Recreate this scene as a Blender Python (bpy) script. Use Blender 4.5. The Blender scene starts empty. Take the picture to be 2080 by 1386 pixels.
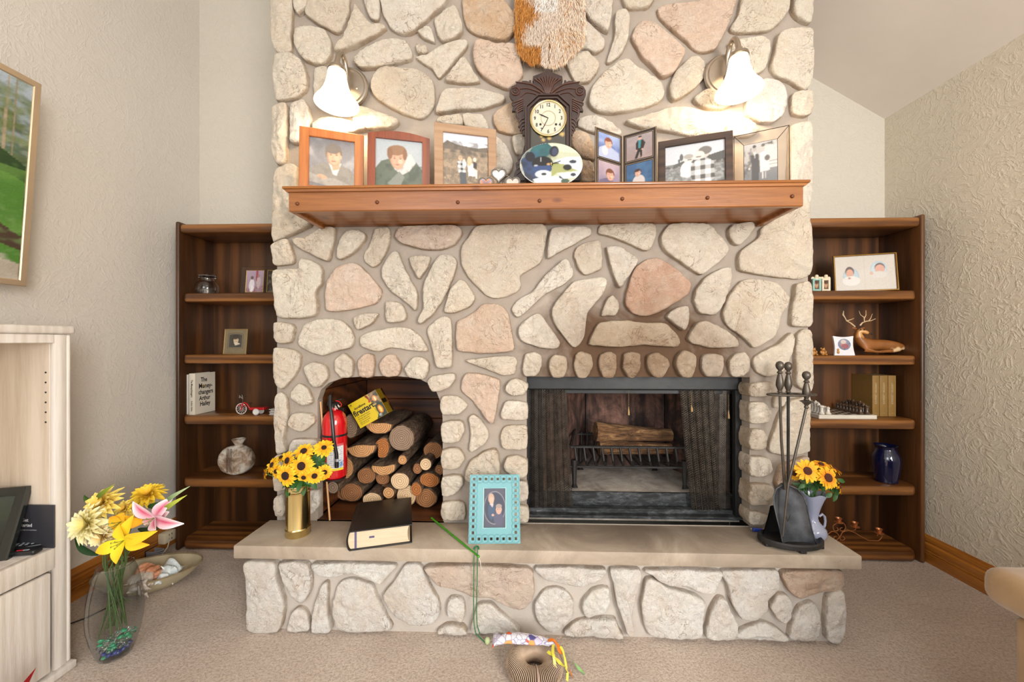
import bpy, bmesh, math, random
import numpy as np
from mathutils import Vector, Matrix, noise, geometry

S = bpy.context.scene
COL = S.collection
R = math.radians
PI = math.pi
random.seed(7)

# ------------------------------------------------------------------ camera
FPX = 780.0
TH = math.atan(24.0 / 780.0)
HC = 1.2
CT, ST = math.cos(TH), math.sin(TH)
cam_d = bpy.data.cameras.new('camera')
cam_d.sensor_width = 36.0
cam_d.lens = FPX / 2080.0 * 36.0
cam_d.clip_start = 0.02
cam = bpy.data.objects.new('camera', cam_d)
cam.location = (0, 0, HC)
cam.rotation_euler = (R(90), 0, TH)
COL.objects.link(cam)
S.camera = cam

# ------------------------------------------------------------------ world, daylight, exposure
S.view_settings.view_transform = 'Standard'
S.view_settings.look = 'None'
S.view_settings.exposure = 0.0
S.view_settings.gamma = 1.0
S.view_settings.use_curve_mapping = False
W = bpy.data.worlds.new('world')
S.world = W
W.use_nodes = True
W.node_tree.nodes['Background'].inputs[0].default_value = (0.90, 0.955, 1.0, 1)
W.node_tree.nodes['Background'].inputs[1].default_value = 1.5


def area(name, loc, rot, sx, sy, power, color):
    l = bpy.data.lights.new(name, 'AREA')
    l.shape = 'RECTANGLE'
    l.size, l.size_y = sx, sy
    l.energy = power
    l.color = color
    o = bpy.data.objects.new(name, l)
    o.location = loc
    o.rotation_euler = rot
    COL.objects.link(o)
    return o


# daylight from the windows behind the camera, the larger one to the right
area('window_light', (1.9, -1.9, 1.55), (R(82), 0, R(30)), 1.2, 1.5, 165, (1.0, 0.97, 0.93))
area('window_light', (-1.2, -2.9, 2.3), (R(78), 0, R(-14)), 1.6, 1.6, 45, (0.95, 0.97, 1.0))
area('overhead_fill', (0.3, -0.6, 3.3), (0, 0, 0), 1.2, 1.2, 10, (1.0, 0.93, 0.84))  # unseen overhead lamp, added as warm fill light


# ------------------------------------------------------------------ pixel helpers (2080 x 1386 frame)
def at(px, py, Y):
    u = (px - 1040) / FPX
    t = Y / (u * ST + CT)
    return Vector((t * (u * CT - ST), Y, HC + t * (693 - py) / FPX))


def atX(px, py, X):
    u = (px - 1040) / FPX
    t = X / (u * CT - ST)
    return Vector((X, t * (u * ST + CT), HC + t * (693 - py) / FPX))


def atZ(px, py, Z):
    u = (px - 1040) / FPX
    t = (Z - HC) * FPX / (693 - py)
    return Vector((t * (u * CT - ST), t * (u * ST + CT), Z))


def lin(h):
    if isinstance(h, str):
        h = h.lstrip('#')
        c = [int(h[i:i + 2], 16) / 255 for i in (0, 2, 4)]
    else:
        c = list(h)
    return tuple((v / 12.92 if v <= 0.04045 else ((v + 0.055) / 1.055) ** 2.4) for v in c)


def l4(h):
    return (*lin(h), 1.0)


# ------------------------------------------------------------------ materials
MATS = {}


class NT:
    def __init__(s, name):
        s.m = bpy.data.materials.new(name)
        s.m.use_nodes = True
        s.t = s.m.node_tree
        s.b = s.t.nodes['Principled BSDF']

    def n(s, typ, **kw):
        x = s.t.nodes.new(typ)
        for k, v in kw.items():
            setattr(x, k, v)
        return x

    def l(s, a, b):
        s.t.links.new(a, b)

    def noise(s, scale, detail=4, rough=0.55, vec=None, dist=0.0):
        x = s.n('ShaderNodeTexNoise')
        x.inputs['Scale'].default_value = scale
        x.inputs['Detail'].default_value = detail
        x.inputs['Roughness'].default_value = rough
        x.inputs['Distortion'].default_value = dist
        if vec is not None:
            s.l(vec, x.inputs['Vector'])
        return x.outputs['Fac']

    def ramp(s, fac, stops):
        x = s.n('ShaderNodeValToRGB')
        e = x.color_ramp.elements
        while len(e) < len(stops):
            e.new(0.5)
        for i, (p, c) in enumerate(stops):
            e[i].position = p
            e[i].color = c if len(c) == 4 else (*c, 1)
        s.l(fac, x.inputs[0])
        return x.outputs[0]

    def mix(s, fac, a, b, mode='MIX'):
        x = s.n('ShaderNodeMix', data_type='RGBA', blend_type=mode)
        for sock, v in ((x.inputs[0], fac), (x.inputs[6], a), (x.inputs[7], b)):
            if hasattr(v, 'is_output') or isinstance(v, bpy.types.NodeSocket):
                s.l(v, sock)
            elif isinstance(v, (int, float)):
                sock.default_value = v
            else:
                sock.default_value = v if len(v) == 4 else (*v, 1)
        return x.outputs[2]

    def math(s, op, a, b=None, clamp=False):
        x = s.n('ShaderNodeMath', operation=op, use_clamp=clamp)
        for sock, v in ((x.inputs[0], a), (x.inputs[1], b)):
            if v is None:
                continue
            if isinstance(v, bpy.types.NodeSocket):
                s.l(v, sock)
            else:
                sock.default_value = v
        return x.outputs[0]

    def coord(s, which='Object', scale=None, rot=None):
        x = s.n('ShaderNodeTexCoord').outputs[which]
        if scale is not None:
            mp = s.n('ShaderNodeMapping')
            mp.inputs['Scale'].default_value = scale
            if rot:
                mp.inputs['Rotation'].default_value = rot
            s.l(x, mp.inputs['Vector'])
            return mp.outputs[0]
        return x

    def bump(s, h, strength, dist, prev=None):
        x = s.n('ShaderNodeBump')
        x.inputs['Strength'].default_value = strength
        x.inputs['Distance'].default_value = dist
        s.l(h, x.inputs['Height'])
        if prev is not None:
            s.l(prev, x.inputs['Normal'])
        return x.outputs[0]

    def color(s, v):
        if isinstance(v, bpy.types.NodeSocket):
            s.l(v, s.b.inputs['Base Color'])
        else:
            s.b.inputs['Base Color'].default_value = v if len(v) == 4 else (*v, 1)

    def rough(s, v):
        if isinstance(v, bpy.types.NodeSocket):
            s.l(v, s.b.inputs['Roughness'])
        else:
            s.b.inputs['Roughness'].default_value = v

    def normal(s, v):
        s.l(v, s.b.inputs['Normal'])

    def set(s, **kw):
        for k, v in kw.items():
            s.b.inputs[k.replace('_', ' ')].default_value = v


def plain(name, color, rough=0.5, metal=0.0, var=0.06, scale=14, bump=0.0, coat=0.0):
    """plain colour with slight procedural mottling"""
    if name in MATS:
        return MATS[name]
    t = NT(name)
    c = lin(color)
    v = t.coord('Object')
    f = t.noise(scale, 4, 0.6, v)
    t.color(t.ramp(f, [(0.3, tuple(x * (1 - var) for x in c)), (0.7, tuple(min(1, x * (1 + var)) for x in c))]))
    t.rough(rough)
    t.set(Metallic=metal)
    if coat:
        t.set(Coat_Weight=coat)
    if bump:
        t.normal(t.bump(t.noise(scale * 6, 5, 0.6, v), 0.5, bump))
    MATS[name] = t.m
    return t.m


def wood(name, c1, c2, axis='Z', scale=1.0, rough=0.45, fig=0.5, knots=False, coat=0.0, c3=None):
    if name in MATS:
        return MATS[name]
    t = NT(name)
    k = {'X': (0.07, 1, 1), 'Y': (1, 0.07, 1), 'Z': (1, 1, 0.07)}[axis]
    v = t.coord('Object', tuple(x * scale for x in k))
    f1 = t.noise(14, 5, 0.6, v, 0.6)
    f2 = t.noise(90, 3, 0.5, v)
    w = t.n('ShaderNodeTexWave', wave_type='RINGS', rings_direction={'X': 'X', 'Y': 'Y', 'Z': 'Z'}[axis])
    w.inputs['Scale'].default_value = 5.0
    w.inputs['Distortion'].default_value = 5.0
    w.inputs['Detail'].default_value = 3
    w.inputs['Detail Scale'].default_value = 1.6
    t.l(v, w.inputs['Vector'])
    a = t.math('ADD', t.math('MULTIPLY', f1, 0.6), t.math('MULTIPLY', f2, 0.25))
    a = t.math('ADD', a, t.math('MULTIPLY', w.outputs['Fac'], 0.3 * fig))
    stops = [(0.32, lin(c1)), (0.72, lin(c2))]
    if c3:
        stops = [(0.3, lin(c1)), (0.52, lin(c3)), (0.74, lin(c2))]
    col = t.ramp(a, stops)
    if knots:
        vv = t.coord('Object', (7, 7, 14))
        vo = t.n('ShaderNodeTexVoronoi')
        vo.inputs['Scale'].default_value = 0.8
        t.l(vv, vo.inputs['Vector'])
        kf = t.ramp(vo.outputs['Distance'], [(0.03, (1, 1, 1)), (0.16, (0, 0, 0))])
        col = t.mix(kf, col, lin('#5a2a10'))
    t.color(col)
    t.rough(rough)
    if coat:
        t.set(Coat_Weight=coat, Coat_Roughness=0.2)
    t.normal(t.bump(f2, 0.25, 0.002))
    MATS[name] = t.m
    return t.m


def glass(name, color=(1, 1, 1), rough=0.02, ior=1.45):
    if name in MATS:
        return MATS[name]
    t = NT(name)
    t.set(Base_Color=(*color, 1), Transmission_Weight=1.0, Roughness=rough, IOR=ior)
    MATS[name] = t.m
    return t.m


def thin_glass(name, tint, refl=0.55):
    """thin-walled vessel glass: clear with a grey tint, reflecting more at grazing angles"""
    t = NT(name)
    tr = t.n('ShaderNodeBsdfTransparent')
    tr.inputs[0].default_value = (*tint, 1)
    gl = t.n('ShaderNodeBsdfGlossy')
    gl.inputs['Roughness'].default_value = 0.03
    lw = t.n('ShaderNodeLayerWeight')
    lw.inputs['Blend'].default_value = 0.25
    mx = t.n('ShaderNodeMixShader')
    t.l(t.math('MULTIPLY', lw.outputs['Facing'], refl), mx.inputs[0])
    t.l(tr.outputs[0], mx.inputs[1])
    t.l(gl.outputs[0], mx.inputs[2])
    t.l(mx.outputs[0], t.t.nodes['Material Output'].inputs['Surface'])
    return t.m


def vcol(name, rough=0.5, coat=0.0, var=0.0, spec=0.5, alpha=False):
    """colour comes from the mesh's own colour attribute (flat print, petals, fur)"""
    if name in MATS:
        return MATS[name]
    t = NT(name)
    a = t.n('ShaderNodeAttribute', attribute_name='Col')
    col = a.outputs['Color']
    if var:
        f = t.noise(60, 3, 0.6, t.coord('Object'))
        col = t.mix(t.ramp(f, [(0.3, (var, var, var)), (0.7, (0, 0, 0))]), col, (0.02, 0.015, 0.01))
    t.color(col)
    t.rough(rough)
    t.b.inputs['Specular IOR Level'].default_value = spec
    if coat:
        t.set(Coat_Weight=coat, Coat_Roughness=0.08)
    MATS[name] = t.m
    return t.m


def emit(name, color, strength, base=None):
    if name in MATS:
        return MATS[name]
    t = NT(name)
    t.set(Emission_Strength=strength, Roughness=0.3)
    t.b.inputs['Emission Color'].default_value = l4(color)
    t.color(lin(base or color))
    MATS[name] = t.m
    return t.m


# soot of the fire: a stain on stone and mortar above the opening, in world metres
def soot(t, col, strength):
    g = t.n('ShaderNodeNewGeometry').outputs['Position']
    sp = t.n('ShaderNodeSeparateXYZ')
    t.l(g, sp.inputs[0])
    dx = t.math('DIVIDE', t.math('SUBTRACT', sp.outputs[0], 0.53), 0.62)
    dz = t.math('DIVIDE', t.math('SUBTRACT', sp.outputs[2], 1.02), 0.56)
    d = t.math('SQRT', t.math('ADD', t.math('MULTIPLY', dx, dx), t.math('MULTIPLY', dz, dz)))
    nz = t.noise(5, 4, 0.6, g, 0.8)
    f = t.math('SUBTRACT', 1.0, t.math('ADD', d, t.math('MULTIPLY', t.math('SUBTRACT', nz, 0.5), 0.9)), clamp=True)
    # nothing below the opening's head, nothing on the hearth
    up = t.math('MULTIPLY', t.math('SUBTRACT', sp.outputs[2], 0.92), 8.0, clamp=True)
    f = t.math('MULTIPLY', t.math('MULTIPLY', f, up), strength, clamp=True)
    return t.mix(f, col, t.mix(1.0, col, lin('#8f745c'), 'MULTIPLY'))


def stone_mat():
    t = NT('limestone')
    oi = t.n('ShaderNodeObjectInfo')
    v = t.coord('Object')
    f = t.noise(9, 5, 0.65, v, 0.4)
    tint = t.ramp(t.noise(13, 4, 0.6, v, 0.6), [(0.36, (0.15, 0.15, 0.15)), (0.62, (1, 1, 1))])
    own = t.mix(tint, t.mix(0.5, oi.outputs['Color'], lin('#f3e9d9')), oi.outputs['Color'])
    base = t.mix(t.ramp(f, [(0.42, (0, 0, 0)), (0.75, (0.4, 0.4, 0.4))]), own, lin('#dfc0a2'))
    f2 = t.noise(110, 5, 0.7, v)
    base = t.mix(t.ramp(f2, [(0.32, (0.55, 0.55, 0.55)), (0.45, (0, 0, 0))]), base, lin('#dcc5a8'))
    f3 = t.noise(16, 6, 0.75, v, 1.2)
    base = t.mix(t.ramp(f3, [(0.66, (0, 0, 0)), (0.74, (0.5, 0.5, 0.5))]), base, lin('#c0a07c'))
    cr = t.noise(7, 3, 0.6, v, 2.5)
    crk = t.ramp(cr, [(0.485, (0, 0, 0)), (0.5, (1, 1, 1)), (0.515, (0, 0, 0))])
    msk = t.ramp(t.noise(6, 2, 0.5, v), [(0.5, (0, 0, 0)), (0.6, (1, 1, 1))])
    crk = t.mix(1.0, crk, msk, 'MULTIPLY')
    base = t.mix(t.math('MULTIPLY', crk, 0.6), base, lin('#a07a55'))
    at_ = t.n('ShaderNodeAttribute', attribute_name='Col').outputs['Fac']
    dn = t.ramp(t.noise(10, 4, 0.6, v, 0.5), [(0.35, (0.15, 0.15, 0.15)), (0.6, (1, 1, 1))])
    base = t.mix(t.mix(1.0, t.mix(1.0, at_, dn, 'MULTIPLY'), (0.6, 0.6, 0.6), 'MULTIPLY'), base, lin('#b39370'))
    base = soot(t, base, 0.95)
    t.color(base)
    t.rough(0.9)
    t.b.inputs['Specular IOR Level'].default_value = 0.2
    h1 = t.noise(48, 8, 0.75, v, 0.6)
    h3 = t.noise(11, 4, 0.6, v, 1.5)
    b = t.bump(h3, 0.8, 0.03)
    b = t.bump(h1, 0.85, 0.024, b)
    b = t.bump(f2, 0.7, 0.006, b)
    b = t.bump(t.math('MULTIPLY', crk, -1.0), 0.6, 0.006, b)
    t.normal(b)
    return t.m


def mortar_mat(name='mortar', ca='#94887c', cb='#a69b8f'):
    t = NT(name)
    v = t.coord('Object')
    f = t.noise(6, 5, 0.6, v)
    col = t.ramp(f, [(0.3, lin(ca)), (0.7, lin(cb))])
    f2 = t.noise(70, 5, 0.7, v)
    col = t.mix(t.ramp(f2, [(0.28, (0.35, 0.35, 0.35)), (0.4, (0, 0, 0))]), col, lin('#94816b'))
    col = soot(t, col, 2.2)
    t.color(col)
    t.rough(0.92)
    b = t.bump(t.noise(14, 5, 0.6, v), 0.5, 0.01)
    b = t.bump(f2, 0.45, 0.003, b)
    t.normal(b)
    return t.m


def concrete_mat():
    t = NT('cast_stone')
    v = t.coord('Object')
    f = t.noise(3.2, 6, 0.65, v, 0.8)
    col = t.ramp(f, [(0.3, lin('#9a8c7b')), (0.5, lin('#ae9f8d')), (0.68, lin('#c0b4a4'))])
    f2 = t.noise(120, 3, 0.7, v)
    col = t.mix(t.ramp(f2, [(0.26, (0.6, 0.6, 0.6)), (0.33, (0, 0, 0))]), col, lin('#7d6c58'))
    g = t.n('ShaderNodeNewGeometry').outputs['Position']
    vs = t.n('ShaderNodeVectorMath', operation='SUBTRACT')
    t.l(g, vs.inputs[0])
    vs.inputs[1].default_value = (0.5, 1.72, 0.367)
    sc = t.n('ShaderNodeVectorMath', operation='MULTIPLY')
    t.l(vs.outputs[0], sc.inputs[0])
    sc.inputs[1].default_value = (1.4, 4.2, 4.2)
    ln = t.n('ShaderNodeVectorMath', operation='LENGTH')
    t.l(sc.outputs[0], ln.inputs[0])
    d = t.math('SUBTRACT', 1.05, t.math('ADD', ln.outputs[1], t.math('MULTIPLY', t.math('SUBTRACT', f, 0.5), 1.6)), clamp=True)
    col = t.mix(t.math('MULTIPLY', d, 0.85), col, lin('#77695c'))
    t.color(col)
    t.rough(0.62)
    b = t.bump(t.noise(9, 5, 0.6, v), 0.35, 0.008)
    b = t.bump(f2, 0.3, 0.003, b)
    t.normal(b)
    return t.m


def wall_mat(name, c, bs=0.20):
    t = NT(name)
    v = t.coord('Object')
    f = t.noise(1.6, 3, 0.5, v)
    cc = lin(c)
    t.color(t.ramp(f, [(0.3, tuple(x * 0.96 for x in cc)), (0.7, cc)]))
    t.rough(0.55)
    # skip-trowel plaster: ridges where a stretched distorted noise crosses its middle
    n1 = t.noise(9, 3, 0.5, v, 2.2)
    r1 = t.ramp(n1, [(0.44, (0, 0, 0)), (0.5, (1, 1, 1)), (0.56, (0, 0, 0))])
    n2 = t.noise(22, 3, 0.5, v, 1.6)
    r2 = t.ramp(n2, [(0.42, (0, 0, 0)), (0.5, (1, 1, 1)), (0.54, (0, 0, 0))])
    b = t.bump(r1, bs, 0.008)
    b = t.bump(r2, bs, 0.005, b)
    t.normal(b)
    return t.m


def carpet_mat():
    t = NT('carpet_pile')
    v = t.coord('Object')
    f = t.noise(2.6, 4, 0.6, v, 0.6)
    f2 = t.noise(105, 4, 0.8, v)
    col = t.ramp(f, [(0.3, lin('#dfcdbe')), (0.7, lin('#f0e0d2'))])
    col = t.mix(t.ramp(f2, [(0.36, (0.8, 0.8, 0.8)), (0.56, (0, 0, 0))]), col, lin('#b8a391'))
    t.color(col)
    t.rough(1.0)
    t.b.inputs['Specular IOR Level'].default_value = 0.05
    b = t.bump(t.noise(16, 3, 0.6, v), 0.5, 0.02)
    b = t.bump(f2, 1.0, 0.012, b)
    t.normal(b)
    return t.m


M = dict(
    stone=stone_mat(), mortar=mortar_mat(), slab=concrete_mat(),
    wall_side=wall_mat('plaster_left', '#dad4cb', 0.16), wall_right=wall_mat('plaster_right', '#dfd5c2', 0.27), mortar_lit_tint=mortar_mat('lit_tint_mortar', '#b3aaa0', '#c4bbb1'), wall_back=wall_mat('plaster_back', '#cdc6b8'),  # hearth mortar lightened in colour to stand in for stronger light there
    carpet=carpet_mat(),
)
_t = NT('ceiling_paint')
_t.color(_t.ramp(_t.noise(1.3, 5, 0.6, _t.coord('Object')), [(0.3, lin('#e0d8cf')), (0.7, lin('#ebe3da'))]))
_t.rough(0.8)
M['ceiling'] = _t.m


# ------------------------------------------------------------------ mesh builder
class MB:
    def __init__(s):
        s.v, s.f, s.c, s.uv = [], [], None, None

    def add(s, verts, faces, X=None, col=None):
        o = len(s.v)
        vs = [Vector(p) for p in verts]
        if X is not None:
            vs = [X @ p for p in vs]
        s.v += vs
        s.f += [tuple(i + o for i in f) for f in faces]
        if col is not None:
            if s.c is None:
                s.c = [(1, 1, 1)] * o
            if isinstance(col, list):
                s.c += col
            else:
                s.c += [col] * len(vs)
        elif s.c is not None:
            s.c += [(1, 1, 1)] * len(vs)
        return s

    def box(s, x0, y0, z0, x1, y1, z1, X=None, col=None):
        x0, x1 = min(x0, x1), max(x0, x1)
        y0, y1 = min(y0, y1), max(y0, y1)
        z0, z1 = min(z0, z1), max(z0, z1)
        v = [(x0, y0, z0), (x1, y0, z0), (x1, y1, z0), (x0, y1, z0), (x0, y0, z1), (x1, y0, z1), (x1, y1, z1), (x0, y1, z1)]
        f = [(0, 3, 2, 1), (4, 5, 6, 7), (0, 1, 5, 4), (1, 2, 6, 5), (2, 3, 7, 6), (3, 0, 4, 7)]
        return s.add(v, f, X, col)

    def rbox(s, x0, y0, z0, x1, y1, z1, r=0.004, seg=2, X=None, col=None):
        x0, x1 = min(x0, x1), max(x0, x1)
        y0, y1 = min(y0, y1), max(y0, y1)
        z0, z1 = min(z0, z1), max(z0, z1)
        r = min(r, (x1 - x0) * .49, (y1 - y0) * .49, (z1 - z0) * .49)
        bm = bmesh.new()
        bmesh.ops.create_cube(bm, size=1)
        for v in bm.verts:
            v.co = Vector(((x0 + x1) / 2 + v.co.x * (x1 - x0), (y0 + y1) / 2 + v.co.y * (y1 - y0), (z0 + z1) / 2 + v.co.z * (z1 - z0)))
        bmesh.ops.bevel(bm, geom=bm.edges[:], offset=r, segments=seg, affect='EDGES', profile=0.5)
        bm.verts.index_update()
        s.add([v.co.copy() for v in bm.verts], [tuple(v.index for v in f.verts) for f in bm.faces], X, col)
        bm.free()
        return s

    def tube(s, pts, rad, n=8, X=None, col=None, closed=False, cap=True):
        pts = [Vector(p) for p in pts]
        m = len(pts)
        if not isinstance(rad, (list, tuple)):
            rad = [rad] * m
        T = []
        for i in range(m):
            a = pts[(i - 1) % m] if (closed or i > 0) else pts[i]
            b = pts[(i + 1) % m] if (closed or i < m - 1) else pts[i]
            d = (b - a)
            T.append(d.normalized() if d.length > 1e-9 else Vector((0, 0, 1)))
        up = Vector((0, 0, 1)) if abs(T[0].z) < 0.9 else Vector((1, 0, 0))
        N = (up - T[0] * up.dot(T[0])).normalized()
        V, Fc = [], []
        for i in range(m):
            N = (N - T[i] * N.dot(T[i]))
            N = N.normalized() if N.length > 1e-6 else T[i].orthogonal().normalized()
            B = T[i].cross(N)
            for k in range(n):
                a = 2 * PI * k / n
                V.append(pts[i] + (N * math.cos(a) + B * math.sin(a)) * rad[i])
        rng = m if closed else m - 1
        for i in range(rng):
            for k in range(n):
                j = (i + 1) % m
                Fc.append((i * n + k, i * n + (k + 1) % n, j * n + (k + 1) % n, j * n + k))
        if cap and not closed:
            Fc.append(tuple(range(n - 1, -1, -1)))
            Fc.append(tuple((m - 1) * n + k for k in range(n)))
        return s.add(V, Fc, X, col)

    def lathe(s, prof, n=24, c=(0, 0, 0), X=None, col=None, sx=1.0, sy=1.0):
        V, Fc = [], []
        for (r, z) in prof:
            for k in range(n):
                a = 2 * PI * k / n
                V.append((c[0] + r * sx * math.cos(a), c[1] + r * sy * math.sin(a), c[2] + z))
        for i in range(len(prof) - 1):
            for k in range(n):
                Fc.append((i * n + k, i * n + (k + 1) % n, (i + 1) * n + (k + 1) % n, (i + 1) * n + k))
        if prof[0][0] > 1e-6:
            Fc.append(tuple(range(n - 1, -1, -1)))
        if prof[-1][0] > 1e-6:
            Fc.append(tuple((len(prof) - 1) * n + k for k in range(n)))
        return s.add(V, Fc, X, col)

    def shell(s, prof, th, n=32, c=(0, 0, 0), X=None, sx=1.0, sy=1.0):
        """open vessel: outer profile bottom to top, then the inside back down"""
        inn = [(max(r - th, 0.0005), z + (th if i == 0 else 0)) for i, (r, z) in enumerate(prof)]
        full = [(0.0002, prof[0][1])] + prof + inn[::-1] + [(0.0002, inn[0][1])]
        return s.lathe(full, n, c, X, None, sx, sy)

    def prism(s, poly, y0, y1, X=None, col=None, sc=1.0):
        """poly in XZ, extruded along Y"""
        n = len(poly)
        ar = sum(poly[i][0] * poly[(i + 1) % n][1] - poly[(i + 1) % n][0] * poly[i][1] for i in range(n))
        if ar < 0:
            poly = poly[::-1]
        V = [(p[0], y0, p[1]) for p in poly] + [(p[0], y1, p[1]) for p in poly]
        tri = geometry.tessellate_polygon([[Vector((p[0], p[1], 0)) for p in poly]])
        Fc = []
        for a, b, c in tri:
            pa, pb, pc = poly[a], poly[b], poly[c]
            if (pb[0] - pa[0]) * (pc[1] - pa[1]) - (pc[0] - pa[0]) * (pb[1] - pa[1]) < 0:
                b, c = c, b
            Fc.append((a, b, c))
            Fc.append((a + n, c + n, b + n))
        for i in range(n):
            j = (i + 1) % n
            Fc.append((i, i + n, j + n, j))
        return s.add(V, Fc, X, col)

    def ell(s, c, r, n=16, m=10, X=None, col=None):
        if not isinstance(r, (tuple, list)):
            r = (r, r, r)
        V, Fc = [(c[0], c[1], c[2] - r[2])], []
        for i in range(1, m):
            ph = -PI / 2 + PI * i / m
            for k in range(n):
                a = 2 * PI * k / n
                V.append((c[0] + r[0] * math.cos(ph) * math.cos(a), c[1] + r[1] * math.cos(ph) * math.sin(a), c[2] + r[2] * math.sin(ph)))
        V.append((c[0], c[1], c[2] + r[2]))
        for k in range(n):
            Fc.append((0, 1 + (k + 1) % n, 1 + k))
            for i in range(m - 2):
                a = 1 + i * n
                Fc.append((a + k, a + (k + 1) % n, a + n + (k + 1) % n, a + n + k))
            Fc.append((1 + (m - 2) * n + k, 1 + (m - 2) * n + (k + 1) % n, len(V) - 1))
        return s.add(V, Fc, X, col)


ROOTM = {}


def root_matrix(o):
    Mx = Matrix.Identity(4)
    while o is not None:
        Mx = ROOTM.get(o.name, Matrix.Identity(4)) @ Mx
        o = o.parent
    return Mx


def part(name, mb, mat, parent=None, world=True, smooth=True, angle=35, color=None, loc=None):
    me = bpy.data.meshes.new(name)
    vs = mb.v
    if world and parent is not None:
        inv = root_matrix(parent).inverted()
        vs = [inv @ p for p in vs]
    base = Vector((0, 0, 0))
    if parent is None and loc is not None:
        base = Vector(loc)
        vs = [p - base for p in vs]
    me.from_pydata([tuple(p) for p in vs], [], mb.f)
    if mb.c is not None:
        ca = me.color_attributes.new('Col', 'FLOAT_COLOR', 'POINT')
        arr = np.ones((len(mb.c), 4), dtype=np.float32)
        arr[:, :3] = np.array(mb.c, dtype=np.float32)
        ca.data.foreach_set('color', arr.ravel())
    if mb.uv is not None:
        uvl = me.uv_layers.new(name='UVMap')
        vi = np.empty(len(me.loops), dtype=np.int32)
        me.loops.foreach_get('vertex_index', vi)
        uvl.data.foreach_set('uv', np.array(mb.uv, dtype=np.float32)[vi].ravel())
    me.materials.append(mat)
    me.update()
    if smooth:
        me.shade_smooth()
        if angle < 180:
            me.set_sharp_from_angle(angle=R(angle))
    o = bpy.data.objects.new(name, me)
    COL.objects.link(o)
    o.parent = parent
    if parent is None:
        o.location = base
        ROOTM[o.name] = Matrix.Translation(base)
    if color is not None:
        o.color = color
    return o


def tag(o, label, cat, group=None, kind=None):
    o['label'] = label
    o['category'] = cat
    if group:
        o['group'] = group
    if kind:
        o['kind'] = kind
    return o


def thing(name, label, cat, loc=(0, 0, 0), rz=0.0, rx=0.0, group=None, ry=0.0):
    o = bpy.data.objects.new(name, None)
    o.empty_display_size = 0.05
    COL.objects.link(o)
    o.location = loc
    o.rotation_euler = (rx, ry, rz)
    from mathutils import Euler
    ROOTM[o.name] = Matrix.Translation(Vector(loc)) @ Euler((rx, ry, rz)).to_matrix().to_4x4()
    return tag(o, label, cat, group)


def struct(name, mb, mat, smooth=False, parent=None):
    o = part(name, mb, mat, parent, smooth=smooth)
    if parent is None:
        o['kind'] = 'structure'
    return o


def copy_thing(src, loc, rz=None, label=None, group=None, mat=None):
    o = src.copy()
    COL.objects.link(o)
    o.location = loc
    if rz is not None:
        o.rotation_euler = (src.rotation_euler[0], src.rotation_euler[1], rz)
    if label:
        o['label'] = label
    if group:
        o['group'] = group
    for ch in list(src.children):
        c = ch.copy()
        COL.objects.link(c)
        c.parent = o
        for g in list(ch.children):
            d = g.copy()
            COL.objects.link(d)
            d.parent = c
    return o


def smoothpoly(pts, n=40, closed=True):
    """Catmull-Rom through pts, resampled evenly"""
    P = [Vector((p[0], p[1])) for p in pts]
    m = len(P)
    out = []
    for i in range(m if closed else m - 1):
        p0, p1, p2, p3 = (P[(i - 1) % m], P[i], P[(i + 1) % m], P[(i + 2) % m]) if closed else (
            P[max(i - 1, 0)], P[i], P[i + 1], P[min(i + 2, m - 1)])
        for k in range(8):
            t = k / 8
            h = 0.5 * ((2 * p1) + (p2 - p0) * t + (2 * p0 - 5 * p1 + 4 * p2 - p3) * t * t + (3 * p1 - p0 - 3 * p2 + p3) * t ** 3)
            lin_ = p1.lerp(p2, t)
            out.append(h * 0.62 + lin_ * 0.38)
    if not closed:
        out.append(P[-1])
    L = [0]
    k = len(out)
    for i in range(k if closed else k - 1):
        L.append(L[-1] + (out[(i + 1) % k] - out[i]).length)
    res = []
    tot = L[-1]
    j = 0
    cnt = n if closed else n - 1
    for q in range(n):
        d = tot * q / cnt
        while j < len(L) - 2 and L[j + 1] < d:
            j += 1
        s = (d - L[j]) / max(L[j + 1] - L[j], 1e-9)
        res.append(out[j % k].lerp(out[(j + 1) % k], min(s, 1)))
    return res


TEXT_CACHE = {}


def text_geo(s, size=1.0, bold=0.0, align='CENTER', sx=1.0):
    cu = bpy.data.curves.new('lettering', 'FONT')
    cu.body = s
    cu.size = size
    cu.align_x = align
    cu.align_y = 'CENTER'
    cu.offset = bold
    cu.resolution_u = 3
    o = bpy.data.objects.new('lettering', cu)
    COL.objects.link(o)
    dg = bpy.context.evaluated_depsgraph_get()
    me = bpy.data.meshes.new_from_object(o.evaluated_get(dg))
    V = [Vector((v.co.x * sx, v.co.y, 0)) for v in me.vertices]
    Fc = [tuple(p.vertices) for p in me.polygons]
    bpy.data.objects.remove(o)
    bpy.data.curves.remove(cu)
    bpy.data.meshes.remove(me)
    return V, Fc


def text_on(mb, s, size, X, bold=0.0, align='CENTER', sx=1.0, col=None):
    """lettering laid in the local XZ plane, facing -Y"""
    V, Fc = text_geo(s, size, bold, align, sx)
    mb.add([(p.x, 0, p.y) for p in V], Fc, X, col)
    return mb


T = Matrix.Translation


def rot(a, ax):
    return Matrix.Rotation(a, 4, ax)
# ================================================================== THE ROOM
YB = 2.41          # back wall
XL, XR = -2.088, 2.199
YREAR = -3.2


def ceil_z(x):
    return 2.554 + (XR - x) * 0.61


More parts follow.
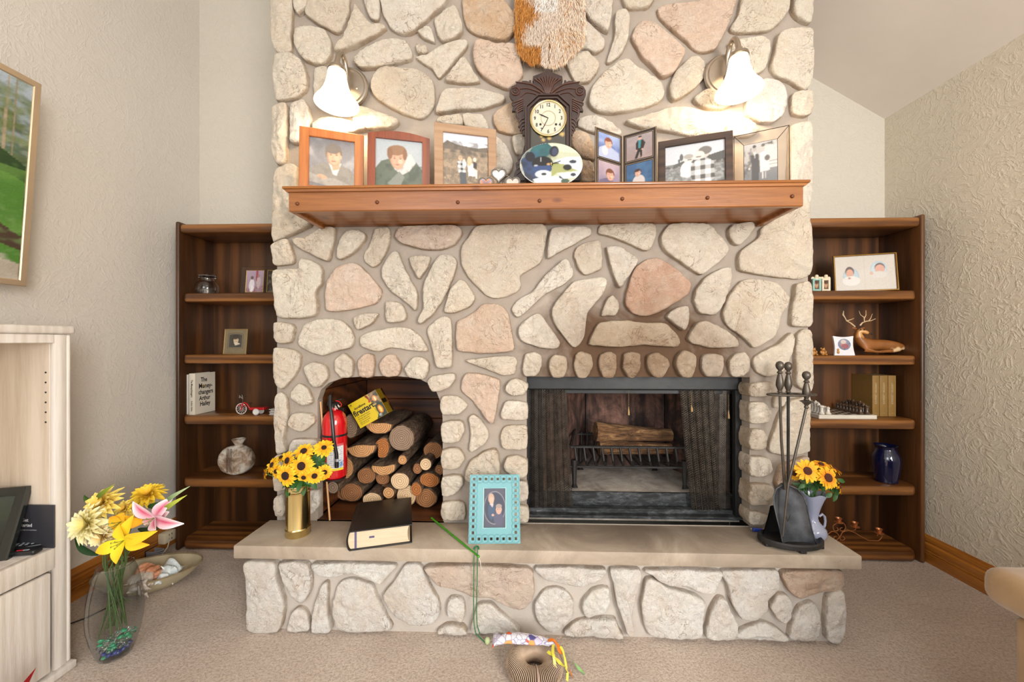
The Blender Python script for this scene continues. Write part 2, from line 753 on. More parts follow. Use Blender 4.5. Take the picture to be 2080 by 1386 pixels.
m = MB()
m.box(XL - .1, YREAR, -0.05, XR + .1, YB + .1, 0)
struct('floor', m, M['carpet'])
m = MB()
m.box(XL - .1, YREAR, 0, XL, YB, ceil_z(XL))
struct('wall_left', m, M['wall_side'])
m = MB()
m.box(XR, YREAR, 0, XR + .1, YB, ceil_z(XR))
struct('wall_right', m, M['wall_right'])
m = MB()
m.prism([(XL - .1, 0), (XR + .1, 0), (XR + .1, ceil_z(XR + .1)), (XL - .1, ceil_z(XL - .1))], YB, YB + .1)
struct('wall_back', m, M['wall_back'])
m = MB()
m.prism([(XL - .1, ceil_z(XL - .1)), (XR + .1, ceil_z(XR + .1)), (XR + .1, ceil_z(XR + .1) + .1), (XL - .1, ceil_z(XL - .1) + .1)], YREAR, YB + .1)
struct('ceiling', m, M['ceiling'])

M['base_wood'] = wood('baseboard_oak', '#8a4f17', '#c98435', 'Y', 1.4, 0.35, 0.6, coat=0.3)
prof = [(0, 0), (.016, 0), (.016, .050), (.012, .054), (.016, .060), (.013, .066), (.017, .080), (.017, .100), (.011, .108), (.015, .118), (.013, .132), (.004, .146), (0, .146)]


def baseboard(name, x, sgn, y0, y1):
    m = MB()
    m.prism([(x + sgn * p[0], p[1]) for p in prof], y0, y1)
    return struct(name, m, M['base_wood'])


baseboard('baseboard_right', XR, -1, YREAR, YB)
baseboard('baseboard_left', XL, 1, 1.42, YB)
m = MB()
m.box(XL, YB - .014, 0, -1.17, YB, .14)
struct('baseboard_back', m, M['base_wood'])

# ================================================================== FIREPLACE
YC = 1.757
ZS = 0.367          # top of the hearth slab
YH = 1.572
FX0, FX1, FZ1 = .0135, 1.014, 1.0375       # firebox opening
BC = [lin(h) for h in ('#f4ead8', '#f0e4d0', '#f7eee0', '#eaddc9', '#f3e9d8')]
PINK = lin('#e0b79c')
PINK2 = lin('#e3c5ae')
WHITE = lin('#fdfaf4')


def zoom(ox, oy, k):
    return lambda pts: [(ox + x / k, oy + y / k) for x, y in pts]


z1, z2 = zoom(540, 0, 3.648), zoom(1100, 0, 3.648)
z3, z4 = zoom(540, 380, 3.648), zoom(1100, 380, 3.648)
z5, z6 = zoom(540, 740, 3.648), zoom(1100, 740, 3.648)
z7, z8 = zoom(460, 1040, 3.2), zoom(1110, 1040, 3.2)
idp = lambda pts: pts

STONES = [
    (z1, [(45, -90), (185, -90), (188, 150), (180, 300), (185, 370), (110, 390), (55, 350), (40, 200)], 0),
    (z1, [(215, -90), (330, -90), (290, 50), (235, 95), (210, 50)], 0),
    (z1, [(355, -90), (600, -90), (605, 80), (575, 170), (525, 238), (430, 190), (310, 120), (295, 75)], 0),
    (z1, [(225, 210), (330, 190), (430, 220), (475, 300), (475, 400), (420, 465), (350, 470), (265, 420), (215, 320)], 0),
    (z1, [(65, 410), (170, 395), (260, 450), (300, 560), (290, 660), (200, 720), (70, 730), (52, 560)], 0),
    (z1, [(660, 30), (700, 80), (750, 150), (790, 180), (850, 170), (885, 200), (800, 260), (650, 340), (540, 380), (520, 360), (580, 280), (640, 120)], 0),
    (z1, [(715, -90), (830, -90), (835, 100), (820, 140), (775, 125), (740, 60)], 0),
    (z1, [(870, -90), (1330, -90), (1320, 30), (1220, 110), (1100, 220), (1020, 245), (940, 215), (880, 120), (855, 40)], 0),
    (z1, [(1255, 130), (1385, 40), (1440, 130), (1455, 230), (1380, 290), (1310, 300), (1270, 240)], 0),
    (z1, [(1130, 235), (1190, 195), (1225, 215), (1245, 300), (1180, 280)], 0),
    (z1, [(1115, 330), (1180, 335), (1190, 380), (1130, 387)], 0),
    (z1, [(655, 440), (740, 360), (880, 290), (960, 275), (1040, 300), (1070, 370), (1070, 430), (960, 465), (830, 495), (700, 500)], 0),
    (z1, [(1113, 420), (1200, 400), (1300, 340), (1430, 295), (1490, 300), (1480, 350), (1400, 440), (1310, 550), (1280, 570), (1230, 500)], 0),
    (z1, [(1470, -90), (1690, -60), (1830, 90), (1845, 180), (1840, 230), (1780, 285), (1680, 280), (1560, 240), (1490, 190), (1460, 80)], 2),
    (z1, [(1535, 400), (1570, 305), (1690, 330), (1860, 340), (1890, 480), (1900, 560), (1800, 650), (1680, 610), (1570, 520)], 3),
    (z1, [(1465, 415), (1530, 520), (1585, 600), (1500, 610), (1340, 595), (1380, 510)], 0),
    (z1, [(800, 560), (860, 510), (1000, 505), (1130, 520), (1230, 590), (1250, 680), (1240, 780), (1180, 850), (1120, 870), (980, 820), (840, 740), (780, 660)], 0),
    (z1, [(365, 510), (450, 495), (530, 540), (620, 700), (600, 830), (450, 800), (370, 770), (355, 650)], 0),
    (z1, [(1270, 790), (1320, 660), (1420, 655), (1600, 665), (1770, 715), (1740, 760), (1600, 800), (1440, 810), (1330, 835), (1265, 835)], 0),
    (z1, [(45, 790), (150, 770), (155, 930), (145, 1190), (80, 1215), (45, 1100), (50, 950)], 0),
    (z1, [(190, 770), (270, 735), (315, 800), (325, 900), (260, 1040), (185, 1050), (180, 900)], 0),
    (z1, [(345, 925), (420, 870), (560, 880), (700, 930), (740, 960), (500, 1000), (350, 970)], 0),
    (z1, [(680, 790), (800, 820), (980, 890), (930, 945), (760, 950), (650, 900)], 0),
    (idp, [(557, 345), (602, 337), (606, 430), (633, 454), (567, 487), (555, 484)], 0),
    (z1, [(1685, 850), (1800, 770), (1880, 760), (1960, 830), (1920, 960), (1850, 990), (1720, 960)], 2),
    (z1, [(1290, 870), (1440, 850), (1450, 920), (1280, 910)], 0),
    (z1, [(1465, 850), (1600, 850), (1650, 960), (1480, 930)], 0),
    (z1, [(1690, 1010), (1780, 1080), (1830, 1200), (1790, 1290), (1690, 1300)], 0),
    (z1, [(1830, 1010), (1920, 1000), (1925, 1140), (1850, 1130)], 0),
    # upper right
    (z2, [(310, -90), (520, -90), (515, 130), (490, 225), (430, 200), (360, 130), (325, 60)], 0),
    (z2, [(600, -90), (850, -90), (800, 35), (700, 50), (630, 40)], 0),
    (z2, [(560, 80), (620, 65), (650, 110), (640, 260), (600, 380), (520, 450), (485, 455), (500, 400), (545, 260), (545, 130)], 0),
    (z2, [(200, 150), (310, 150), (390, 215), (465, 300), (455, 350), (400, 385), (310, 345), (200, 340)], 0),
    (z2, [(280, 400), (340, 390), (425, 470), (400, 540), (340, 600), (250, 590), (190, 480), (200, 430)], 0),
    (z2, [(675, 280), (700, 190), (780, 140), (850, 170), (950, 250), (1052, 370), (1040, 440), (970, 540), (900, 565), (850, 520), (740, 400)], 3),
    (z2, [(865, 60), (940, 25), (1150, 10), (1300, -60), (1440, -30), (1400, 130), (1300, 340), (1230, 375), (1150, 360), (1060, 280), (930, 170), (880, 110)], 3),
    (z2, [(1520, -90), (1820, -90), (1815, 100), (1720, 200), (1640, 225), (1450, 230), (1405, 200), (1460, 110)], 0),
    (z2, [(1870, 20), (1880, -80), (2010, -90), (2010, 140), (1980, 160), (1900, 120), (1865, 70)], 0),
    (z2, [(1395, 320), (1500, 280), (1640, 270), (1690, 310), (1690, 400), (1660, 500), (1590, 545), (1520, 560), (1440, 440)], 0),
    (z2, [(1760, 260), (1840, 225), (2000, 235), (2010, 560), (1960, 660), (1850, 600), (1730, 540), (1710, 480), (1735, 370)], 0),
    (z2, [(1560, 640), (1650, 590), (1740, 600), (1800, 660), (1815, 780), (1780, 860), (1710, 905), (1620, 895), (1530, 840), (1530, 720)], 4),
    (z2, [(1870, 690), (1990, 675), (2010, 720), (2005, 830), (1960, 855), (1875, 840), (1860, 760)], 0),
    (z2, [(1860, 930), (1990, 900), (2010, 1050), (2005, 1490), (1850, 1490), (1850, 1100)], 0),
    (z2, [(960, 720), (950, 640), (1000, 530), (1100, 430), (1160, 415), (1210, 460), (1210, 560), (1130, 650), (1050, 710), (990, 742)], 0),
    (z2, [(355, 760), (370, 660), (440, 560), (570, 450), (650, 430), (720, 500), (880, 590), (908, 660), (900, 720), (830, 770), (680, 810), (520, 835), (400, 815)], 0),
    (z2, [(1130, 730), (1220, 665), (1330, 690), (1420, 760), (1340, 800), (1200, 790)], 0),
    (z2, [(1380, 930), (1450, 875), (1540, 890), (1610, 960), (1550, 1000), (1400, 1010)], 0),
    (z2, [(625, 905), (800, 850), (960, 800), (1100, 800), (1250, 850), (1330, 930), (1320, 980), (1130, 1000), (960, 970), (760, 950)], 0),
    (z2, [(290, 870), (400, 850), (520, 910), (590, 980), (560, 1000), (400, 980), (280, 930)], 0),
    (z2, [(220, 970), (340, 990), (390, 1100), (390, 1180), (300, 1150), (230, 1080)], 2),
    (z2, [(290, 1190), (380, 1210), (390, 1340), (300, 1340)], 2),
    # below the mantel, left half
    (z3, [(48, 440), (100, 405), (165, 395), (205, 550), (130, 575), (60, 570)], 0),
    (z3, [(200, 385), (300, 370), (430, 300), (510, 310), (490, 450), (455, 545), (330, 490), (230, 440)], 0),
    (z3, [(525, 520), (545, 410), (600, 330), (680, 318), (730, 350), (725, 400), (650, 480), (560, 530)], 0),
    (z3, [(725, 500), (780, 400), (810, 310), (900, 300), (918, 350), (900, 440), (840, 560), (790, 585), (735, 550)], 0),
    (z3, [(960, 370), (985, 310), (1050, 290), (1400, 290), (1455, 340), (1400, 420), (1300, 460), (1150, 455), (1020, 420)], 5),
    (z3, [(1500, 380), (1540, 310), (1600, 285), (2060, 280), (2070, 400), (2030, 560), (1880, 650), (1890, 740), (1810, 800), (1680, 822), (1600, 770), (1500, 660), (1450, 560), (1455, 440)], 0),
    (z3, [(50, 620), (240, 605), (260, 530), (380, 570), (415, 620), (410, 720), (370, 780), (385, 900), (340, 960), (170, 970), (80, 950), (60, 800)], 0),
    (z3, [(440, 800), (460, 700), (520, 600), (640, 565), (700, 590), (780, 680), (850, 760), (820, 850), (700, 890), (470, 920), (445, 860)], 3),
    (z3, [(865, 600), (900, 530), (945, 480), (980, 490), (1030, 620), (1120, 790), (1110, 910), (1070, 880), (920, 760), (860, 670)], 0),
    (z3, [(1060, 520), (1210, 515), (1200, 580), (1140, 670), (1120, 660)], 0),
    (z3, [(1260, 540), (1300, 505), (1380, 510), (1415, 560), (1390, 660), (1310, 830), (1230, 950), (1150, 1012), (1130, 990), (1170, 900), (1170, 740), (1210, 640)], 0),
    (z3, [(1325, 915), (1370, 760), (1435, 690), (1480, 710), (1545, 820), (1510, 880), (1390, 930)], 0),
    (z3, [(890, 860), (940, 850), (1000, 870), (1035, 940), (1020, 990), (900, 1000)], 0),
    (z3, [(655, 970), (740, 940), (825, 940), (800, 990), (750, 1030), (680, 1055)], 0),
    (z3, [(245, 1110), (290, 1020), (400, 980), (540, 990), (620, 1050), (650, 1130), (620, 1190), (500, 1220), (420, 1248), (310, 1215), (250, 1170)], 0),
    (z3, [(705, 1110), (800, 1070), (950, 1045), (1060, 1050), (1150, 1120), (1195, 1215), (1060, 1210), (930, 1185), (830, 1220), (710, 1180)], 0),
    (z3, [(1195, 1060), (1250, 1000), (1310, 960), (1370, 990), (1380, 1290), (1360, 1335), (1270, 1330), (1240, 1220)], 0),
    (z3, [(1420, 1000), (1480, 970), (1560, 920), (1620, 870), (1740, 880), (1800, 960), (1835, 1190), (1800, 1220), (1600, 1230), (1430, 1210), (1410, 1120)], 3),
    (z3, [(72, 1010), (180, 1015), (205, 1050), (190, 1140), (150, 1155), (76, 1145)], 0),
    (idp, [(1040, 628), (1052, 610), (1085, 590), (1108, 560), (1145, 528), (1158, 535), (1163, 560), (1145, 578), (1110, 595), (1070, 632), (1052, 644)], 0),
    (idp, [(1055, 665), (1075, 645), (1095, 638), (1112, 660), (1137, 695), (1128, 708), (1090, 704), (1058, 690)], 0),
    (idp, [(557, 709), (590, 710), (608, 722), (604, 750), (595, 765), (573, 789), (562, 784), (557, 760)], 0),
    (idp, [(619, 747), (636, 736), (660, 745), (665, 765), (650, 785), (636, 784), (623, 765)], 0),
    (idp, [(680, 733), (696, 720), (715, 733), (716, 750), (712, 765), (693, 767), (681, 753)], 0),
    (idp, [(728, 733), (741, 721), (757, 723), (759, 745), (757, 762), (745, 767), (731, 764), (728, 750)], 3),
    (idp, [(772, 738), (785, 722), (800, 722), (812, 740), (812, 755), (805, 764), (780, 763), (772, 750)], 3),
    (idp, [(823, 748), (840, 728), (856, 726), (870, 738), (869, 755), (860, 769), (832, 765)], 0),
    (idp, [(949, 731), (1042, 724), (1047, 750), (1042, 760), (1020, 762), (985, 748), (955, 738)], 0),
    (idp, [(1062, 750), (1068, 722), (1085, 716), (1098, 724), (1100, 745), (1090, 762), (1068, 764)], 0),
    # below the mantel, right half
    (z4, [(45, 525), (80, 310), (330, 295), (370, 345), (280, 400), (130, 480)], 0),
    (z4, [(425, 300), (470, 275), (820, 272), (845, 350), (800, 460), (750, 465), (640, 410), (500, 360), (430, 345)], 0),
    (z4, [(885, 380), (940, 290), (1000, 270), (1230, 272), (1320, 360), (1385, 450), (1370, 500), (1230, 620), (1170, 645), (1060, 570), (920, 470)], 0),
    (z4, [(1390, 320), (1430, 280), (1560, 265), (1570, 310), (1480, 420), (1430, 415), (1400, 370)], 0),
    (z4, [(245, 500), (270, 440), (380, 398), (435, 410), (445, 580), (430, 610), (330, 645), (285, 610), (255, 540)], 0),
    (z4, [(485, 450), (560, 440), (640, 480), (712, 545), (640, 660), (590, 740), (565, 730), (520, 600)], 0),
    (z4, [(625, 830), (660, 690), (700, 600), (780, 540), (870, 530), (960, 580), (1080, 680), (1108, 720), (1090, 790), (980, 860), (860, 930), (770, 955), (680, 930), (630, 880)], 1),
    (z4, [(1135, 850), (1150, 760), (1230, 660), (1340, 605), (1405, 600), (1400, 700), (1350, 860), (1290, 945), (1180, 930)], 0),
    (z4, [(1475, 480), (1620, 370), (1640, 300), (1900, 130), (1990, 110), (2005, 640), (1780, 665), (1500, 625), (1465, 590)], 0),
    (z4, [(1350, 930), (1400, 800), (1480, 700), (1580, 685), (1740, 710), (1830, 810), (1820, 890), (1770, 960), (1740, 1090), (1650, 1160), (1580, 1190), (1500, 1110), (1380, 1020)], 0),
    (z4, [(80, 900), (130, 830), (250, 700), (450, 670), (485, 710), (450, 800), (340, 930), (320, 1100), (270, 1180), (230, 1180), (150, 1080), (90, 990)], 0),
    (z4, [(450, 940), (480, 850), (525, 805), (560, 840), (572, 900), (545, 945), (460, 955)], 0),
    (z4, [(930, 960), (1000, 900), (1080, 890), (1090, 940), (1085, 1010), (1055, 1060), (1000, 1020)], 0),
    (z4, [(355, 1165), (400, 1050), (440, 1005), (620, 990), (770, 1010), (910, 1010), (1000, 1090), (1025, 1150), (990, 1185), (750, 1170), (570, 1185), (420, 1175)], 6),
    (z4, [(1090, 1120), (1150, 1010), (1230, 1000), (1340, 1050), (1450, 1130), (1450, 1185), (1280, 1190), (1130, 1160)], 0),
    (z4, [(1885, 730), (1920, 715), (2005, 720), (2010, 1010), (1960, 1030), (1880, 1030), (1850, 1000), (1870, 850)], 0),
    (idp, [(1532, 740), (1540, 722), (1580, 700), (1608, 676), (1611, 705), (1597, 745), (1580, 760), (1562, 765), (1543, 757)], 0),
    (idp, [(1620, 680), (1650, 673), (1650, 790), (1636, 792), (1618, 778), (1618, 740)], 0),
    (idp, [(1118, 730), (1128, 722), (1148, 726), (1152, 745), (1145, 765), (1125, 766), (1116, 750)], 6),
    (idp, [(1170, 722), (1182, 716), (1200, 722), (1203, 745), (1192, 765), (1175, 766), (1167, 745)], 6),
    (idp, [(1220, 722), (1235, 716), (1250, 722), (1251, 748), (1245, 766), (1226, 766), (1217, 745)], 6),
    (idp, [(1268, 720), (1283, 716), (1300, 722), (1300, 748), (1290, 765), (1275, 765), (1266, 745)], 6),
    (idp, [(1317, 723), (1335, 718), (1352, 726), (1358, 742), (1345, 765), (1328, 765), (1316, 748)], 6),
    (idp, [(1375, 725), (1390, 712), (1410, 722), (1412, 745), (1405, 765), (1385, 765), (1374, 745)], 6),
    (idp, [(1430, 724), (1445, 720), (1467, 724), (1468, 748), (1462, 764), (1438, 764), (1428, 748)], 0),
    (idp, [(1482, 738), (1495, 720), (1512, 717), (1521, 730), (1521, 752), (1508, 764), (1488, 764)], 0),
    # pier left of the wood niche
    (z5, [(185, 210), (240, 150), (300, 180), (340, 270), (310, 300), (240, 300), (190, 260)], 0),
    (z5, [(66, 240), (110, 215), (150, 260), (155, 380), (130, 560), (150, 640), (80, 660), (72, 520), (62, 400)], 0),
    (z5, [(170, 430), (200, 370), (330, 370), (355, 400), (350, 440), (260, 500), (190, 470)], 0),
    (z5, [(180, 600), (220, 560), (375, 570), (385, 680), (250, 700), (180, 660)], 0),
    (z5, [(66, 690), (180, 690), (190, 900), (70, 930)], 0),
    (z5, [(62, 1000), (120, 970), (140, 1080), (120, 1130), (66, 1125)], 0),
    (z5, [(200, 740), (370, 760), (382, 880), (200, 870)], 4),
    (z5, [(310, 950), (383, 945), (386, 1050), (320, 1120)], 4),
    (z5, [(160, 960), (280, 940), (290, 1090), (165, 1110)], 4),
    # pier between niche and firebox
    (z5, [(1200, 130), (1240, 90), (1390, 70), (1405, 110), (1340, 180), (1240, 200)], 0),
    (z5, [(1292, 290), (1320, 240), (1420, 245), (1490, 310), (1420, 370), (1310, 370)], 0),
    (z5, [(1307, 440), (1440, 420), (1470, 480), (1430, 570), (1312, 575)], 0),
    (z5, [(1307, 640), (1430, 630), (1470, 700), (1420, 770), (1312, 770)], 0),
    (z5, [(1310, 840), (1440, 830), (1458, 900), (1380, 975), (1307, 970)], 0),
    (z5, [(1308, 1035), (1460, 1030), (1465, 1150), (1310, 1155)], 0),
    (z5, [(1450, 130), (1490, 70), (1600, 80), (1730, 120), (1720, 250), (1690, 420), (1660, 435), (1540, 280), (1450, 200)], 3),
    (z5, [(1505, 400), (1540, 375), (1600, 430), (1650, 520), (1620, 590), (1530, 650), (1505, 630), (1520, 510)], 0),
    (z5, [(1480, 800), (1520, 720), (1620, 650), (1700, 630), (1725, 700), (1720, 870), (1500, 870)], 0),
    (z5, [(1780, 190), (1800, 130), (1860, 110), (1940, 150), (1920, 220), (1830, 230)], 0),
    (z5, [(1745, 370), (1770, 290), (1820, 275), (1930, 290), (1935, 400), (1880, 415), (1760, 405)], 0),
    (z5, [(1740, 540), (1770, 470), (1900, 455), (1932, 480), (1932, 620), (1850, 630), (1760, 620)], 0),
    (z5, [(1770, 760), (1790, 690), (1880, 685), (1932, 720), (1932, 820), (1850, 840), (1790, 800)], 0),
    (z5, [(1800, 890), (1930, 880), (1936, 1000), (1880, 1020), (1800, 1010)], 0),
    (z5, [(1800, 1065), (1935, 1060), (1938, 1165), (1800, 1165)], 0),
    (z5, [(1560, 920), (1720, 910), (1740, 1040), (1700, 1140), (1560, 1120)], 0),
    # pier right of the firebox
    (z6, [(1552, 150), (1700, 135), (1705, 180), (1680, 235), (1552, 235)], 0),
    (z6, [(1552, 290), (1650, 290), (1700, 350), (1680, 420), (1600, 435), (1552, 425)], 0),
    (z6, [(1552, 492), (1640, 495), (1670, 550), (1650, 620), (1552, 630)], 0),
    (z6, [(1552, 690), (1680, 700), (1710, 780), (1660, 830), (1552, 820)], 0),
    (z6, [(1552, 895), (1700, 900), (1720, 960), (1690, 1030), (1552, 1035)], 0),
    (z6, [(1552, 1095), (1690, 1130), (1650, 1185), (1552, 1185)], 0),
    (z6, [(1700, 590), (1760, 400), (1820, 290), (1900, 260), (1990, 250), (1990, 560), (1990, 650), (1850, 680), (1700, 650)], 0),
    (z6, [(1740, 250), (1830, 245), (1790, 310), (1735, 320)], 0),
    (z6, [(1740, 880), (1780, 760), (1860, 730), (1985, 700), (1985, 960), (1800, 980)], 3),
    (z6, [(1780, 1030), (1985, 1010), (1985, 1180), (1800, 1180)], 0),
]
HSTONES = [
    (z7, [(135, 320), (320, 325), (330, 440), (370, 600), (340, 768), (150, 768), (135, 600), (130, 420)], 4),
    (z7, [(355, 330), (520, 335), (545, 430), (540, 520), (495, 588), (430, 540), (370, 430)], 4),
    (z7, [(400, 770), (420, 670), (460, 630), (510, 650), (530, 770)], 4),
    (z7, [(565, 770), (570, 620), (620, 480), (655, 470), (655, 560), (650, 640), (680, 770)], 4),
    (z7, [(570, 335), (1085, 345), (1060, 400), (1000, 468), (930, 430), (840, 395), (680, 420), (590, 400)], 4),
    (z7, [(695, 580), (730, 470), (810, 445), (940, 480), (975, 560), (1040, 690), (1060, 772), (750, 772), (700, 680)], 4),
    (z7, [(1020, 540), (1100, 440), (1160, 348), (1260, 348), (1300, 450), (1370, 570), (1385, 660), (1340, 720), (1200, 735), (1100, 680), (1040, 600)], 4),
    (z7, [(1315, 350), (1950, 365), (1990, 450), (1990, 560), (1930, 630), (1860, 625), (1720, 560), (1600, 550), (1480, 490), (1380, 470), (1330, 420)], 5),
    (z7, [(1435, 620), (1460, 565), (1530, 575), (1550, 640), (1525, 710), (1450, 680)], 4),
    (z7, [(1590, 740), (1640, 610), (1720, 605), (1780, 660), (1870, 730), (1900, 785), (1700, 790), (1600, 785)], 4),
    (z7, [(1370, 782), (1430, 740), (1530, 745), (1560, 788), (1450, 790)], 4),
    (idp, [(1090, 1154), (1225, 1156), (1222, 1175), (1180, 1192), (1145, 1188), (1105, 1175)], 4),
    (z8, [(0, 510), (100, 510), (170, 580), (165, 680), (60, 780), (0, 770), (-60, 700), (-70, 600)], 4),
    (z8, [(235, 640), (245, 580), (310, 510), (400, 500), (410, 580), (370, 650), (270, 685)], 4),
    (z8, [(120, 805), (190, 720), (320, 700), (440, 700), (470, 770), (480, 812)], 0),
    (z8, [(420, 375), (605, 378), (600, 480), (555, 640), (570, 780), (550, 808), (520, 780), (460, 590), (440, 480)], 4),
    (z8, [(655, 378), (1120, 385), (1120, 450), (1080, 518), (1000, 515), (900, 475), (840, 480), (740, 450), (690, 410)], 4),
    (z8, [(620, 600), (650, 450), (700, 440), (800, 500), (960, 540), (1025, 590), (1010, 700), (990, 815), (690, 810), (640, 740)], 0),
    (z8, [(1040, 812), (1075, 640), (1120, 570), (1165, 570), (1200, 660), (1235, 730), (1215, 817)], 0),
    (z8, [(1150, 388), (1500, 385), (1500, 500), (1440, 560), (1425, 640), (1340, 695), (1260, 680), (1210, 600), (1180, 480)], 0),
    (z8, [(1460, 620), (1500, 550), (1560, 545), (1600, 600), (1590, 680), (1555, 725), (1500, 690)], 0),
    (z8, [(1240, 818), (1300, 760), (1420, 725), (1500, 760), (1560, 828)], 0),
    (z8, [(1550, 392), (1925, 390), (1925, 510), (1800, 530), (1650, 565), (1580, 510), (1550, 460)], 3),
    (z8, [(1595, 828), (1590, 770), (1640, 640), (1720, 595), (1770, 640), (1765, 828)], 0),
    (z8, [(1830, 560), (1925, 520), (1930, 828), (1820, 828)], 0),
]


def stone_mesh(poly, y, depth, seed, back=0.012, n=56):
    """poly: smooth outline (x, z) on the wall plane y; the stone stands proud of it by depth, towards -Y"""
    rnd = random.Random(seed)
    P = smoothpoly(poly, n)
    ar = sum(P[i].x * P[(i + 1) % n].y - P[(i + 1) % n].x * P[i].y for i in range(n))
    if ar < 0:
        P = P[::-1]
    c = sum(P, Vector((0, 0))) / n
    so = Vector((rnd.uniform(0, 50), rnd.uniform(0, 50), rnd.uniform(0, 50)))
    size = math.sqrt(abs(ar) / 2)
    Q = []
    for p in P:
        q = Vector((p.x, p.y, 0)) * 28 + so
        k = noise.noise(q) * 0.0035 + noise.noise(q * 3.1) * 0.0016
        d = (p - c)
        Q.append(p + d.normalized() * (k + .003))
    tx, tz = rnd.uniform(-.05, .05), rnd.uniform(-.05, .05)
    rings = [(0.0, -back), (0.0, depth * .5), (0.001, depth * .74), (0.0035, depth * .89), (0.009, depth * .97), (0.019, depth)]
    V, Fc = [], []
    mb = MB()

    def disp(x, z, inner):
        q = Vector((x, z, 0)) * 9 + so
        a = noise.noise(q) * 0.012 * min(1, size / .12)
        a += (noise.ridged_multi_fractal(q * 2.6, 1.0, 2.0, 3, 1.0, 2.0) - 1.0) * 0.0055
        a += noise.noise(q * 6.5) * 0.0042
        return a * inner

    for (ins, dep) in rings:
        for p in Q:
            d = p - c
            L = max(d.length, 1e-5)
            s = max(1 - ins / L, 0.5)
            x, z = c.x + d.x * s, c.y + d.y * s
            k = max(dep, 0) / depth
            V.append((x, y - dep - disp(x, z, k * .9) - (tx * d.x + tz * d.y) * k * s, z))
    nr = len(rings)
    for fr in (0.87, 0.75, 0.63, 0.52, 0.41, 0.30, 0.19, 0.09):
        for p in Q:
            d = p - c
            L = max(d.length, 1e-5)
            s = max(1 - 0.019 / L, 0.5) * fr
            x, z = c.x + d.x * s, c.y + d.y * s
            V.append((x, y - depth * (1 + 0.16 * (1 - fr)) - disp(x, z, 1) - (tx * d.x + tz * d.y) * s, z))
        nr += 1
    V.append((c.x, y - depth * 1.16 - disp(c.x, c.y, 1), c.y))
    for i in range(nr - 1):
        for k in range(n):
            Fc.append((i * n + k, i * n + (k + 1) % n, (i + 1) * n + (k + 1) % n, (i + 1) * n + k))
    for k in range(n):
        Fc.append(((nr - 1) * n + k, (nr - 1) * n + (k + 1) % n, len(V) - 1))
    nv = len(V)
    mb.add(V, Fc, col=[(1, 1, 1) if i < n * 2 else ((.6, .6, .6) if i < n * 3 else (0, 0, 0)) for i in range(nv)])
    return mb


def stone_color(kind, seed):
    rnd = random.Random(seed * 13 + 5)
    if kind == 1:
        c = lin('#e3b9a0')
    elif kind == 2:
        c = lin('#e0bd9b')
    elif kind == 3:
        c = lin('#f0d3be') if rnd.random() < .7 else PINK2
    elif kind == 4:
        c = WHITE
    elif kind == 5:
        c = lin('#e3cfc0')
    elif kind == 6:
        c = lin('#e8d6bc')
    else:
        c = rnd.choice(BC)
    k = rnd.uniform(.95, 1.04)
    return (min(c[0] * k, 1), min(c[1] * k, 1), min(c[2] * k, 1), 1)


fp = thing('stone_fireplace', 'tall fieldstone chimney breast with arched wood niche and firebox between two bookcases', 'fireplace', (0.06, YC, 0))
# mortar body with the two openings
CX0, CX1, CZ1 = at(563, 693, YC).x, at(1641, 693, YC).x, 3.0
ARCH = [(646, 1062), (645, 900), (645, 812), (652, 792), (668, 778), (695, 768), (740, 765), (800, 764), (848, 768), (868, 778), (886, 795), (896, 820), (899, 850), (900, 1062)]
arch = [at(x, y, YC) for x, y in ARCH]
arch = [(p.x, p.z) for p in arch]
arch[0] = (arch[0][0], ZS + .002)
arch[-1] = (arch[-1][0], ZS + .002)
fire = [(FX0, ZS + .002), (FX0, FZ1), (FX1, FZ1), (FX1, ZS + .002)]
ztop = [ceil_z(CX0) - .01, ceil_z(CX1) - .01]
outer = [(CX0, 0.0), (CX1, 0.0), (CX1, ztop[1]), (CX0, ztop[0])]
loops = [[Vector((x, z, 0)) for x, z in outer], [Vector((x, z, 0)) for x, z in arch[::-1]], [Vector((x, z, 0)) for x, z in fire[::-1]]]
flat = [p for l in loops for p in l]
tri = geometry.tessellate_polygon(loops)
m = MB()
V = [(p.x, YC, p.y) for p in flat]
Fc = []
for a, b, c in tri:
    pa, pb, pc = flat[a], flat[b], flat[c]
    if (pb.x - pa.x) * (pc.y - pa.y) - (pc.x - pa.x) * (pb.y - pa.y) < 0:
        b, c = c, b
    Fc.append((a, b, c))
m.add(V, Fc)
# sides, back and the reveals of the openings
m.add([(CX0, YC, 0), (CX0, YB - .003, 0), (CX0, YB - .003, ztop[0]), (CX0, YC, ztop[0])], [(0, 3, 2, 1)])
m.add([(CX1, YC, 0), (CX1, YB - .003, 0), (CX1, YB - .003, ztop[1]), (CX1, YC, ztop[1])], [(0, 1, 2, 3)])
for lp, dep in ((arch, .045), (fire, .063)):
    n_ = len(lp)
    V = [(p[0], YC, p[1]) for p in lp] + [(p[0], YC + dep, p[1]) for p in lp]
    m.add(V, [(i, i + 1, i + 1 + n_, i + n_) for i in range(n_ - 1)])
mo = part('mortar', m, M['mortar'], fp, smooth=False)

cnt = 0
for zf, pts, kind in STONES:
    px = zf(pts)
    xs = [p[0] for p in px]
    P = [at(x, y, YC - .022) for x, y in px]
    P = [(p.x, p.z) for p in P]
    # stones sit on the slab, never in it
    P = [(x, max(z, ZS + .004)) for x, z in P]
    cnt += 1
    corner = min(xs) < 565 or max(xs) > 1645
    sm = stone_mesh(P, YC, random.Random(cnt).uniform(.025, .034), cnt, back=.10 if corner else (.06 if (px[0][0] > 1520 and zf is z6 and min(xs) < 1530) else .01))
    part('stone', sm, M['stone'], fp, angle=60, color=stone_color(kind, cnt))
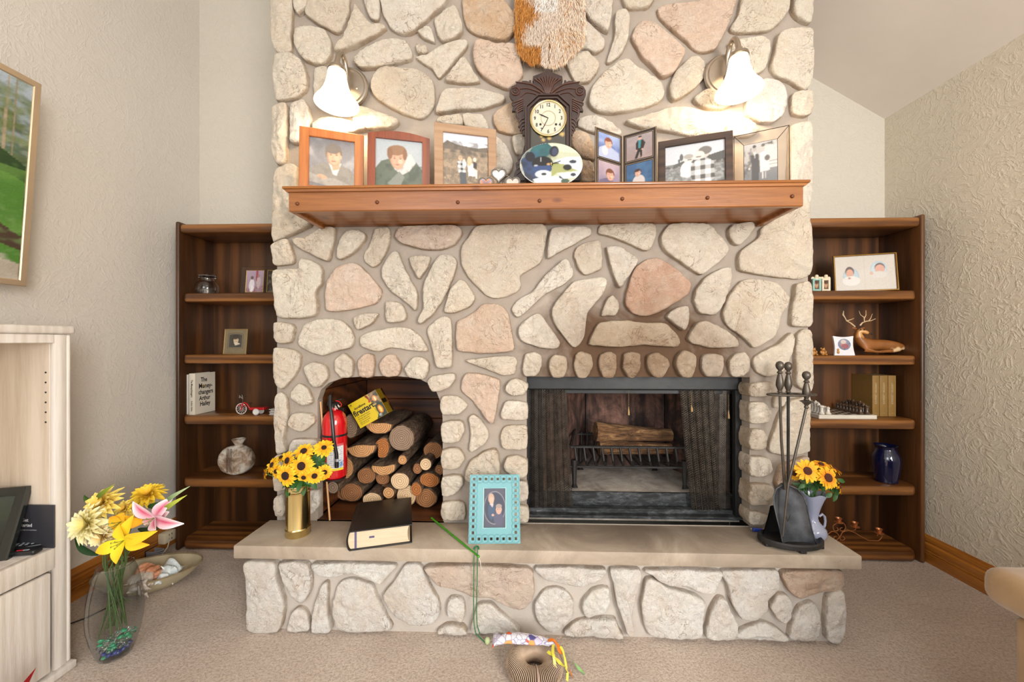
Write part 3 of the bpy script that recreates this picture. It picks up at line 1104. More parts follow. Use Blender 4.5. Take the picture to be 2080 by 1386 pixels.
# courses above the photograph's edge
for row, (z0_, z1_) in enumerate(((2.90, 3.10), (3.13, 3.33))):
    x = CX0 + .02
    while x < CX1 - .1:
        w_ = random.uniform(.16, .30)
        x1 = min(x + w_, CX1 - .01)
        if min(z1_, ceil_z(x1) - .03) - z0_ > .09 and x1 - x > .08:
            t_ = min(z1_, ceil_z(x1) - .03)
            P = [(x + .01, z0_ + .02), (x + w_ * .4, z0_), (x1 - .02, z0_ + .03), (x1, (z0_ + t_) / 2), (x1 - .03, t_), (x + w_ * .3, t_ - .01), (x, (z0_ + t_) / 2)]
            cnt += 1
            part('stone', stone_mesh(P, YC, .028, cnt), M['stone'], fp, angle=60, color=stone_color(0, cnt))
        x = x1 + .035
# side faces of the chimney breast above the bookcases
for sgn, X0 in ((-1, CX0), (1, CX1)):
    zz = 1.95
    while zz < 2.75:
        yy = YC + .13
        while yy < YB - .1:
            w_ = min(random.uniform(.14, .24), YB - .03 - yy)
            h_ = .17
            cnt += 1
            P = [(yy, zz + .02), (yy + w_ * .5, zz), (yy + w_, zz + .03), (yy + w_ - .01, zz + h_), (yy + w_ * .4, zz + h_ - .01), (yy + .01, zz + h_ - .02)]
            sm = stone_mesh(P, 0, .024, cnt, n=28)
            sm.v = [Vector((X0 + (-p.y) * sgn, p.x, p.z)) for p in sm.v]
            if sgn < 0:
                sm.f = [f[::-1] for f in sm.f]
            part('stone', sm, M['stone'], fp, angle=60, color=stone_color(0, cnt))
            yy += w_ + .035
        zz += .205

# ---- wood niche lining (boards)
M['niche'] = wood('niche_board', '#2e1608', '#6b3a18', 'X', 1.2, 0.5, 0.8)
NX0, NX1 = arch[0][0] - .004, arch[-1][0] + .004
NY1 = 2.32
for i in range(6):
    m = MB()
    z0_ = ZS + .01 + i * .118
    m.rbox(NX0, NY1, z0_, NX1, NY1 + .02, z0_ + .115, .003, 1)
    part('board', m, M['niche'], fp)
for sgn, X0 in ((-1, NX0), (1, NX1)):
    for i in range(6):
        m = MB()
        z0_ = ZS + .01 + i * .118
        m.rbox(X0, YC + .046, z0_, X0 + sgn * .02, NY1, z0_ + .115, .003, 1)
        part('board', m, M['niche'], fp)
m = MB()
m.box(NX0, YC + .046, ZS + .715, NX1, NY1, ZS + .735)
part('board', m, M['niche'], fp)
m = MB()
m.box(NX0, YC, ZS - .01, NX1, NY1, ZS + .004)
part('niche_floor', m, M['niche'], fp)

# ================================================================== HEARTH
he = thing('raised_hearth', 'raised stone hearth with a thick smooth slab top along the fireplace', 'hearth', (0.06, YH, 0))
m = MB()
HX0, HX1 = at(506, 693, YH).x, at(1709, 693, YH).x
m.box(HX0, YH, 0, HX1, YC - .002, .3127)
part('mortar', m, M['mortar_lit_tint'], he, smooth=False)
m = MB()
m.rbox(-1.183, 1.527, .3127, 1.310, YC - .002, ZS, .006, 2)
part('slab', m, M['slab'], he)
for zf, pts, kind in HSTONES:
    px = zf(pts)
    xs = [p[0] for p in px]
    P = [at(x, y, YH - .022) for x, y in px]
    P = [(p.x, min(max(p.z, .004), .308)) for p in P]
    cnt += 1
    corner = min(xs) < 505 or max(xs) > 1708
    part('stone', stone_mesh(P, YH, random.Random(cnt).uniform(.027, .036), cnt, back=.10 if corner else .01), M['stone'], he, angle=60, color=stone_color(kind or 4, cnt))  # plain stones turned white: the hearth front's brighter light, put into their colour
for sgn, X0 in ((-1, HX0), (1, HX1)):
    for zz in (.01,):
        P = [(YH + .10, zz + .01), (YC - .02, zz), (YC - .03, .30), (YH + .12, .30)]
        cnt += 1
        sm = stone_mesh(P, 0, .012, cnt, n=28)
        sm.v = [Vector((X0 + (-p.y) * sgn, p.x, p.z)) for p in sm.v]
        if sgn < 0:
            sm.f = [f[::-1] for f in sm.f]
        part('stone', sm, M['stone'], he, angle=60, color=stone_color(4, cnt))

# ================================================================== FIREBOX
M['black'] = plain('black_steel', '#232425', 0.45, 0.3, 0.35, 9, 0.001)
M['iron'] = plain('cast_iron', '#2d2b2a', 0.55, 0.4, 0.3, 20, 0.002)


def panel_mat():
    t = NT('refractory_panel')
    v = t.coord('Object')
    f = t.noise(5, 6, 0.7, v, 0.8)
    col = t.ramp(f, [(0.28, lin('#1c1411')), (0.45, lin('#4b342b')), (0.62, lin('#8a6455')), (0.8, lin('#a98474'))])
    mp = t.coord('Object', (9, 9, 1.2))
    f2 = t.noise(2, 4, 0.6, mp)
    col = t.mix(t.ramp(f2, [(0.38, (0.85, 0.85, 0.85)), (0.6, (0, 0, 0))]), col, lin('#150f0d'))
    t.color(col)
    t.rough(0.85)
    t.normal(t.bump(t.noise(40, 5, 0.6, v), 0.4, 0.004))
    return t.m


def ash_mat():
    t = NT('ashy_floor')
    v = t.coord('Object')
    col = t.ramp(t.noise(7, 6, 0.7, v, 0.5), [(0.3, lin('#6e635a')), (0.55, lin('#a39a90')), (0.75, lin('#c3bbb0'))])
    t.color(col)
    t.rough(0.95)
    t.normal(t.bump(t.noise(30, 5, 0.6, v), 0.5, 0.006))
    return t.m


def scuff_mat():
    t = NT('dusty_black_steel')
    v = t.coord('Object', (3, 3, 10))
    col = t.ramp(t.noise(6, 6, 0.75, v, 0.4), [(0.45, lin('#1e2022')), (0.62, lin('#4a4d50')), (0.75, lin('#8a8c8c'))])
    t.color(col)
    t.rough(0.5)
    t.set(Metallic=0.2)
    return t.m


M['panel'], M['ash'], M['scuff'] = panel_mat(), ash_mat(), scuff_mat()
YF = 1.82
fb = thing('firebox', 'black steel firebox with sooty pink refractory panels set in the stone fireplace', 'firebox', (.5, YF, ZS))
m = MB()
m.rbox(FX0 - .01, YF, .972, FX1 + .005, YF + .03, FZ1 + .01, .003, 1)
part('top_bar', m, M['black'], fb)
m = MB()
m.rbox(FX0 - .01, YF, ZS, FX0 + .012, YF + .03, .972, .002, 1)
part('side_post', m, M['black'], fb)
m = MB()
m.rbox(FX1 - .028, YF, ZS, FX1 + .005, YF + .03, .972, .002, 1)
part('side_post', m, M['black'], fb)
m = MB()
m.rbox(FX0, YF + .05, .945, FX1, YF + .07, .995, .002, 1)
part('inner_bar', m, M['black'], fb)
m = MB()
m.rbox(FX0, YF - .01, ZS + .001, FX1, YF + .05, ZS + .014, .002, 1)
m.rbox(FX0, YF + .025, ZS + .012, FX1, YF + .06, ZS + .032, .002, 1)
part('bottom_rail', m, M['scuff'], fb)
m = MB()
m.rbox(FX0, YF + .075, ZS, FX1, YF + .09, .458, .003, 1)
part('step', m, M['scuff'], fb)
m = MB()
m.add([(FX0, YF + .09, .455), (FX1, YF + .09, .455), (FX1, 2.36, .462), (FX0, 2.36, .462)], [(0, 1, 2, 3)])
m.box(FX0, YF + .02, ZS - .02, FX1, 2.36, ZS + .002)
part('firebox_floor', m, M['ash'], fb, smooth=False)
BX0, BX1, BY = .37, .83, 2.30
for (a, b) in (((BX0, BY), (.60, BY)), ((.60, BY), (BX1, BY)), ((.10, YF + .09), (BX0 - .004, BY)), ((BX1 + .004, BY), (.985, YF + .09))):
    d = Vector((b[0] - a[0], b[1] - a[1], 0))
    nrm = Vector((-d.y, d.x, 0)).normalized() * .025
    m = MB()
    V = []
    for z in (.45, 1.12):
        V += [(a[0], a[1], z), (b[0], b[1], z), (b[0] + nrm.x, b[1] + nrm.y, z), (a[0] + nrm.x, a[1] + nrm.y, z)]
    m.add(V, [(0, 3, 2, 1), (4, 5, 6, 7), (0, 1, 5, 4), (1, 2, 6, 5), (2, 3, 7, 6), (3, 0, 4, 7)])
    part('panel', m, M['panel'], fb, smooth=False)
m = MB()
m.box(FX0 - .02, YF + .06, 1.0, FX1 + .02, 2.36, 1.13)
m.box(FX0 - .02, YF + .03, ZS, FX0, 2.36, 1.1)
m.box(FX1, YF + .03, ZS, FX1 + .02, 2.36, 1.1)
m.box(FX0 - .02, 2.34, ZS, FX1 + .02, 2.36, 1.1)
m.box(FX0, YF + .09, .458, .098, YF + .1, 1.0)
part('steel_shell', m, M['black'], fb, smooth=False)


def mesh_curtain_mat():
    t = NT('chain_mail_mesh')
    uv = t.n('ShaderNodeTexCoord').outputs['UV']
    sp = t.n('ShaderNodeSeparateXYZ')
    t.l(uv, sp.inputs[0])
    a = t.math('SINE', t.math('MULTIPLY', t.math('ADD', sp.outputs[0], t.math('MULTIPLY', sp.outputs[1], 0.75)), 780))
    b = t.math('SINE', t.math('MULTIPLY', t.math('SUBTRACT', sp.outputs[0], t.math('MULTIPLY', sp.outputs[1], 0.75)), 780))
    f = t.math('MAXIMUM', a, b)
    al = t.math('GREATER_THAN', f, 0.30)
    t.color(t.ramp(t.noise(25, 3, 0.6, t.coord('Object')), [(0.3, lin('#35302b')), (0.7, lin('#5d554c'))]))
    t.set(Metallic=0.5, Roughness=0.42)
    t.l(al, t.b.inputs['Alpha'])
    return t.m


M['mail'] = mesh_curtain_mat()


def curtain(label, top, bot, zt, zb, y, amp, waves):
    m = MB()
    nu, nv = 90, 24
    V, Fc, UV = [], [], []
    for j in range(nv + 1):
        v = j / nv
        for i in range(nu + 1):
            u = i / nu
            x0 = top[0] + (bot[0] - top[0]) * v ** 1.3
            x1 = top[1] + (bot[1] - top[1]) * v ** 1.3
            ph = u * waves * 2 * PI
            V.append((x0 + (x1 - x0) * u + .005 * math.sin(ph * 2 + v), y + amp * math.sin(ph + .6 * math.sin(v * 2)) * (.7 + .5 * v), zt + (zb - zt) * v))
            UV.append((u * (abs(top[1] - top[0]) * 2.0), v * (zt - zb)))
    for j in range(nv):
        for i in range(nu):
            a = j * (nu + 1) + i
            Fc.append((a, a + 1, a + nu + 2, a + nu + 1))
    m.add(V, Fc)
    m.uv = UV
    o = part('mesh_curtain', m, M['mail'], fb, angle=180)
    if label:
        o['label'] = label
    return o


curtain('gathered mesh curtain on the left', (.025, .205), (.025, .235), .972, ZS + .028, YF + .036, .011, 5)
curtain('gathered mesh curtain pulled to a slant on the right', (.745, .905), (.80, .935), .972, ZS + .028, YF + .036, .011, 5)
curtain(None, (.86, .985), (.86, .985), .972, ZS + .028, YF + .05, .003, 2)
m = MB()
m.tube([(FX0, YF + .036, .968), (FX1, YF + .036, .968)], .004, 8)
part('curtain_rod', m, M['black'], fb)
M['brass_old'] = plain('old_brass', '#8f7650', 0.45, 0.7)
for (px_, y0_, y1_) in ((1277, 794, 845), (1405, 797, 838), (1480, 802, 852)):
    p0 = at(px_, y0_, YF + .02)
    p1 = at(px_, y1_, YF + .02)
    m = MB()
    k = 16
    for i in range(k):
        z = p0.z + (p1.z - p0.z) * .62 * i / k
        m.ell((p0.x, p0.y, z), .0017, 6, 4)
    m.tube([(p0.x, p0.y, p0.z), (p0.x, p0.y, p1.z)], .0006, 4)
    zz = p0.z + (p1.z - p0.z) * .62
    m.lathe([(.0005, p1.z - zz), (.006, p1.z - zz + .004), (.005, p1.z - zz + .02), (.002, -.004), (.001, 0)], 10, (p0.x, p0.y, zz))
    part('pull_chain', m, M['brass_old'], fb)

# ---- grate and the two charred logs
gr = thing('fireplace_grate', 'black cast iron log grate standing on the ashy firebox floor', 'grate', (.6, 2.0, .458))
gx0, gx1, gy0, gy1 = .235, .835, 1.95, 2.22
m = MB()
for y_ in (gy0, gy1):
    m.tube([(gx0 + (.0 if y_ == gy0 else .06), y_, .665), (gx1 - (0 if y_ == gy0 else .05), y_, .665)], .0075, 6)
for (xa, xb) in ((gx0, gx0 + .06), (gx1, gx1 - .05)):
    m.tube([(xa, gy0, .665), (xb, gy1, .70)], .0075, 6)
m.tube([(gx0, gy0, .565), (gx1, gy0, .565)], .006, 6)
part('rim', m, M['iron'], gr)
for i in range(13):
    x = gx0 + .03 + i * .0455
    m = MB()
    xb = x + (.5 * (gx0 + gx1) - x) * .25
    m.tube([(x - .008, gy0 - .004, .665), (x, gy0 - .008, .60), (x + .014, gy0 + .02, .565), (xb + .01, (gy0 + gy1) / 2, .575), (xb, gy1, .60), (xb, gy1, .68)], .0062, 6)
    part('bar', m, M['iron'], gr)
for (x, y_) in ((gx0 + .02, gy0), (gx1 - .03, gy0), (gx0 + .09, gy1), (gx1 - .09, gy1)):
    m = MB()
    m.tube([(x, y_, .60), (x, y_, .52), (x, y_ - .004, .48), (x, y_ - .012, .463)], [.016, .012, .010, .017], 10)
    part('leg', m, M['iron'], gr)


def log_mat(name, c1, c2, sc=1.0):
    t = NT(name)
    v = t.coord('Object', (2.5, 14, 14))
    f = t.noise(3 * sc, 7, 0.72, v, 1.0)
    t.color(t.ramp(f, [(0.32, lin('#1f140c')), (0.5, lin(c1)), (0.7, lin(c2))]))
    t.rough(0.9)
    t.normal(t.bump(f, 0.9, 0.012))
    return t.m


M['burnt'] = log_mat('charred_log', '#6d4c2f', '#b08a5d')
M['logend'] = None


def rough_log(p0, p1, r0, r1, seed, flat=0.0, n=20, seg=14):
    p0, p1 = Vector(p0), Vector(p1)
    d = (p1 - p0)
    T_ = d.normalized()
    N_ = Vector((0, 0, 1))
    N_ = (N_ - T_ * N_.dot(T_)).normalized()
    B_ = T_.cross(N_)
    V, Fc = [], []
    for i in range(seg + 1):
        s = i / seg
        c = p0 + d * s
        rr = r0 + (r1 - r0) * s
        for k in range(n):
            a = 2 * PI * k / n
            q = Vector((math.cos(a) * 1.4, math.sin(a) * 1.4, s * d.length * 7 + seed * 9))
            r_ = rr * (1 + .16 * noise.noise(q) + .10 * noise.noise(q * 3))
            V.append(c + (N_ * math.sin(a) * (1 - flat) + B_ * math.cos(a)) * r_)
    for i in range(seg):
        for k in range(n):
            Fc.append((i * n + k, i * n + (k + 1) % n, (i + 1) * n + (k + 1) % n, (i + 1) * n + k))
    Fc.append(tuple(range(n - 1, -1, -1)))
    Fc.append(tuple(seg * n + k for k in range(n)))
    m = MB()
    m.add(V, Fc)
    return m


m = rough_log((.40, 2.06, .63), (.79, 2.09, .622), .036, .03, 3)
o = part('charred_log', m, M['burnt'], None, loc=(.6, 2.07, .63))
tag(o, 'lower charred log lying on the bars of the fireplace grate', 'log')
m = rough_log((.385, 2.08, .712), (.80, 2.12, .685), .050, .034, 5)
o = part('charred_log', m, M['burnt'], None, loc=(.6, 2.1, .70))
tag(o, 'thick upper charred log resting on the lower one in the grate', 'log')

# ================================================================== MANTEL
M['mantel'] = wood('mantel_pine', '#774318', '#a5682f', 'X', 1.6, 0.33, 0.5, knots=True, coat=0.35)
ma = thing('mantel_shelf', 'orange-brown wooden mantel shelf with round pegs across the stone chimney', 'mantel', (.065, YC, 1.71))
MZ = 1.808
m = MB()
m.rbox(-.93, 1.49, 1.712, 1.061, 1.512, 1.795, .003, 1)
part('front_board', m, M['mantel'], ma)
for x0, x1 in ((-.93, -.908), (1.039, 1.061)):
    m = MB()
    m.rbox(x0, 1.512, 1.712, x1, YC - .004, 1.795, .003, 1)
    part('end_board', m, M['mantel'], ma)
m = MB()
m.box(-.908, 1.512, 1.728, 1.039, YC - .004, 1.745)
part('bottom_panel', m, M['mantel'], ma)
m = MB()
m.rbox(-.948, 1.475, 1.797, 1.078, YC - .004, MZ, .004, 2)
m.prism([(-.948, 0), (-.948, 0)] and [(-.945, 1.797), (1.075, 1.797), (1.064, 1.787), (-.934, 1.787)], 1.482, YC - .006)
part('top_board', m, M['mantel'], ma)
M['peg'] = plain('peg_wood', '#5f3217', 0.4)
for px_, py_ in ((604, 414), (766, 411), (930, 411), (1096, 408), (1264, 404), (1437, 402), (1609, 399)):
    p = at(px_, py_, 1.489)
    m = MB()
    m.lathe([(.0075, 0), (.0068, .003), (.0045, .0055), (.0005, .0065)], 14, X=T(p) @ rot(R(90), 'X'))
    part('peg', m, M['peg'], ma)
# ================================================================== SCONCES
M['nickel'] = plain('brushed_nickel', '#b5aa9c', 0.28, 1.0, 0.05, 30)
M['shade'] = emit('lit_frosted_glass', '#ffe9c4', 3.4, '#fff6e6')


def sconce(X, Zp, label):
    """X centre, Zp centre of the back plate"""
    y0 = YC - .026
    r = thing('wall_sconce', label, 'wall lamp', (X, y0, Zp), group='pair of sconces above the mantel')
    m = MB()
    m.lathe([(.0945, 0), (.0945, .004), (.090, .010), (.082, .011), (.078, .016), (.03, .020), (.0005, .021)], 36, X=T((X, y0, Zp)) @ rot(R(90), 'X'))
    bp_ = part('back_plate', m, M['nickel'], r)
    for dz in (0.0,):
        m = MB()
        m.lathe([(.006, 0), (.0055, .004), (.0005, .006)], 12, X=T((X + .048, y0 - .016, Zp - .012)) @ rot(R(90), 'X'))
        part('screw', m, M['nickel'], bp_)
    m = MB()
    ysh = 1.625
    pts = []
    # arm leaves the plate, loops up and over, and drops into the shade's cap
    for i in range(25):
        a = i / 24
        ang = PI * 1.12 * a
        yy = (y0 - .012) + (ysh - (y0 - .012)) * (1 - math.cos(ang)) / (1 - math.cos(PI * 1.12)) * 1.0
        zz = Zp + .015 + .105 * math.sin(ang) - .018 * a
        pts.append((X, yy, zz))
    pts = [(X, y0 + .0, Zp - .02), (X, y0 - .02, Zp - .022)] + pts[1:]
    ps = []
    for i in range(len(pts)):
        ps.append(pts[i])
    m.tube(ps, .0105, 12)
    m.lathe([(.017, 0), (.020, .006), (.016, .018), (.0005, .02)], 20, X=T((X, y0 - .012, Zp - .022)) @ rot(R(90), 'X'))
    part('arm', m, M['nickel'], r)
    zt = Zp + .012
    m = MB()
    m.lathe([(.0005, .028), (.014, .028), (.018, .016), (.036, .006), (.039, -.006), (.034, -.010)], 28, (X, ysh, zt))
    part('shade_cap', m, M['nickel'], r)
    m = MB()
    prof = [(.034, -.004), (.037, -.02), (.041, -.045), (.047, -.07), (.056, -.095), (.069, -.118), (.083, -.136), (.089, -.146), (.090, -.152), (.087, -.150), (.080, -.138), (.066, -.120), (.053, -.097), (.044, -.072), (.038, -.046), (.033, -.02)]
    m.lathe(prof, 40, (X, ysh, zt))
    part('glass_shade', m, M['shade'], r, angle=180)
    l = bpy.data.lights.new('bulb', 'POINT')
    l.energy = 4.8
    l.color = (1.0, 0.80, 0.54)
    l.shadow_soft_size = .035
    o = bpy.data.objects.new('bulb', l)
    o.location = (X, ysh, zt - .165)
    COL.objects.link(o)
    return r


sconce(-.802, 2.355, 'lit frosted bell sconce above the orange-framed photo, left side of chimney')
sconce(.893, 2.375, 'lit frosted bell sconce above the dark-framed photo, right side of chimney')

# ================================================================== PRINTS (flat pictures painted into a fine mesh)
M['print'] = vcol('photo_print', 0.35, coat=0.35)
M['print_matte'] = vcol('matte_print', 0.6)
M['canvas'] = M['print']


def paint(w, h, layers, res=90, seed=1):
    """returns grid coordinates (0..1) and linear colours"""
    nx = int(res * w / max(w, h)) + 2
    ny = int(res * h / max(w, h)) + 2
    gx, gy = np.meshgrid(np.linspace(0, 1, nx), np.linspace(0, 1, ny))
    C = np.zeros((ny, nx, 3))
    rs = np.random.RandomState(seed)
    asp = w / h

    def smoothn(scale):
        k = max(2, int(scale))
        g = rs.rand(k + 2, k + 2)
        x = gx * k
        y = gy * k
        xi, yi = np.minimum(x.astype(int), k), np.minimum(y.astype(int), k)
        fx, fy = x - xi, y - yi
        return (g[yi, xi] * (1 - fx) + g[yi, xi + 1] * fx) * (1 - fy) + (g[yi + 1, xi] * (1 - fx) + g[yi + 1, xi + 1] * fx) * fy

    for L in layers:
        k = L[0]
        if k == 'fill':
            C[:] = lin(L[1])
            continue
        if k == 'grad':      # y0, y1, colour bottom, colour top
            y0, y1 = L[1], L[2]
            msk = (gy >= y0) & (gy <= y1)
            f = ((gy - y0) / (y1 - y0))[..., None]
            C2 = np.array(lin(L[3])) * (1 - f) + np.array(lin(L[4])) * f
            C[msk] = C2[msk]
            continue
        if k == 'noise':     # x0,y0,x1,y1, scale, colour, amount
            x0, y0, x1, y1, sc, colr, amt = L[1:]
            n_ = smoothn(sc) * .6 + smoothn(sc * 2.3) * .4
            f = np.clip((n_ - .45) * 4, 0, 1)[..., None] * amt
            msk = (gx >= x0) & (gx <= x1) & (gy >= y0) & (gy <= y1)
            C2 = C * (1 - f) + np.array(lin(colr)) * f
            C[msk] = C2[msk]
            continue
        if k == 'ell':       # cx cy rx ry colour [rot]
            cx, cy, rx, ry, colr = L[1:6]
            a = R(L[6]) if len(L) > 6 else 0
            dx, dy = (gx - cx) * asp, gy - cy
            rx = rx * asp
            xx = dx * math.cos(a) + dy * math.sin(a)
            yy = -dx * math.sin(a) + dy * math.cos(a)
            d = (xx / rx) ** 2 + (yy / ry) ** 2
            f = np.clip((1.06 - d) / .12, 0, 1)[..., None]
        elif k == 'rect':
            x0, y0, x1, y1, colr = L[1:6]
            f = ((gx >= x0) & (gx <= x1) & (gy >= y0) & (gy <= y1)).astype(float)[..., None]
        elif k == 'poly':
            pts, colr = L[1], L[2]
            ins = np.zeros_like(gx, dtype=bool)
            n_ = len(pts)
            for i in range(n_):
                x1, y1 = pts[i]
                x2, y2 = pts[(i + 1) % n_]
                if y1 == y2:
                    continue
                cnd = ((gy < y1) != (gy < y2)) & (gx < (x2 - x1) * (gy - y1) / (y2 - y1) + x1)
                ins ^= cnd
            f = ins.astype(float)[..., None]
        elif k == 'check':   # poly, n, colour a, colour b
            pts, nn, ca, cb = L[1:5]
            ins = np.zeros_like(gx, dtype=bool)
            n_ = len(pts)
            for i in range(n_):
                x1, y1 = pts[i]
                x2, y2 = pts[(i + 1) % n_]
                if y1 == y2:
                    continue
                ins ^= ((gy < y1) != (gy < y2)) & (gx < (x2 - x1) * (gy - y1) / (y2 - y1) + x1)
            ck = (np.floor(gx * asp * nn) % 2) + (np.floor(gy * nn) % 2)
            ramp_ = np.array([lin(ca), tuple((p + q) / 2 for p, q in zip(lin(ca), lin(cb))), lin(cb)])
            C2 = ramp_[ck.astype(int)]
            C[ins] = C2[ins]
            continue
        C = C * (1 - f) + np.array(lin(colr)) * f
    for _ in range(1 if res < 200 else 0):
        E = np.pad(C, ((1, 1), (1, 1), (0, 0)), mode='edge')
        C = (E[:-2, 1:-1] + E[2:, 1:-1] + E[1:-1, :-2] + E[1:-1, 2:] + C * 2) / 6
    g = rs.rand(ny, nx)[..., None]
    C = C * (.72 + .13 * g)
    return gx, gy, C


def picture_mb(w, h, layers, res=90, seed=1, cx=0, y=0, z0=0, X=None, rnd_=None):
    gx, gy, C = paint(w, h, layers, res, seed)
    ny, nx = gx.shape
    m = MB()
    V = [(cx + (a - .5) * w, y, z0 + b * h) for a, b in zip(gx.ravel(), gy.ravel())]
    i, j = np.meshgrid(np.arange(ny - 1), np.arange(nx - 1), indexing='ij')
    a = (i * nx + j).ravel()
    Fc = [(int(q), int(q + 1), int(q + nx + 1), int(q + nx)) for q in a]
    if rnd_ is not None:      # round: keep only faces whose centre lies in the ellipse
        keep = []
        for f in Fc:
            u = sum(gx.ravel()[k] for k in f) / 4 - .5
            v = sum(gy.ravel()[k] for k in f) / 4 - .5
            if (u * u + v * v) * 4 <= rnd_:
                keep.append(f)
        Fc = keep
    cols = [tuple(c) for c in C.reshape(-1, 3)]
    if X is not None:
        V = [X @ Vector(p) for p in V]
    m.v = [Vector(p) for p in V]
    m.f = Fc
    m.c = cols
    return m


def picture(w, h, layers, parent, name='photograph', res=90, seed=1, y=0, z0=0, cx=0, mat=None, rnd_=None, label=None):
    m = picture_mb(w, h, layers, res, seed, cx, y, z0, rnd_=rnd_)
    o = part(name, m, mat or M['print'], parent, world=False, smooth=False)
    if label:
        o['label'] = label
    return o


def standing(TL, TR, YL, YR, zbase, tilt=4.0):
    """a frame standing on zbase whose top corners are seen at TL and TR at depths YL, YR"""
    a, b = at(TL[0], TL[1], YL), at(TR[0], TR[1], YR)
    w = math.hypot(b.x - a.x, b.y - a.y)
    yaw = math.atan2(b.y - a.y, b.x - a.x)
    H = (a.z + b.z) / 2 - zbase
    h = H / math.cos(R(tilt))
    cx, cy = (a.x + b.x) / 2, (a.y + b.y) / 2
    back = math.sin(R(tilt)) * h
    # front normal is local -Y; base stands forward of the top
    cx += math.sin(yaw) * back
    cy -= math.cos(yaw) * back
    return Vector((cx, cy, zbase)), yaw, w, h


def mitred(w, h, b, th, r=.002):
    """frame as four mitred bars; local X right, Z up, front at y=0, back at y=th. Outer lip proud."""
    m = MB()
    x0, x1, z0, z1 = -w / 2, w / 2, 0, h
    o_ = [(x0, z0), (x1, z0), (x1, z1), (x0, z1)]
    i_ = [(x0 + b, z0 + b), (x1 - b, z0 + b), (x1 - b, z1 - b), (x0 + b, z1 - b)]
    V = []
    for (p, y) in ((o_, th), (o_, r), ([(x * (1 - 2 * r / w), z0 + (z - z0) * (1 - 2 * r / h) + r) for x, z in o_], 0), ([(x + (r if x < 0 else -r) * -1, z + (-r if z < h / 2 else r)) for x, z in i_], 0), (i_, r), (i_, th * .75)):
        V += [(x, y, z) for x, z in p]
    Fc = []
    for k in range(5):
        for q in range(4):
            Fc.append((k * 4 + q, k * 4 + (q + 1) % 4, (k + 1) * 4 + (q + 1) % 4, (k + 1) * 4 + q))
    for q in range(4):
        Fc.append((5 * 4 + q, 5 * 4 + (q + 1) % 4, (q + 1) % 4, q))
    m.add(V, Fc)
    return m


def framed(name, label, TL, TR, YL, YR, b, th, mat, layers, group=None, zb=MZ + .0005, tilt=4, res=90, seed=1, cat='picture frame', arch=0.0, mat2=None, matw=0.0):
    loc, yaw, w, h = standing(TL, TR, YL, YR, zb, tilt)
    r = thing(name, label, cat, loc, rz=yaw, rx=-R(tilt), group=group)
    if arch:
        n_ = 16
        out = [(-w / 2, 0), (w / 2, 0)] + [(w / 2 - w * i / n_, h - arch + arch * math.sin(PI * i / n_)) for i in range(n_ + 1)]
        inn = [(-w / 2 + b, b), (w / 2 - b, b), (w / 2 - b, h - arch - b * .55), (-w / 2 + b, h - arch - b * .55)]
        m = MB()
        lp = [[Vector((x, z, 0)) for x, z in out], [Vector((x, z, 0)) for x, z in inn[::-1]]]
        fl = [p for l in lp for p in l]
        F1 = []
        for a_, b_, c_ in geometry.tessellate_polygon(lp):
            pa, pb, pc = fl[a_], fl[b_], fl[c_]
            if (pb.x - pa.x) * (pc.y - pa.y) - (pc.x - pa.x) * (pb.y - pa.y) < 0:
                b_, c_ = c_, b_
            F1.append((a_, b_, c_))
        m.add([(p.x, 0, p.y) for p in fl], F1)
        k = len(out)
        m.add([(x, 0, z) for x, z in out] + [(x, th, z) for x, z in out], [(i, i + k, (i + 1) % k + k, (i + 1) % k) for i in range(k)])
        m.add([(x, 0, z) for x, z in inn] + [(x, th * .7, z) for x, z in inn], [(i, (i + 1) % 4, (i + 1) % 4 + 4, i + 4) for i in range(4)])
        part('frame', m, mat, r, world=False)
        pw, ph, pz = w - 2 * b, h - arch - b * 1.55, b
    else:
        part('frame', mitred(w, h, b, th), mat, r, world=False, smooth=False)
        pw, ph, pz = w - 2 * b, h - 2 * b, b
    m = MB()
    m.box(-w / 2 + .004, th * .72, .004, w / 2 - .004, th, h - arch - .004)
    part('backing', m, M['black'], r, world=False, smooth=False)
    # easel leg
    m = MB()
    dz_ = h * .7
    m.add([(-.015, th, dz_), (.015, th, dz_), (.02, th + math.tan(R(tilt)) * dz_ + .045, .004), (-.02, th + math.tan(R(tilt)) * dz_ + .045, .004)], [(0, 1, 2, 3), (3, 2, 1, 0)])
    part('easel_leg', m, M['black'], r, world=False, smooth=False)
    if mat2:
        m = MB()
        m.box(-pw / 2, th * .5, pz, pw / 2, th * .55, pz + ph)
        part('mount', m, mat2, r, world=False, smooth=False)
        picture(pw - 2 * matw, ph - 2 * matw, layers, r, res=res, seed=seed, y=th * .48, z0=pz + matw)
    else:
        picture(pw, ph, layers, r, res=res, seed=seed, y=th * .5, z0=pz)
    return r, w, h


M['f_orange'] = wood('honey_wood', '#98501c', '#c27a3a', 'Z', 1.5, 0.3, 0.4, coat=0.5)
M['f_cherry'] = wood('cherry_wood', '#6a2a0f', '#984a20', 'Z', 1.5, 0.3, 0.3, coat=0.5)
M['f_oak'] = wood('pale_oak', '#967457', '#b09274', 'X', 2.2, 0.5, 0.4)
M['f_dark'] = wood('dark_walnut_frame', '#2c1f17', '#543b2b', 'X', 1.6, 0.5, 0.5)
SK = '#e8b795'


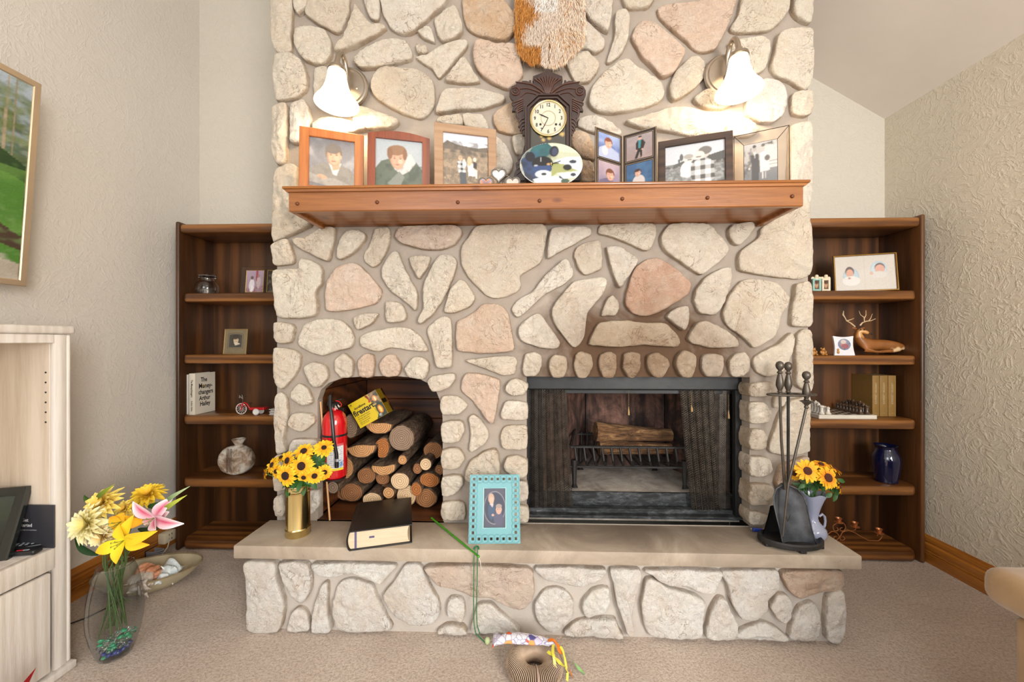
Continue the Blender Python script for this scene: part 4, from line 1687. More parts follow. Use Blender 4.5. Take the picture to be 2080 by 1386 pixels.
def face(cx, cy, s, hair='#7a553a', skin='#e3b393', rotd=0, capp=None):
    sh = '#d0a084'
    L = [('ell', cx, cy + .16 * s, .44 * s, .47 * s, hair), ('ell', cx, cy, .36 * s, .48 * s, sh, rotd), ('ell', cx + .03 * s, cy + .02 * s, .31 * s, .45 * s, skin, rotd), ('ell', cx + .16 * s, cy - .08 * s, .12 * s, .12 * s, '#efc8ab'), ('ell', cx + .39 * s * .95, cy - .02 * s, .06 * s, .1 * s, skin),
         ('ell', cx - .15 * s, cy + .06 * s, .055 * s, .028 * s, '#7d5c48'), ('ell', cx + .15 * s, cy + .06 * s, .055 * s, .028 * s, '#7d5c48'),
         ('ell', cx - .15 * s, cy + .13 * s, .08 * s, .015 * s, hair), ('ell', cx + .15 * s, cy + .13 * s, .08 * s, .015 * s, hair),
         ('ell', cx, cy - .07 * s, .05 * s, .09 * s, sh), ('ell', cx, cy - .05 * s, .035 * s, .09 * s, skin),
         ('ell', cx, cy - .25 * s, .13 * s, .028 * s, '#b9705e')]
    if capp:
        L += [('ell', cx - .02 * s, cy + .36 * s, .42 * s, .24 * s, capp, 8), ('ell', cx - .06 * s, cy + .24 * s, .40 * s, .07 * s, capp, 8)]
    else:
        L += [('ell', cx - .05 * s, cy + .36 * s, .36 * s, .16 * s, hair, 6)]
    return L


boy1 = [('grad', 0, 1, '#b5b1af', '#8f8c8e'), ('noise', 0, .3, 1, 1, 4, '#c9c6c4', .8), ('noise', 0, 0, 1, 1, 6, '#6f6d70', .35),
        ('poly', [(0.02, .36), (.25, .50), (.42, .50), (.68, .50), (.9, .42), (1, .3), (1, 0), (0, .08)], '#a39c90'),
        ('poly', [(.42, .52), (.52, .28), (.60, .26), (.70, .52)], '#f1ece6'), ('poly', [(.45, .58), (.52, .36), (.66, .40), (.68, .6)], SK),
        ] + face(.53, .66, .42, '#8f7c66', '#eebf9d', 0, '#8b8075') + [
        ('poly', [(0, .28), (.2, .22), (.55, .20), (1, .06), (1, 0), (0, .05)], '#b9b1a6'), ('ell', .28, .21, .11, .045, SK, -12), ('poly', [(0, .10), (.5, .02), (1, -.1), (0, -.1)], '#8d8a88'), ('noise', 0, 0, 1, .45, 14, '#857c70', .35)]
framed('picture_frame', 'honey-orange wooden frame, boy in grey cap and sweater, leftmost on mantel', (608, 254), (739, 275), 1.56, 1.64, .037, .018, M['f_orange'], boy1, seed=2)
boy2 = [('grad', 0, 1, '#c9ccce', '#b9c2c6'), ('noise', 0, 0, 1, 1, 3, '#d8d8d6', .5),
        ('poly', [(0, .40), (.12, .55), (.32, .62), (.7, .66), (.86, .58), (1, .42), (1, 0), (0, 0)], '#66705f'),
        ('poly', [(.28, .60), (.40, .40), (.55, .28), (.72, .38), (.86, .56), (.74, .74), (.66, .66), (.4, .5)], '#dedad4'), ('noise', 0, 0, 1, .5, 8, '#3f473c', .55), ('poly', [(.25, .1), (.5, .36), (.62, .26), (.5, 0)], '#8d9187'),
        ] + face(.46, .60, .42, '#9a7150', '#dfae90', 5) + [('ell', .44, .80, .20, .10, '#9c7352', 8), ('ell', .30, .72, .06, .12, '#93694a'), ('ell', .62, .72, .05, .12, '#93694a')]
framed('picture_frame', 'cherry-brown arched-top wooden frame, boy with long fringe in green jacket', (747, 261), (873, 273), 1.575, 1.635, .031, .018, M['f_cherry'], boy2, seed=3, arch=.018)
fam = [('fill', '#8d7a66'), ('grad', .76, 1, '#dfe0e6', '#d3d7e2'), ('poly', [(0, .80), (.1, .86), (.3, .80), (.5, .78), (.75, .76), (1, .80), (1, .6), (0, .66)], '#6d6154'), ('noise', 0, .6, 1, .86, 12, '#4d4a40', .6),
       ('noise', 0, .35, 1, .7, 9, '#b09a80', .7), ('noise', 0, .4, 1, .62, 14, '#5f5b4b', .5), ('noise', 0, 0, 1, .5, 22, '#b39d80', .8), ('noise', 0, 0, 1, .35, 26, '#5d5440', .55),
       ('check', [(.30, .48), (.46, .50), (.50, .28), (.34, .26)], 22, '#e8e6e4', '#2b2d33'), ('poly', [(.36, .28), (.50, .28), (.52, .02), (.38, .02)], '#4a5058'), ('ell', .38, .54, .045, .045, '#dcb292'), ('ell', .38, .57, .045, .03, '#b9a184'),
       ('ell', .46, .50, .03, .035, '#e6d3c3'), ('ell', .47, .44, .045, .06, '#d8d8da'),
       ('poly', [(.53, .48), (.66, .46), (.72, .22), (.56, .20)], '#e9e6e3'), ('ell', .59, .52, .045, .05, '#e2bd9d'), ('ell', .58, .50, .05, .09, '#d9bd92'), ('ell', .60, .52, .03, .04, '#e9c6ab'),
       ('ell', .70, .54, .035, .04, '#ead6c6'), ('poly', [(.67, .50), (.75, .48), (.75, .36), (.67, .38)], '#34302f'), ('poly', [(.66, .36), (.76, .34), (.76, .18), (.72, .18)], '#ddd9d5'), ('poly', [(.56, .22), (.64, .22), (.62, .1), (.58, .1)], '#7a6c5a')]
framed('picture_frame', 'pale oak frame, family of four standing in a brown field', (882, 246), (1008, 264), 1.575, 1.64, .036, .018, M['f_oak'], fam, seed=4, res=120)
plaid = [('fill', '#8a8a88'), ('grad', .55, 1, '#d6d8dc', '#cfd2d8'), ('poly', [(0, .50), (.2, .56), (.35, .62), (.5, .60), (1, .60), (1, .45), (0, .45)], '#55544f'), ('poly', [(.70, .66), (1, .74), (1, .5), (.7, .5)], '#4d4c48'), ('ell', .28, .70, .03, .09, '#5a5a56'), ('ell', .24, .62, .02, .05, '#5a5a56'),
         ('noise', 0, 0, 1, .52, 26, '#b4b4b0', .8), ('noise', 0, 0, 1, .5, 30, '#4c4b47', .5),
         ('ell', .40, .64, .085, .10, '#d9d4cc'), ('ell', .40, .70, .08, .06, '#a9a49b'), ('ell', .42, .62, .04, .015, '#5c5550'),
         ('ell', .38, .38, .12, .20, '#e9e7e4'), ('ell', .36, .26, .10, .06, '#f2f0ee'),
         ('check', [(.44, .46), (.55, .60), (.68, .64), (.82, .50), (.84, .1), (.74, -.01), (.48, -.01), (.44, .2)], 9, '#efeeec', '#57534f'),
         ('ell', .64, .74, .12, .13, '#cfc6bc'), ('ell', .68, .80, .11, .10, '#77706a'), ('ell', .58, .70, .09, .10, '#e0d8cf'), ('ell', .57, .66, .05, .02, '#8a8078')]
framed('picture_frame', 'wide dark walnut frame, black-and-white photo of man in plaid holding child', (1337, 287), (1489, 264), 1.62, 1.535, .028, .018, M['f_dark'], plaid, seed=5, res=110, tilt=3)

# ---- clear glass frame with thin dark leading, far right
loc, yaw, w, h = standing((1491, 278), (1603, 254), 1.615, 1.535, MZ + .0005, 3)
r = thing('glass_photo_frame', 'clear glass frame with thin black edging, old couple photo, rightmost on mantel', 'picture frame', loc, rz=yaw, rx=-R(3))
M['clear'] = glass('clear_glass', (0.98, 0.97, 0.94), 0.01)
M['lead'] = plain('dark_leading', '#41372f', 0.4, 0.6)
m = MB()
b = .036
ins = .020
o_ = [(-w / 2, 0), (w / 2, 0), (w / 2, h), (-w / 2, h)]
i_ = [(-w / 2 + b, b * .8), (w / 2 - b, b * .8), (w / 2 - b, h - b), (-w / 2 + b, h - b)]
m.add([(x, 0, z) for x, z in o_] + [(x, ins, z) for x, z in i_] + [(x, .003, z) for x, z in o_] + [(x, ins + .003, z) for x, z in i_],
      [(i, (i + 1) % 4, (i + 1) % 4 + 4, i + 4) for i in range(4)] + [(i + 8, i + 12, (i + 1) % 4 + 12, (i + 1) % 4 + 8) for i in range(4)] + [(i, i + 8, (i + 1) % 4 + 8, (i + 1) % 4) for i in range(4)])
part('glass_border', m, M['clear'], r, world=False, smooth=False)
m = MB()
for lp, y_ in ((o_, 0), (i_, ins)):
    for i in range(4):
        a_, b_ = lp[i], lp[(i + 1) % 4]
        m.tube([(a_[0], y_, a_[1]), (b_[0], y_, b_[1])], .0013, 6)
for i in range(4):
    m.tube([(o_[i][0], 0, o_[i][1]), (i_[i][0], ins, i_[i][1])], .0013, 6)
part('edging', m, M['lead'], r, world=False)
coup = [('fill', '#b5aea6'), ('grad', .4, 1, '#b9b4ae', '#c9c5c0'), ('grad', 0, .42, '#77787a', '#8a8a88'), ('noise', 0, .2, .3, .9, 10, '#5d5a56', .8), ('rect', .62, .35, 1, .9, '#d8d5d0'), ('rect', .66, .5, 1, .52, '#a8a49e'), ('rect', .62, .42, 1, .44, '#8e8a86'), ('poly', [(.6, .95), (.85, .98), (.95, .75), (.88, .9)], '#6d6863'),
        ('poly', [(.20, .72), (.44, .74), (.48, .45), (.44, .06), (.24, .06), (.24, .4)], '#504c4b'), ('poly', [(.28, .80), (.36, .80), (.34, .62)], '#dad5cf'), ('ell', .32, .86, .055, .075, '#b9b1a8'), ('ell', .32, .92, .055, .035, '#4d4843'), ('ell', .16, .40, .03, .03, '#d9d4ce'),
        ('poly', [(.48, .74), (.70, .78), (.78, .30), (.50, .28)], '#e4e0db'), ('ell', .58, .86, .055, .07, '#cbc3ba'), ('ell', .58, .92, .06, .035, '#6f675f'), ('ell', .70, .60, .08, .07, '#6d6660'), ('rect', .55, .12, .58, .28, '#e0dbd5'), ('rect', .63, .12, .66, .28, '#e0dbd5')]
picture(w - 2 * b, h - 1.8 * b, coup, r, res=80, seed=6, y=ins - .001, z0=b * .8)
m = MB()
m.box(-w / 2 + b, ins, b * .8, w / 2 - b, ins + .002, h - b)
part('backing', m, plain('cream_card', '#cfc5b2', 0.7), r, world=False, smooth=False)

# ---- black bi-fold with four portraits
M['bif'] = plain('brown_black_card', '#2a1e18', 0.42, 0, 0.1, 8, coat=0.2)
M['gilt'] = plain('gilt_line', '#d9c3a2', 0.35, 0.5)
por = [
    [('grad', 0, 1, '#2f4d94', '#8aa2d4'), ('noise', 0, 0, 1, 1, 3, '#b6c2e2', .5), ('poly', [(0, 0), (.02, .36), (.3, .52), (.6, .50), (.95, .34), (1, 0)], '#b9c2dd'), ('ell', .30, .30, .14, .2, '#e3d6dc')] + face(.46, .62, .42, '#7c3d28', '#dfae98'),
    [('grad', 0, 1, '#8b7f99', '#b9a2ac'), ('noise', 0, 0, 1, 1, 3, '#c9b3ba', .5), ('poly', [(0, 0), (.05, .2), (.4, .36), (.9, .2), (1, 0)], '#6f6580')] + face(.54, .48, .46, '#7c4a34', '#dca892'),
    [('grad', 0, 1, '#a38d8a', '#a89c9d'), ('noise', 0, 0, 1, 1, 3, '#bba6a4', .5), ('poly', [(.34, .10), (.46, .46), (.60, .46), (.62, .12), (.56, .02), (.52, .30), (.42, .02), (.32, .02)], '#2b2422'), ('poly', [(.36, .66), (.44, .78), (.64, .78), (.74, .62), (.66, .40), (.38, .40)], '#362b29'), ('poly', [(.47, .80), (.58, .80), (.54, .44), (.46, .44)], '#3f8f9a'), ('ell', .52, .86, .065, .075, '#dcae96'), ('ell', .53, .92, .07, .04, '#3b2a22'), ('ell', .38, .36, .035, .025, '#dcae96'), ('ell', .62, .38, .035, .025, '#dcae96')],
    [('grad', 0, 1, '#31587f', '#43658f'), ('noise', 0, 0, 1, 1, 4, '#4f7aa0', .5), ('ell', .48, .22, .24, .28, '#d9cfcb')] + face(.44, .58, .30, '#4b3128', '#ddb09b')]
hp = at(1264.5, 276, 1.605)
lo, ro = at(1209, 258, 1.53), at(1334, 256, 1.535)
r = thing('bifold_photo_frame', 'black standing bi-fold photo holder with four portraits, open like a book', 'picture frame', (hp.x, hp.y, MZ + .0005))
for k, (a_, b_) in enumerate(((lo, hp), (hp, ro))):
    w = math.hypot(b_.x - a_.x, b_.y - a_.y)
    yaw = math.atan2(b_.y - a_.y, b_.x - a_.x)
    h = hp.z - MZ
    Xm = T((a_.x, a_.y, MZ + .0005)) @ rot(yaw, 'Z')
    m = MB()
    m.rbox(.0008, 0, 0, w - .0008, .004, h, .001, 1, X=Xm)
    pn = part('panel', m, M['bif'], r)
    mg = .017
    hh = (h - 3 * mg) / 2
    for q in range(2):
        z0_ = h - mg - hh - q * (hh + mg)
        mm = picture_mb(w - 2 * mg, hh, por[k * 2 + q], 60, 8 + k * 2 + q, w / 2, -.0007, z0_, X=Xm)
        part('photograph', mm, M['print'], pn, smooth=False)
        m = MB()
        e = .0035
        xa, xb, za, zb_ = mg - e, w - mg + e, z0_ - e, z0_ + hh + e
        for (p_, q_) in (((xa, za), (xb, za)), ((xb, za), (xb, zb_)), ((xb, zb_), (xa, zb_)), ((xa, zb_), (xa, za))):
            m.tube([(p_[0], -.0004, p_[1]), (q_[0], -.0004, q_[1])], .0005, 5, X=Xm)
        part('gilt_line', m, M['gilt'], pn)
    m = MB()
    for (p_, q_) in (((.003, .002), (.003, h - .002)), ((.003, h - .002), (w - .003, h - .002)), ((w - .003, h - .002), (w - .003, .002))):
        m.tube([(p_[0], -.0004, p_[1]), (q_[0], -.0004, q_[1])], .0006, 5, X=Xm)
    part('gilt_line', m, M['gilt'], pn)

# ---- small triple heart frame
M['pewter'] = plain('pewter', '#7d766c', 0.38, 0.8, 0.2, 60)
c0 = at(1011, 372, 1.515)
r = thing('heart_photo_frame', 'small pewter frame of three joined hearts in front of pale oak frame', 'picture frame', (c0.x, c0.y, MZ + .0005))


def heart(cx, cz, s, n=28):
    out = []
    for i in range(n):
        t_ = 2 * PI * i / n
        x = 16 * math.sin(t_) ** 3
        y = 13 * math.cos(t_) - 5 * math.cos(2 * t_) - 2 * math.cos(3 * t_) - math.cos(4 * t_)
        out.append((cx + x / 16 * s, cz + (y + 2) / 16 * s))
    return out


for k, (px_, py_, rr, cc) in enumerate(((987, 374, 15.5, '#c98a63'), (1013, 357, 16, '#d9cfcf'), (1041, 374, 15.5, '#d3b9ac'))):
    p = at(px_, py_, c0.y)
    s_ = rr * c0.y / FPX
    m = MB()
    m.prism(heart(p.x, p.z, s_ * 1.05), p.y, p.y + .005)
    for q in heart(p.x, p.z, s_ * 1.0, 40):
        pass
    hp_ = heart(p.x, p.z, s_ * .98, 32)
    m.tube([(x, p.y, z) for x, z in hp_], .0022, 6, closed=True)
    ht = part('heart', m, M['pewter'], r)
    m = MB()
    hp2 = heart(p.x, p.z, s_ * .78, 24)
    cx_, cz_ = p.x, p.z
    m.add([(cx_, p.y - .0008, cz_)] + [(x, p.y - .0008, z) for x, z in hp2], [(0, 1 + (i + 1) % 24, 1 + i) for i in range(24)], col=[lin('#6f5b6b' if k == 0 else cc)] + [lin(cc) if i % 5 else lin('#8493b8' if k == 0 else '#b9a39a') for i in range(24)])
    part('photograph', m, M['print'], ht, smooth=False)
m = MB()
rr_ = random.Random(3)
for (xa, za, xb, zb_) in ((990, 362, 1003, 352), (1024, 352, 1036, 362), (1003, 372, 1024, 372), (1006, 341, 1020, 341)):
    for i in range(5):
        s_ = i / 4
        p = at(xa + (xb - xa) * s_, za + (zb_ - za) * s_, c0.y)
        pts = [(p.x + .004 * math.cos(a_ * .9) * (1 - a_ / 9), p.y + .002, p.z + .004 * math.sin(a_ * .9) * (1 - a_ / 9)) for a_ in range(8)]
        m.tube(pts, .0011, 5)
m.rbox(at(977, 372, c0.y).x, c0.y + .001, MZ + .0008, at(1052, 372, c0.y).x, c0.y + .006, MZ + .006, .001, 1)
part('scrollwork', m, M['pewter'], r)

# ---- oval clock plate with a painted dog
pc = at(1120, 331, 1.53)
rx_, rz_ = 64 * 1.53 / FPX, 49 * 1.53 / FPX
r = thing('oval_clock_plate', 'oval glossy clock plate painted with a black-and-white dog, leaning before carved clock', 'clock', (pc.x, 1.53, MZ + .0005), rx=-R(10))
zc = pc.z - MZ
M['glaze'] = plain('white_glaze', '#dfe0dc', 0.12, 0, 0.03, 6, coat=0.6)
m = MB()
m.lathe([(.0005, -.006), (.9, -.006), (.97, -.002), (1.0, .002), (1.0, .005), (.96, .006), (.0005, .006)], 56, X=T((0, 0, zc)) @ rot(R(90), 'X') @ Matrix.Diagonal((rx_, rz_, 1, 1)))
part('plate', m, M['glaze'], r, world=False)
dog = [('fill', '#c7cbb0'), ('noise', 0, .5, 1, 1, 4, '#8d9468', .7), ('poly', [(.1, .6), (.2, .95), (.5, 1.05), (.55, .8), (.3, .55)], '#2f6f74'), ('noise', 0, .6, .5, 1, 5, '#1f3f4a', .5), ('poly', [(.45, 1), (.8, .95), (.95, .75), (.6, .8)], '#e0e0c4'),
       ('poly', [(.55, .58), (.75, .66), (.97, .66), (1, .3), (.75, .42)], '#dbe5ee'), ('poly', [(.5, .52), (.7, .50), (.92, .34), (.6, .30), (.5, .2)], '#a3a869'),
       ('poly', [(0, .6), (.12, .72), (.24, .66), (.32, .5), (.3, .1), (.1, .1)], '#1b2740'), ('noise', 0, 0, .35, .8, 6, '#3e5b8c', .5), ('ell', .36, .52, .17, .17, '#0e1118'), ('ell', .55, .80, .075, .13, '#191d2e', -10), ('ell', .56, .79, .045, .09, '#3b4562', -10), ('ell', .16, .68, .08, .12, '#151a28', 20),
       ('ell', .36, .40, .15, .14, '#2f4a7c'), ('ell', .36, .56, .14, .1, '#0d0f16'), ('rect', .325, .56, .34, .66, '#d8dbe2'), ('ell', .37, .27, .13, .09, '#dfe6ee'), ('ell', .38, .27, .045, .03, '#20242c'), ('ell', .25, .47, .03, .02, '#b9bdc8'), ('ell', .46, .50, .03, .025, '#c9a06a'),
       ('poly', [(.2, .15), (.4, .22), (.7, .22), (.75, .06), (.3, .02)], '#e3ecf3'), ('ell', .76, .42, .07, .07, '#15181d'), ('ell', .85, .55, .06, .04, '#2b3544'), ('ell', .84, .26, .05, .05, '#20283a'), ('ell', .70, .2, .08, .05, '#28323e'), ('poly', [(.6, .28), (.95, .32), (.96, .22), (.7, .15)], '#eef2f5'), ('ell', .85, .25, .045, .04, '#222a38'), ('poly', [(.28, .06), (.68, .07), (.68, .03), (.28, .02)], '#1d2030'), ('ell', .72, .1, .07, .06, '#35503a')]
mm = picture_mb(rx_ * 2 * .985, rz_ * 2 * .985, dog, 110, 12, 0, -.0068, zc - rz_ * .985, rnd_=1.0)
part('painting', mm, M['print'], r, world=False, smooth=False)
m = MB()
m.tube([(0, -.009, zc), (.038, -.009, zc + .012)], .0012, 5)
m.tube([(0, -.0105, zc), (.03, -.0105, zc + .002)], .0012, 5)
hd = part('clock_hand', m, M['black'], r, world=False)
M['brass'] = plain('polished_brass', '#d8c68c', 0.17, 1.0, 0.03, 10)
m = MB()
m.ell((0, -.011, zc), .004, 10, 8)
m.ell((0, -.009, zc - .006), .003, 10, 8)
part('hub', m, M['brass'], r, world=False)
m = MB()
m.tube([(-.05, -.008, .006), (-.05, -.020, .002), (-.05, .05, .001), (-.045, .02, zc * .8)], .002, 6)
m.tube([(.05, -.008, .006), (.05, -.020, .002), (.05, .05, .001), (.045, .02, zc * .8)], .002, 6)
m.tube([(-.05, -.010, .008), (.05, -.010, .008)], .0025, 6)
part('wire_stand', m, M['black'], r, world=False)

# ================================================================== CARVED SHELF CLOCK
M['carved'] = wood('dark_carved_walnut', '#20110c', '#3c2118', 'Z', 1.3, 0.42, 0.3, coat=0.2)
M['carved2'] = plain('carved_relief', '#452519', 0.4, 0, 0.2, 30, coat=0.3)
YK = 1.64
kc = at(1113.5, 376, YK)
ck = thing('carved_shelf_clock', 'antique dark carved wooden shelf clock with cream dial under the fur pelt', 'clock', (kc.x, YK, MZ + .0005))
kz = lambda x, y: (at(1010 + (512 + x) / 4.95, 110 + y / 4.95, YK).x, at(1010 + (512 + x) / 4.95, 110 + y / 4.95, YK).z)
half = [(30, 92), (32, 120), (150, 165), (155, 212), (143, 222), (150, 243), (166, 236), (170, 205), (190, 207), (192, 222), (220, 212), (262, 212), (268, 226), (325, 218), (320, 250), (368, 270), (392, 310), (394, 355), (375, 395), (350, 418), (372, 445), (352, 470), (366, 522), (332, 520), (330, 560), (308, 600), (296, 640), (302, 678), (284, 685), (286, 715), (262, 720), (258, 765), (236, 770), (236, 870), (262, 960), (296, 985), (312, 1005), (300, 1030), (330, 1060), (322, 1120), (345, 1170), (335, 1235)]
sil = [kz(x, y) for x, y in half] + [kz(-x, y) for x, y in half[::-1]]
lowz = MZ + .03
sil = [(x, max(z, lowz)) for x, z in sil]
m = MB()
m.prism(sil, YK + .035, YK + .050)
part('backboard', m, M['carved'], ck, smooth=False)
# carved relief: fan, scrolls, leaves, as tapered ridges on the board
m = MB()
yb_ = YK + .034


def ridge(pts, r0, r1=None):
    P = [kz(x, y) for x, y in pts]
    sp = smoothpoly(P, 14, closed=False)
    r1 = r1 or r0 * .3
    m.tube([(p.x, yb_, p.y) for p in sp], [r0 + (r1 - r0) * i / 13 for i in range(14)], 6)


for a_ in range(-4, 5):
    t_ = a_ / 4.5
    ridge([(t_ * 22, 345), (t_ * 70, 250), (t_ * 150, 165 + abs(t_) * 35)], .0025, .0045)
part('carved_fan', m, M['carved2'], ck)
for s_ in (-1, 1):
    m = MB()
    ridge([(s_ * 30, 345), (s_ * 80, 300), (s_ * 170, 250), (s_ * 330, 225)], .006, .002)
    ridge([(s_ * 30, 365), (s_ * 110, 320), (s_ * 210, 290), (s_ * 300, 300)], .005, .002)
    ridge([(s_ * 60, 385), (s_ * 140, 345), (s_ * 220, 335), (s_ * 280, 380)], .004, .002)
    ridge([(s_ * (330 + 40 * math.cos(q * .7)), 320 + 40 * math.sin(q * .7)) for q in range(9)], .0045, .003)
    ridge([(s_ * (330 + 18 * math.cos(q * .9)), 320 + 18 * math.sin(q * .9)) for q in range(7)], .003, .002)
    part('carved_scroll', m, M['carved2'], ck)
    m = MB()
    for q in range(6):
        ridge([(s_ * 255, 400 + q * 22), (s_ * (300 + q * 3), 420 + q * 25), (s_ * (365 - q * 14), 440 + q * 32)], .0045, .002)
    part('carved_leaf', m, M['carved2'], ck)
    m = MB()
    for q in range(4):
        ridge([(s_ * 240, 600 + q * 35), (s_ * 268, 610 + q * 38), (s_ * (296 - q * 10), 640 + q * 38)], .004, .002)
    part('carved_leaf', m, M['carved2'], ck)
    m = MB()
    for q in range(4):
        ridge([(s_ * 240, 980 + q * 40), (s_ * 270, 1000 + q * 45), (s_ * (305 + q * 5), 1030 + q * 50)], .0045, .002)
    part('carved_scroll', m, M['carved2'], ck)
xa, xb = kz(-232, 500)[0], kz(232, 500)[0]
m = MB()
zt_ = kz(0, 400)[1]
zm_ = kz(0, 520)[1]
w2 = kz(105, 400)[0] - kz(0, 400)[0]
cx_ = kz(0, 0)[0]
m.prism([(xa, MZ + .03), (xb, MZ + .03), (xb, zm_), (cx_ + w2, zt_), (cx_ - w2, zt_), (xa, zm_)], YK + .002, YK + .034)
part('case', m, M['carved'], ck, smooth=False)
m = MB()
for i, (e, y_, rr) in enumerate(((.004, YK, .0055), (.020, YK - .002, .003))):
    lp = [(xa + e, MZ + .035), (xa + e, zm_ - e * .4), (cx_ - w2 + e * .4, zt_ - e), (cx_ + w2 - e * .4, zt_ - e), (xb - e, zm_ - e * .4), (xb - e, MZ + .035)]
    m.tube([(x, y_, z) for x, z in lp], rr, 6)
part('door_moulding', m, M['carved'], ck)
m = MB()
m.rbox(kz(-395, 0)[0], YK - .012, MZ + .001, kz(395, 0)[0], YK + .052, MZ + .030, .006, 3)
m.rbox(kz(-345, 0)[0], YK - .004, MZ + .030, kz(345, 0)[0], YK + .052, MZ + .042, .004, 2)
part('base', m, M['carved'], ck)
dc = Vector((kz(0, 652)[0], YK - .003, kz(0, 652)[1]))
rd = 175 / 4.95 * YK / FPX
M['dial'] = plain('cream_dial', '#c3bfab', 0.4, 0, 0.03)
m = MB()
m.lathe([(rd * .97, 0), (rd * .97, .002), (.0005, .002)], 48, X=T(dc) @ rot(R(90), 'X'))
dl = part('dial', m, M['dial'], ck)
M['bezel'] = plain('pale_brass', '#c4b07a', 0.3, 0.85)
m = MB()
m.tube([(dc.x + rd * math.cos(a_ * PI / 24), dc.y - .003, dc.z + rd * math.sin(a_ * PI / 24)) for a_ in range(48)], .0042, 8, closed=True)
part('bezel', m, M['bezel'], ck)
m = MB()
for i in range(1, 13):
    a_ = PI / 2 - i * PI / 6
    text_on(m, str(i), .021, T((dc.x + rd * .76 * math.cos(a_), dc.y - .0028, dc.z + rd * .76 * math.sin(a_))), .0006, sx=.85)
part('numerals', m, plain('dial_black', '#2a2825', 0.5), dl, smooth=False)
m = MB()
for rr in (rd * .40, rd * .43, rd * .90):
    m.tube([(dc.x + rr * math.cos(a_ * PI / 24), dc.y - .0022, dc.z + rr * math.sin(a_ * PI / 24)) for a_ in range(48)], .0005, 4, closed=True)
part('dial_ring', m, M['bezel'], dl)
m = MB()
for (dx, dz) in ((-78, 62), (78, 62)):
    p = kz(dx, 652 + dz)
    m.lathe([(.005, 0), (.005, .001), (.0005, .001)], 14, X=T((p[0], dc.y - .0022, p[1])) @ rot(R(90), 'X'))
part('winding_hole', m, M['black'], dl)
for (ex, ey, wd) in ((-95, -42, .0022), (-62, 120, .0016)):
    e = kz(ex, 652 + ey)
    m = MB()
    m.tube([(dc.x, dc.y - .005, dc.z), (dc.x + (e[0] - dc.x) * .7, dc.y - .005, dc.z + (e[1] - dc.z) * .7), (e[0], dc.y - .005, e[1])], [wd * .6, wd, .0004], 6)
    part('clock_hand', m, M['black'], dl)
gl = [('fill', '#2f2a1e')]
rg = random.Random(4)
gold = '#c4a55a'
for i in range(26):
    gl.append(('ell', rg.random(), rg.random(), .045, .03, gold, rg.uniform(0, 180)))
    gl.append(('ell', rg.random(), rg.random(), .03, .03, '#3a3424'))
for i in range(8):
    gl.append(('ell', (i + .5) / 8, .5, .05, .09, '#d8c79a'))
    gl.append(('ell', (i + .5) / 8, .5, .035, .06, '#55492c'))
wg = xb - xa - .05
mm = picture_mb(wg, kz(0, 700)[1] - MZ - .045, gl, 80, 3, cx_, YK - .001, MZ + .045)
part('gilded_glass', mm, M['print'], ck, smooth=False)

# ================================================================== FUR PELT
M['fur'] = vcol('fur_hair', 0.65, spec=0.25)
YP = YC - .045
pel = [(1047, -160), (1185, -160), (1186, 30), (1186, 60), (1183, 88), (1172, 103), (1160, 112), (1148, 128), (1125, 136), (1108, 134), (1100, 128), (1098, 95), (1094, 124), (1080, 130), (1062, 116), (1050, 100), (1046, 60), (1047, 0)]
pw = [at(x, y, YP) for x, y in pel]
pl = thing('fur_pelt', 'orange and cream fur pelt hanging on the stones above carved clock', 'pelt', (pw[0].x, YP, 2.4))
m = MB()
m.prism([(p.x, p.z) for p in pw], YP + .004, YP + .016)
part('hide', m, plain('hide', '#b98d5f', 0.8), pl, smooth=False)


def inpoly(x, y, P):
    ins_ = False
    for i in range(len(P)):
        x1, y1 = P[i]
        x2, y2 = P[(i + 1) % len(P)]
        if (y1 > y) != (y2 > y) and x < (x2 - x1) * (y - y1) / (y2 - y1) + x1:
            ins_ = not ins_
    return ins_


m = MB()
V, Fc, Cc = [], [], []
rg = random.Random(11)
ORG, ORD, PALE, GRY, WHT = lin('#d2924a'), lin('#a5662a'), lin('#f2e0ca'), lin('#dccaba'), lin('#faf5ee')
k = 0
while k < 21000:
    x, y = rg.uniform(1044, 1188), rg.uniform(-150, 136)
    if not inpoly(x, y, pel):
        continue
    k += 1
    p = at(x, y, YP + rg.uniform(-.004, .004))
    u = (x - 1046) / 140
    f = noise.noise(Vector((x * .025, y * .02, 0)))
    if u + f * .25 + rg.uniform(-.07, .07) < .22:
        c = ORG if rg.random() < .75 else ORD
    elif u + f * .3 + rg.uniform(-.1, .1) < .55:
        c = GRY if rg.random() < .6 else PALE
        if y > 90 and u < .40:
            c = ORG if rg.random() < .5 else ORD
    else:
        c = PALE if rg.random() < .72 else (GRY if rg.random() < .6 else ORG)
        if y > 60 and rg.random() < .25:
            c = lin('#dbb184')
    if y < 22 and .30 < u < .62 and rg.random() < .8:
        c = WHT
    kk = rg.uniform(.75, 1.12)
    c = tuple(min(1, v * kk) for v in c)
    L = rg.uniform(.018, .036)
    sw = (u - .5) * .35 + f * .5 + rg.uniform(-.2, .2) + (.35 if .36 < u < .5 and y > 70 else 0) * -1
    wdt = rg.uniform(.0005, .0010)
    d = Vector((math.sin(sw), 0, -math.cos(sw)))
    o1 = p
    o2 = p + d * L * .55 + Vector((0, -.009 - rg.random() * .006, 0))
    o3 = p + d * L + Vector((0, -.005 - rg.random() * .008, 0))
    b_ = len(V)
    V += [o1 + Vector((-wdt, 0, 0)), o1 + Vector((wdt, 0, 0)), o2 + Vector((wdt * .8, 0, 0)), o2 + Vector((-wdt * .8, 0, 0)), o3]
    Fc += [(b_, b_ + 1, b_ + 2, b_ + 3), (b_ + 3, b_ + 2, b_ + 4)]
    Cc += [tuple(v * .7 for v in c)] * 2 + [c] * 3
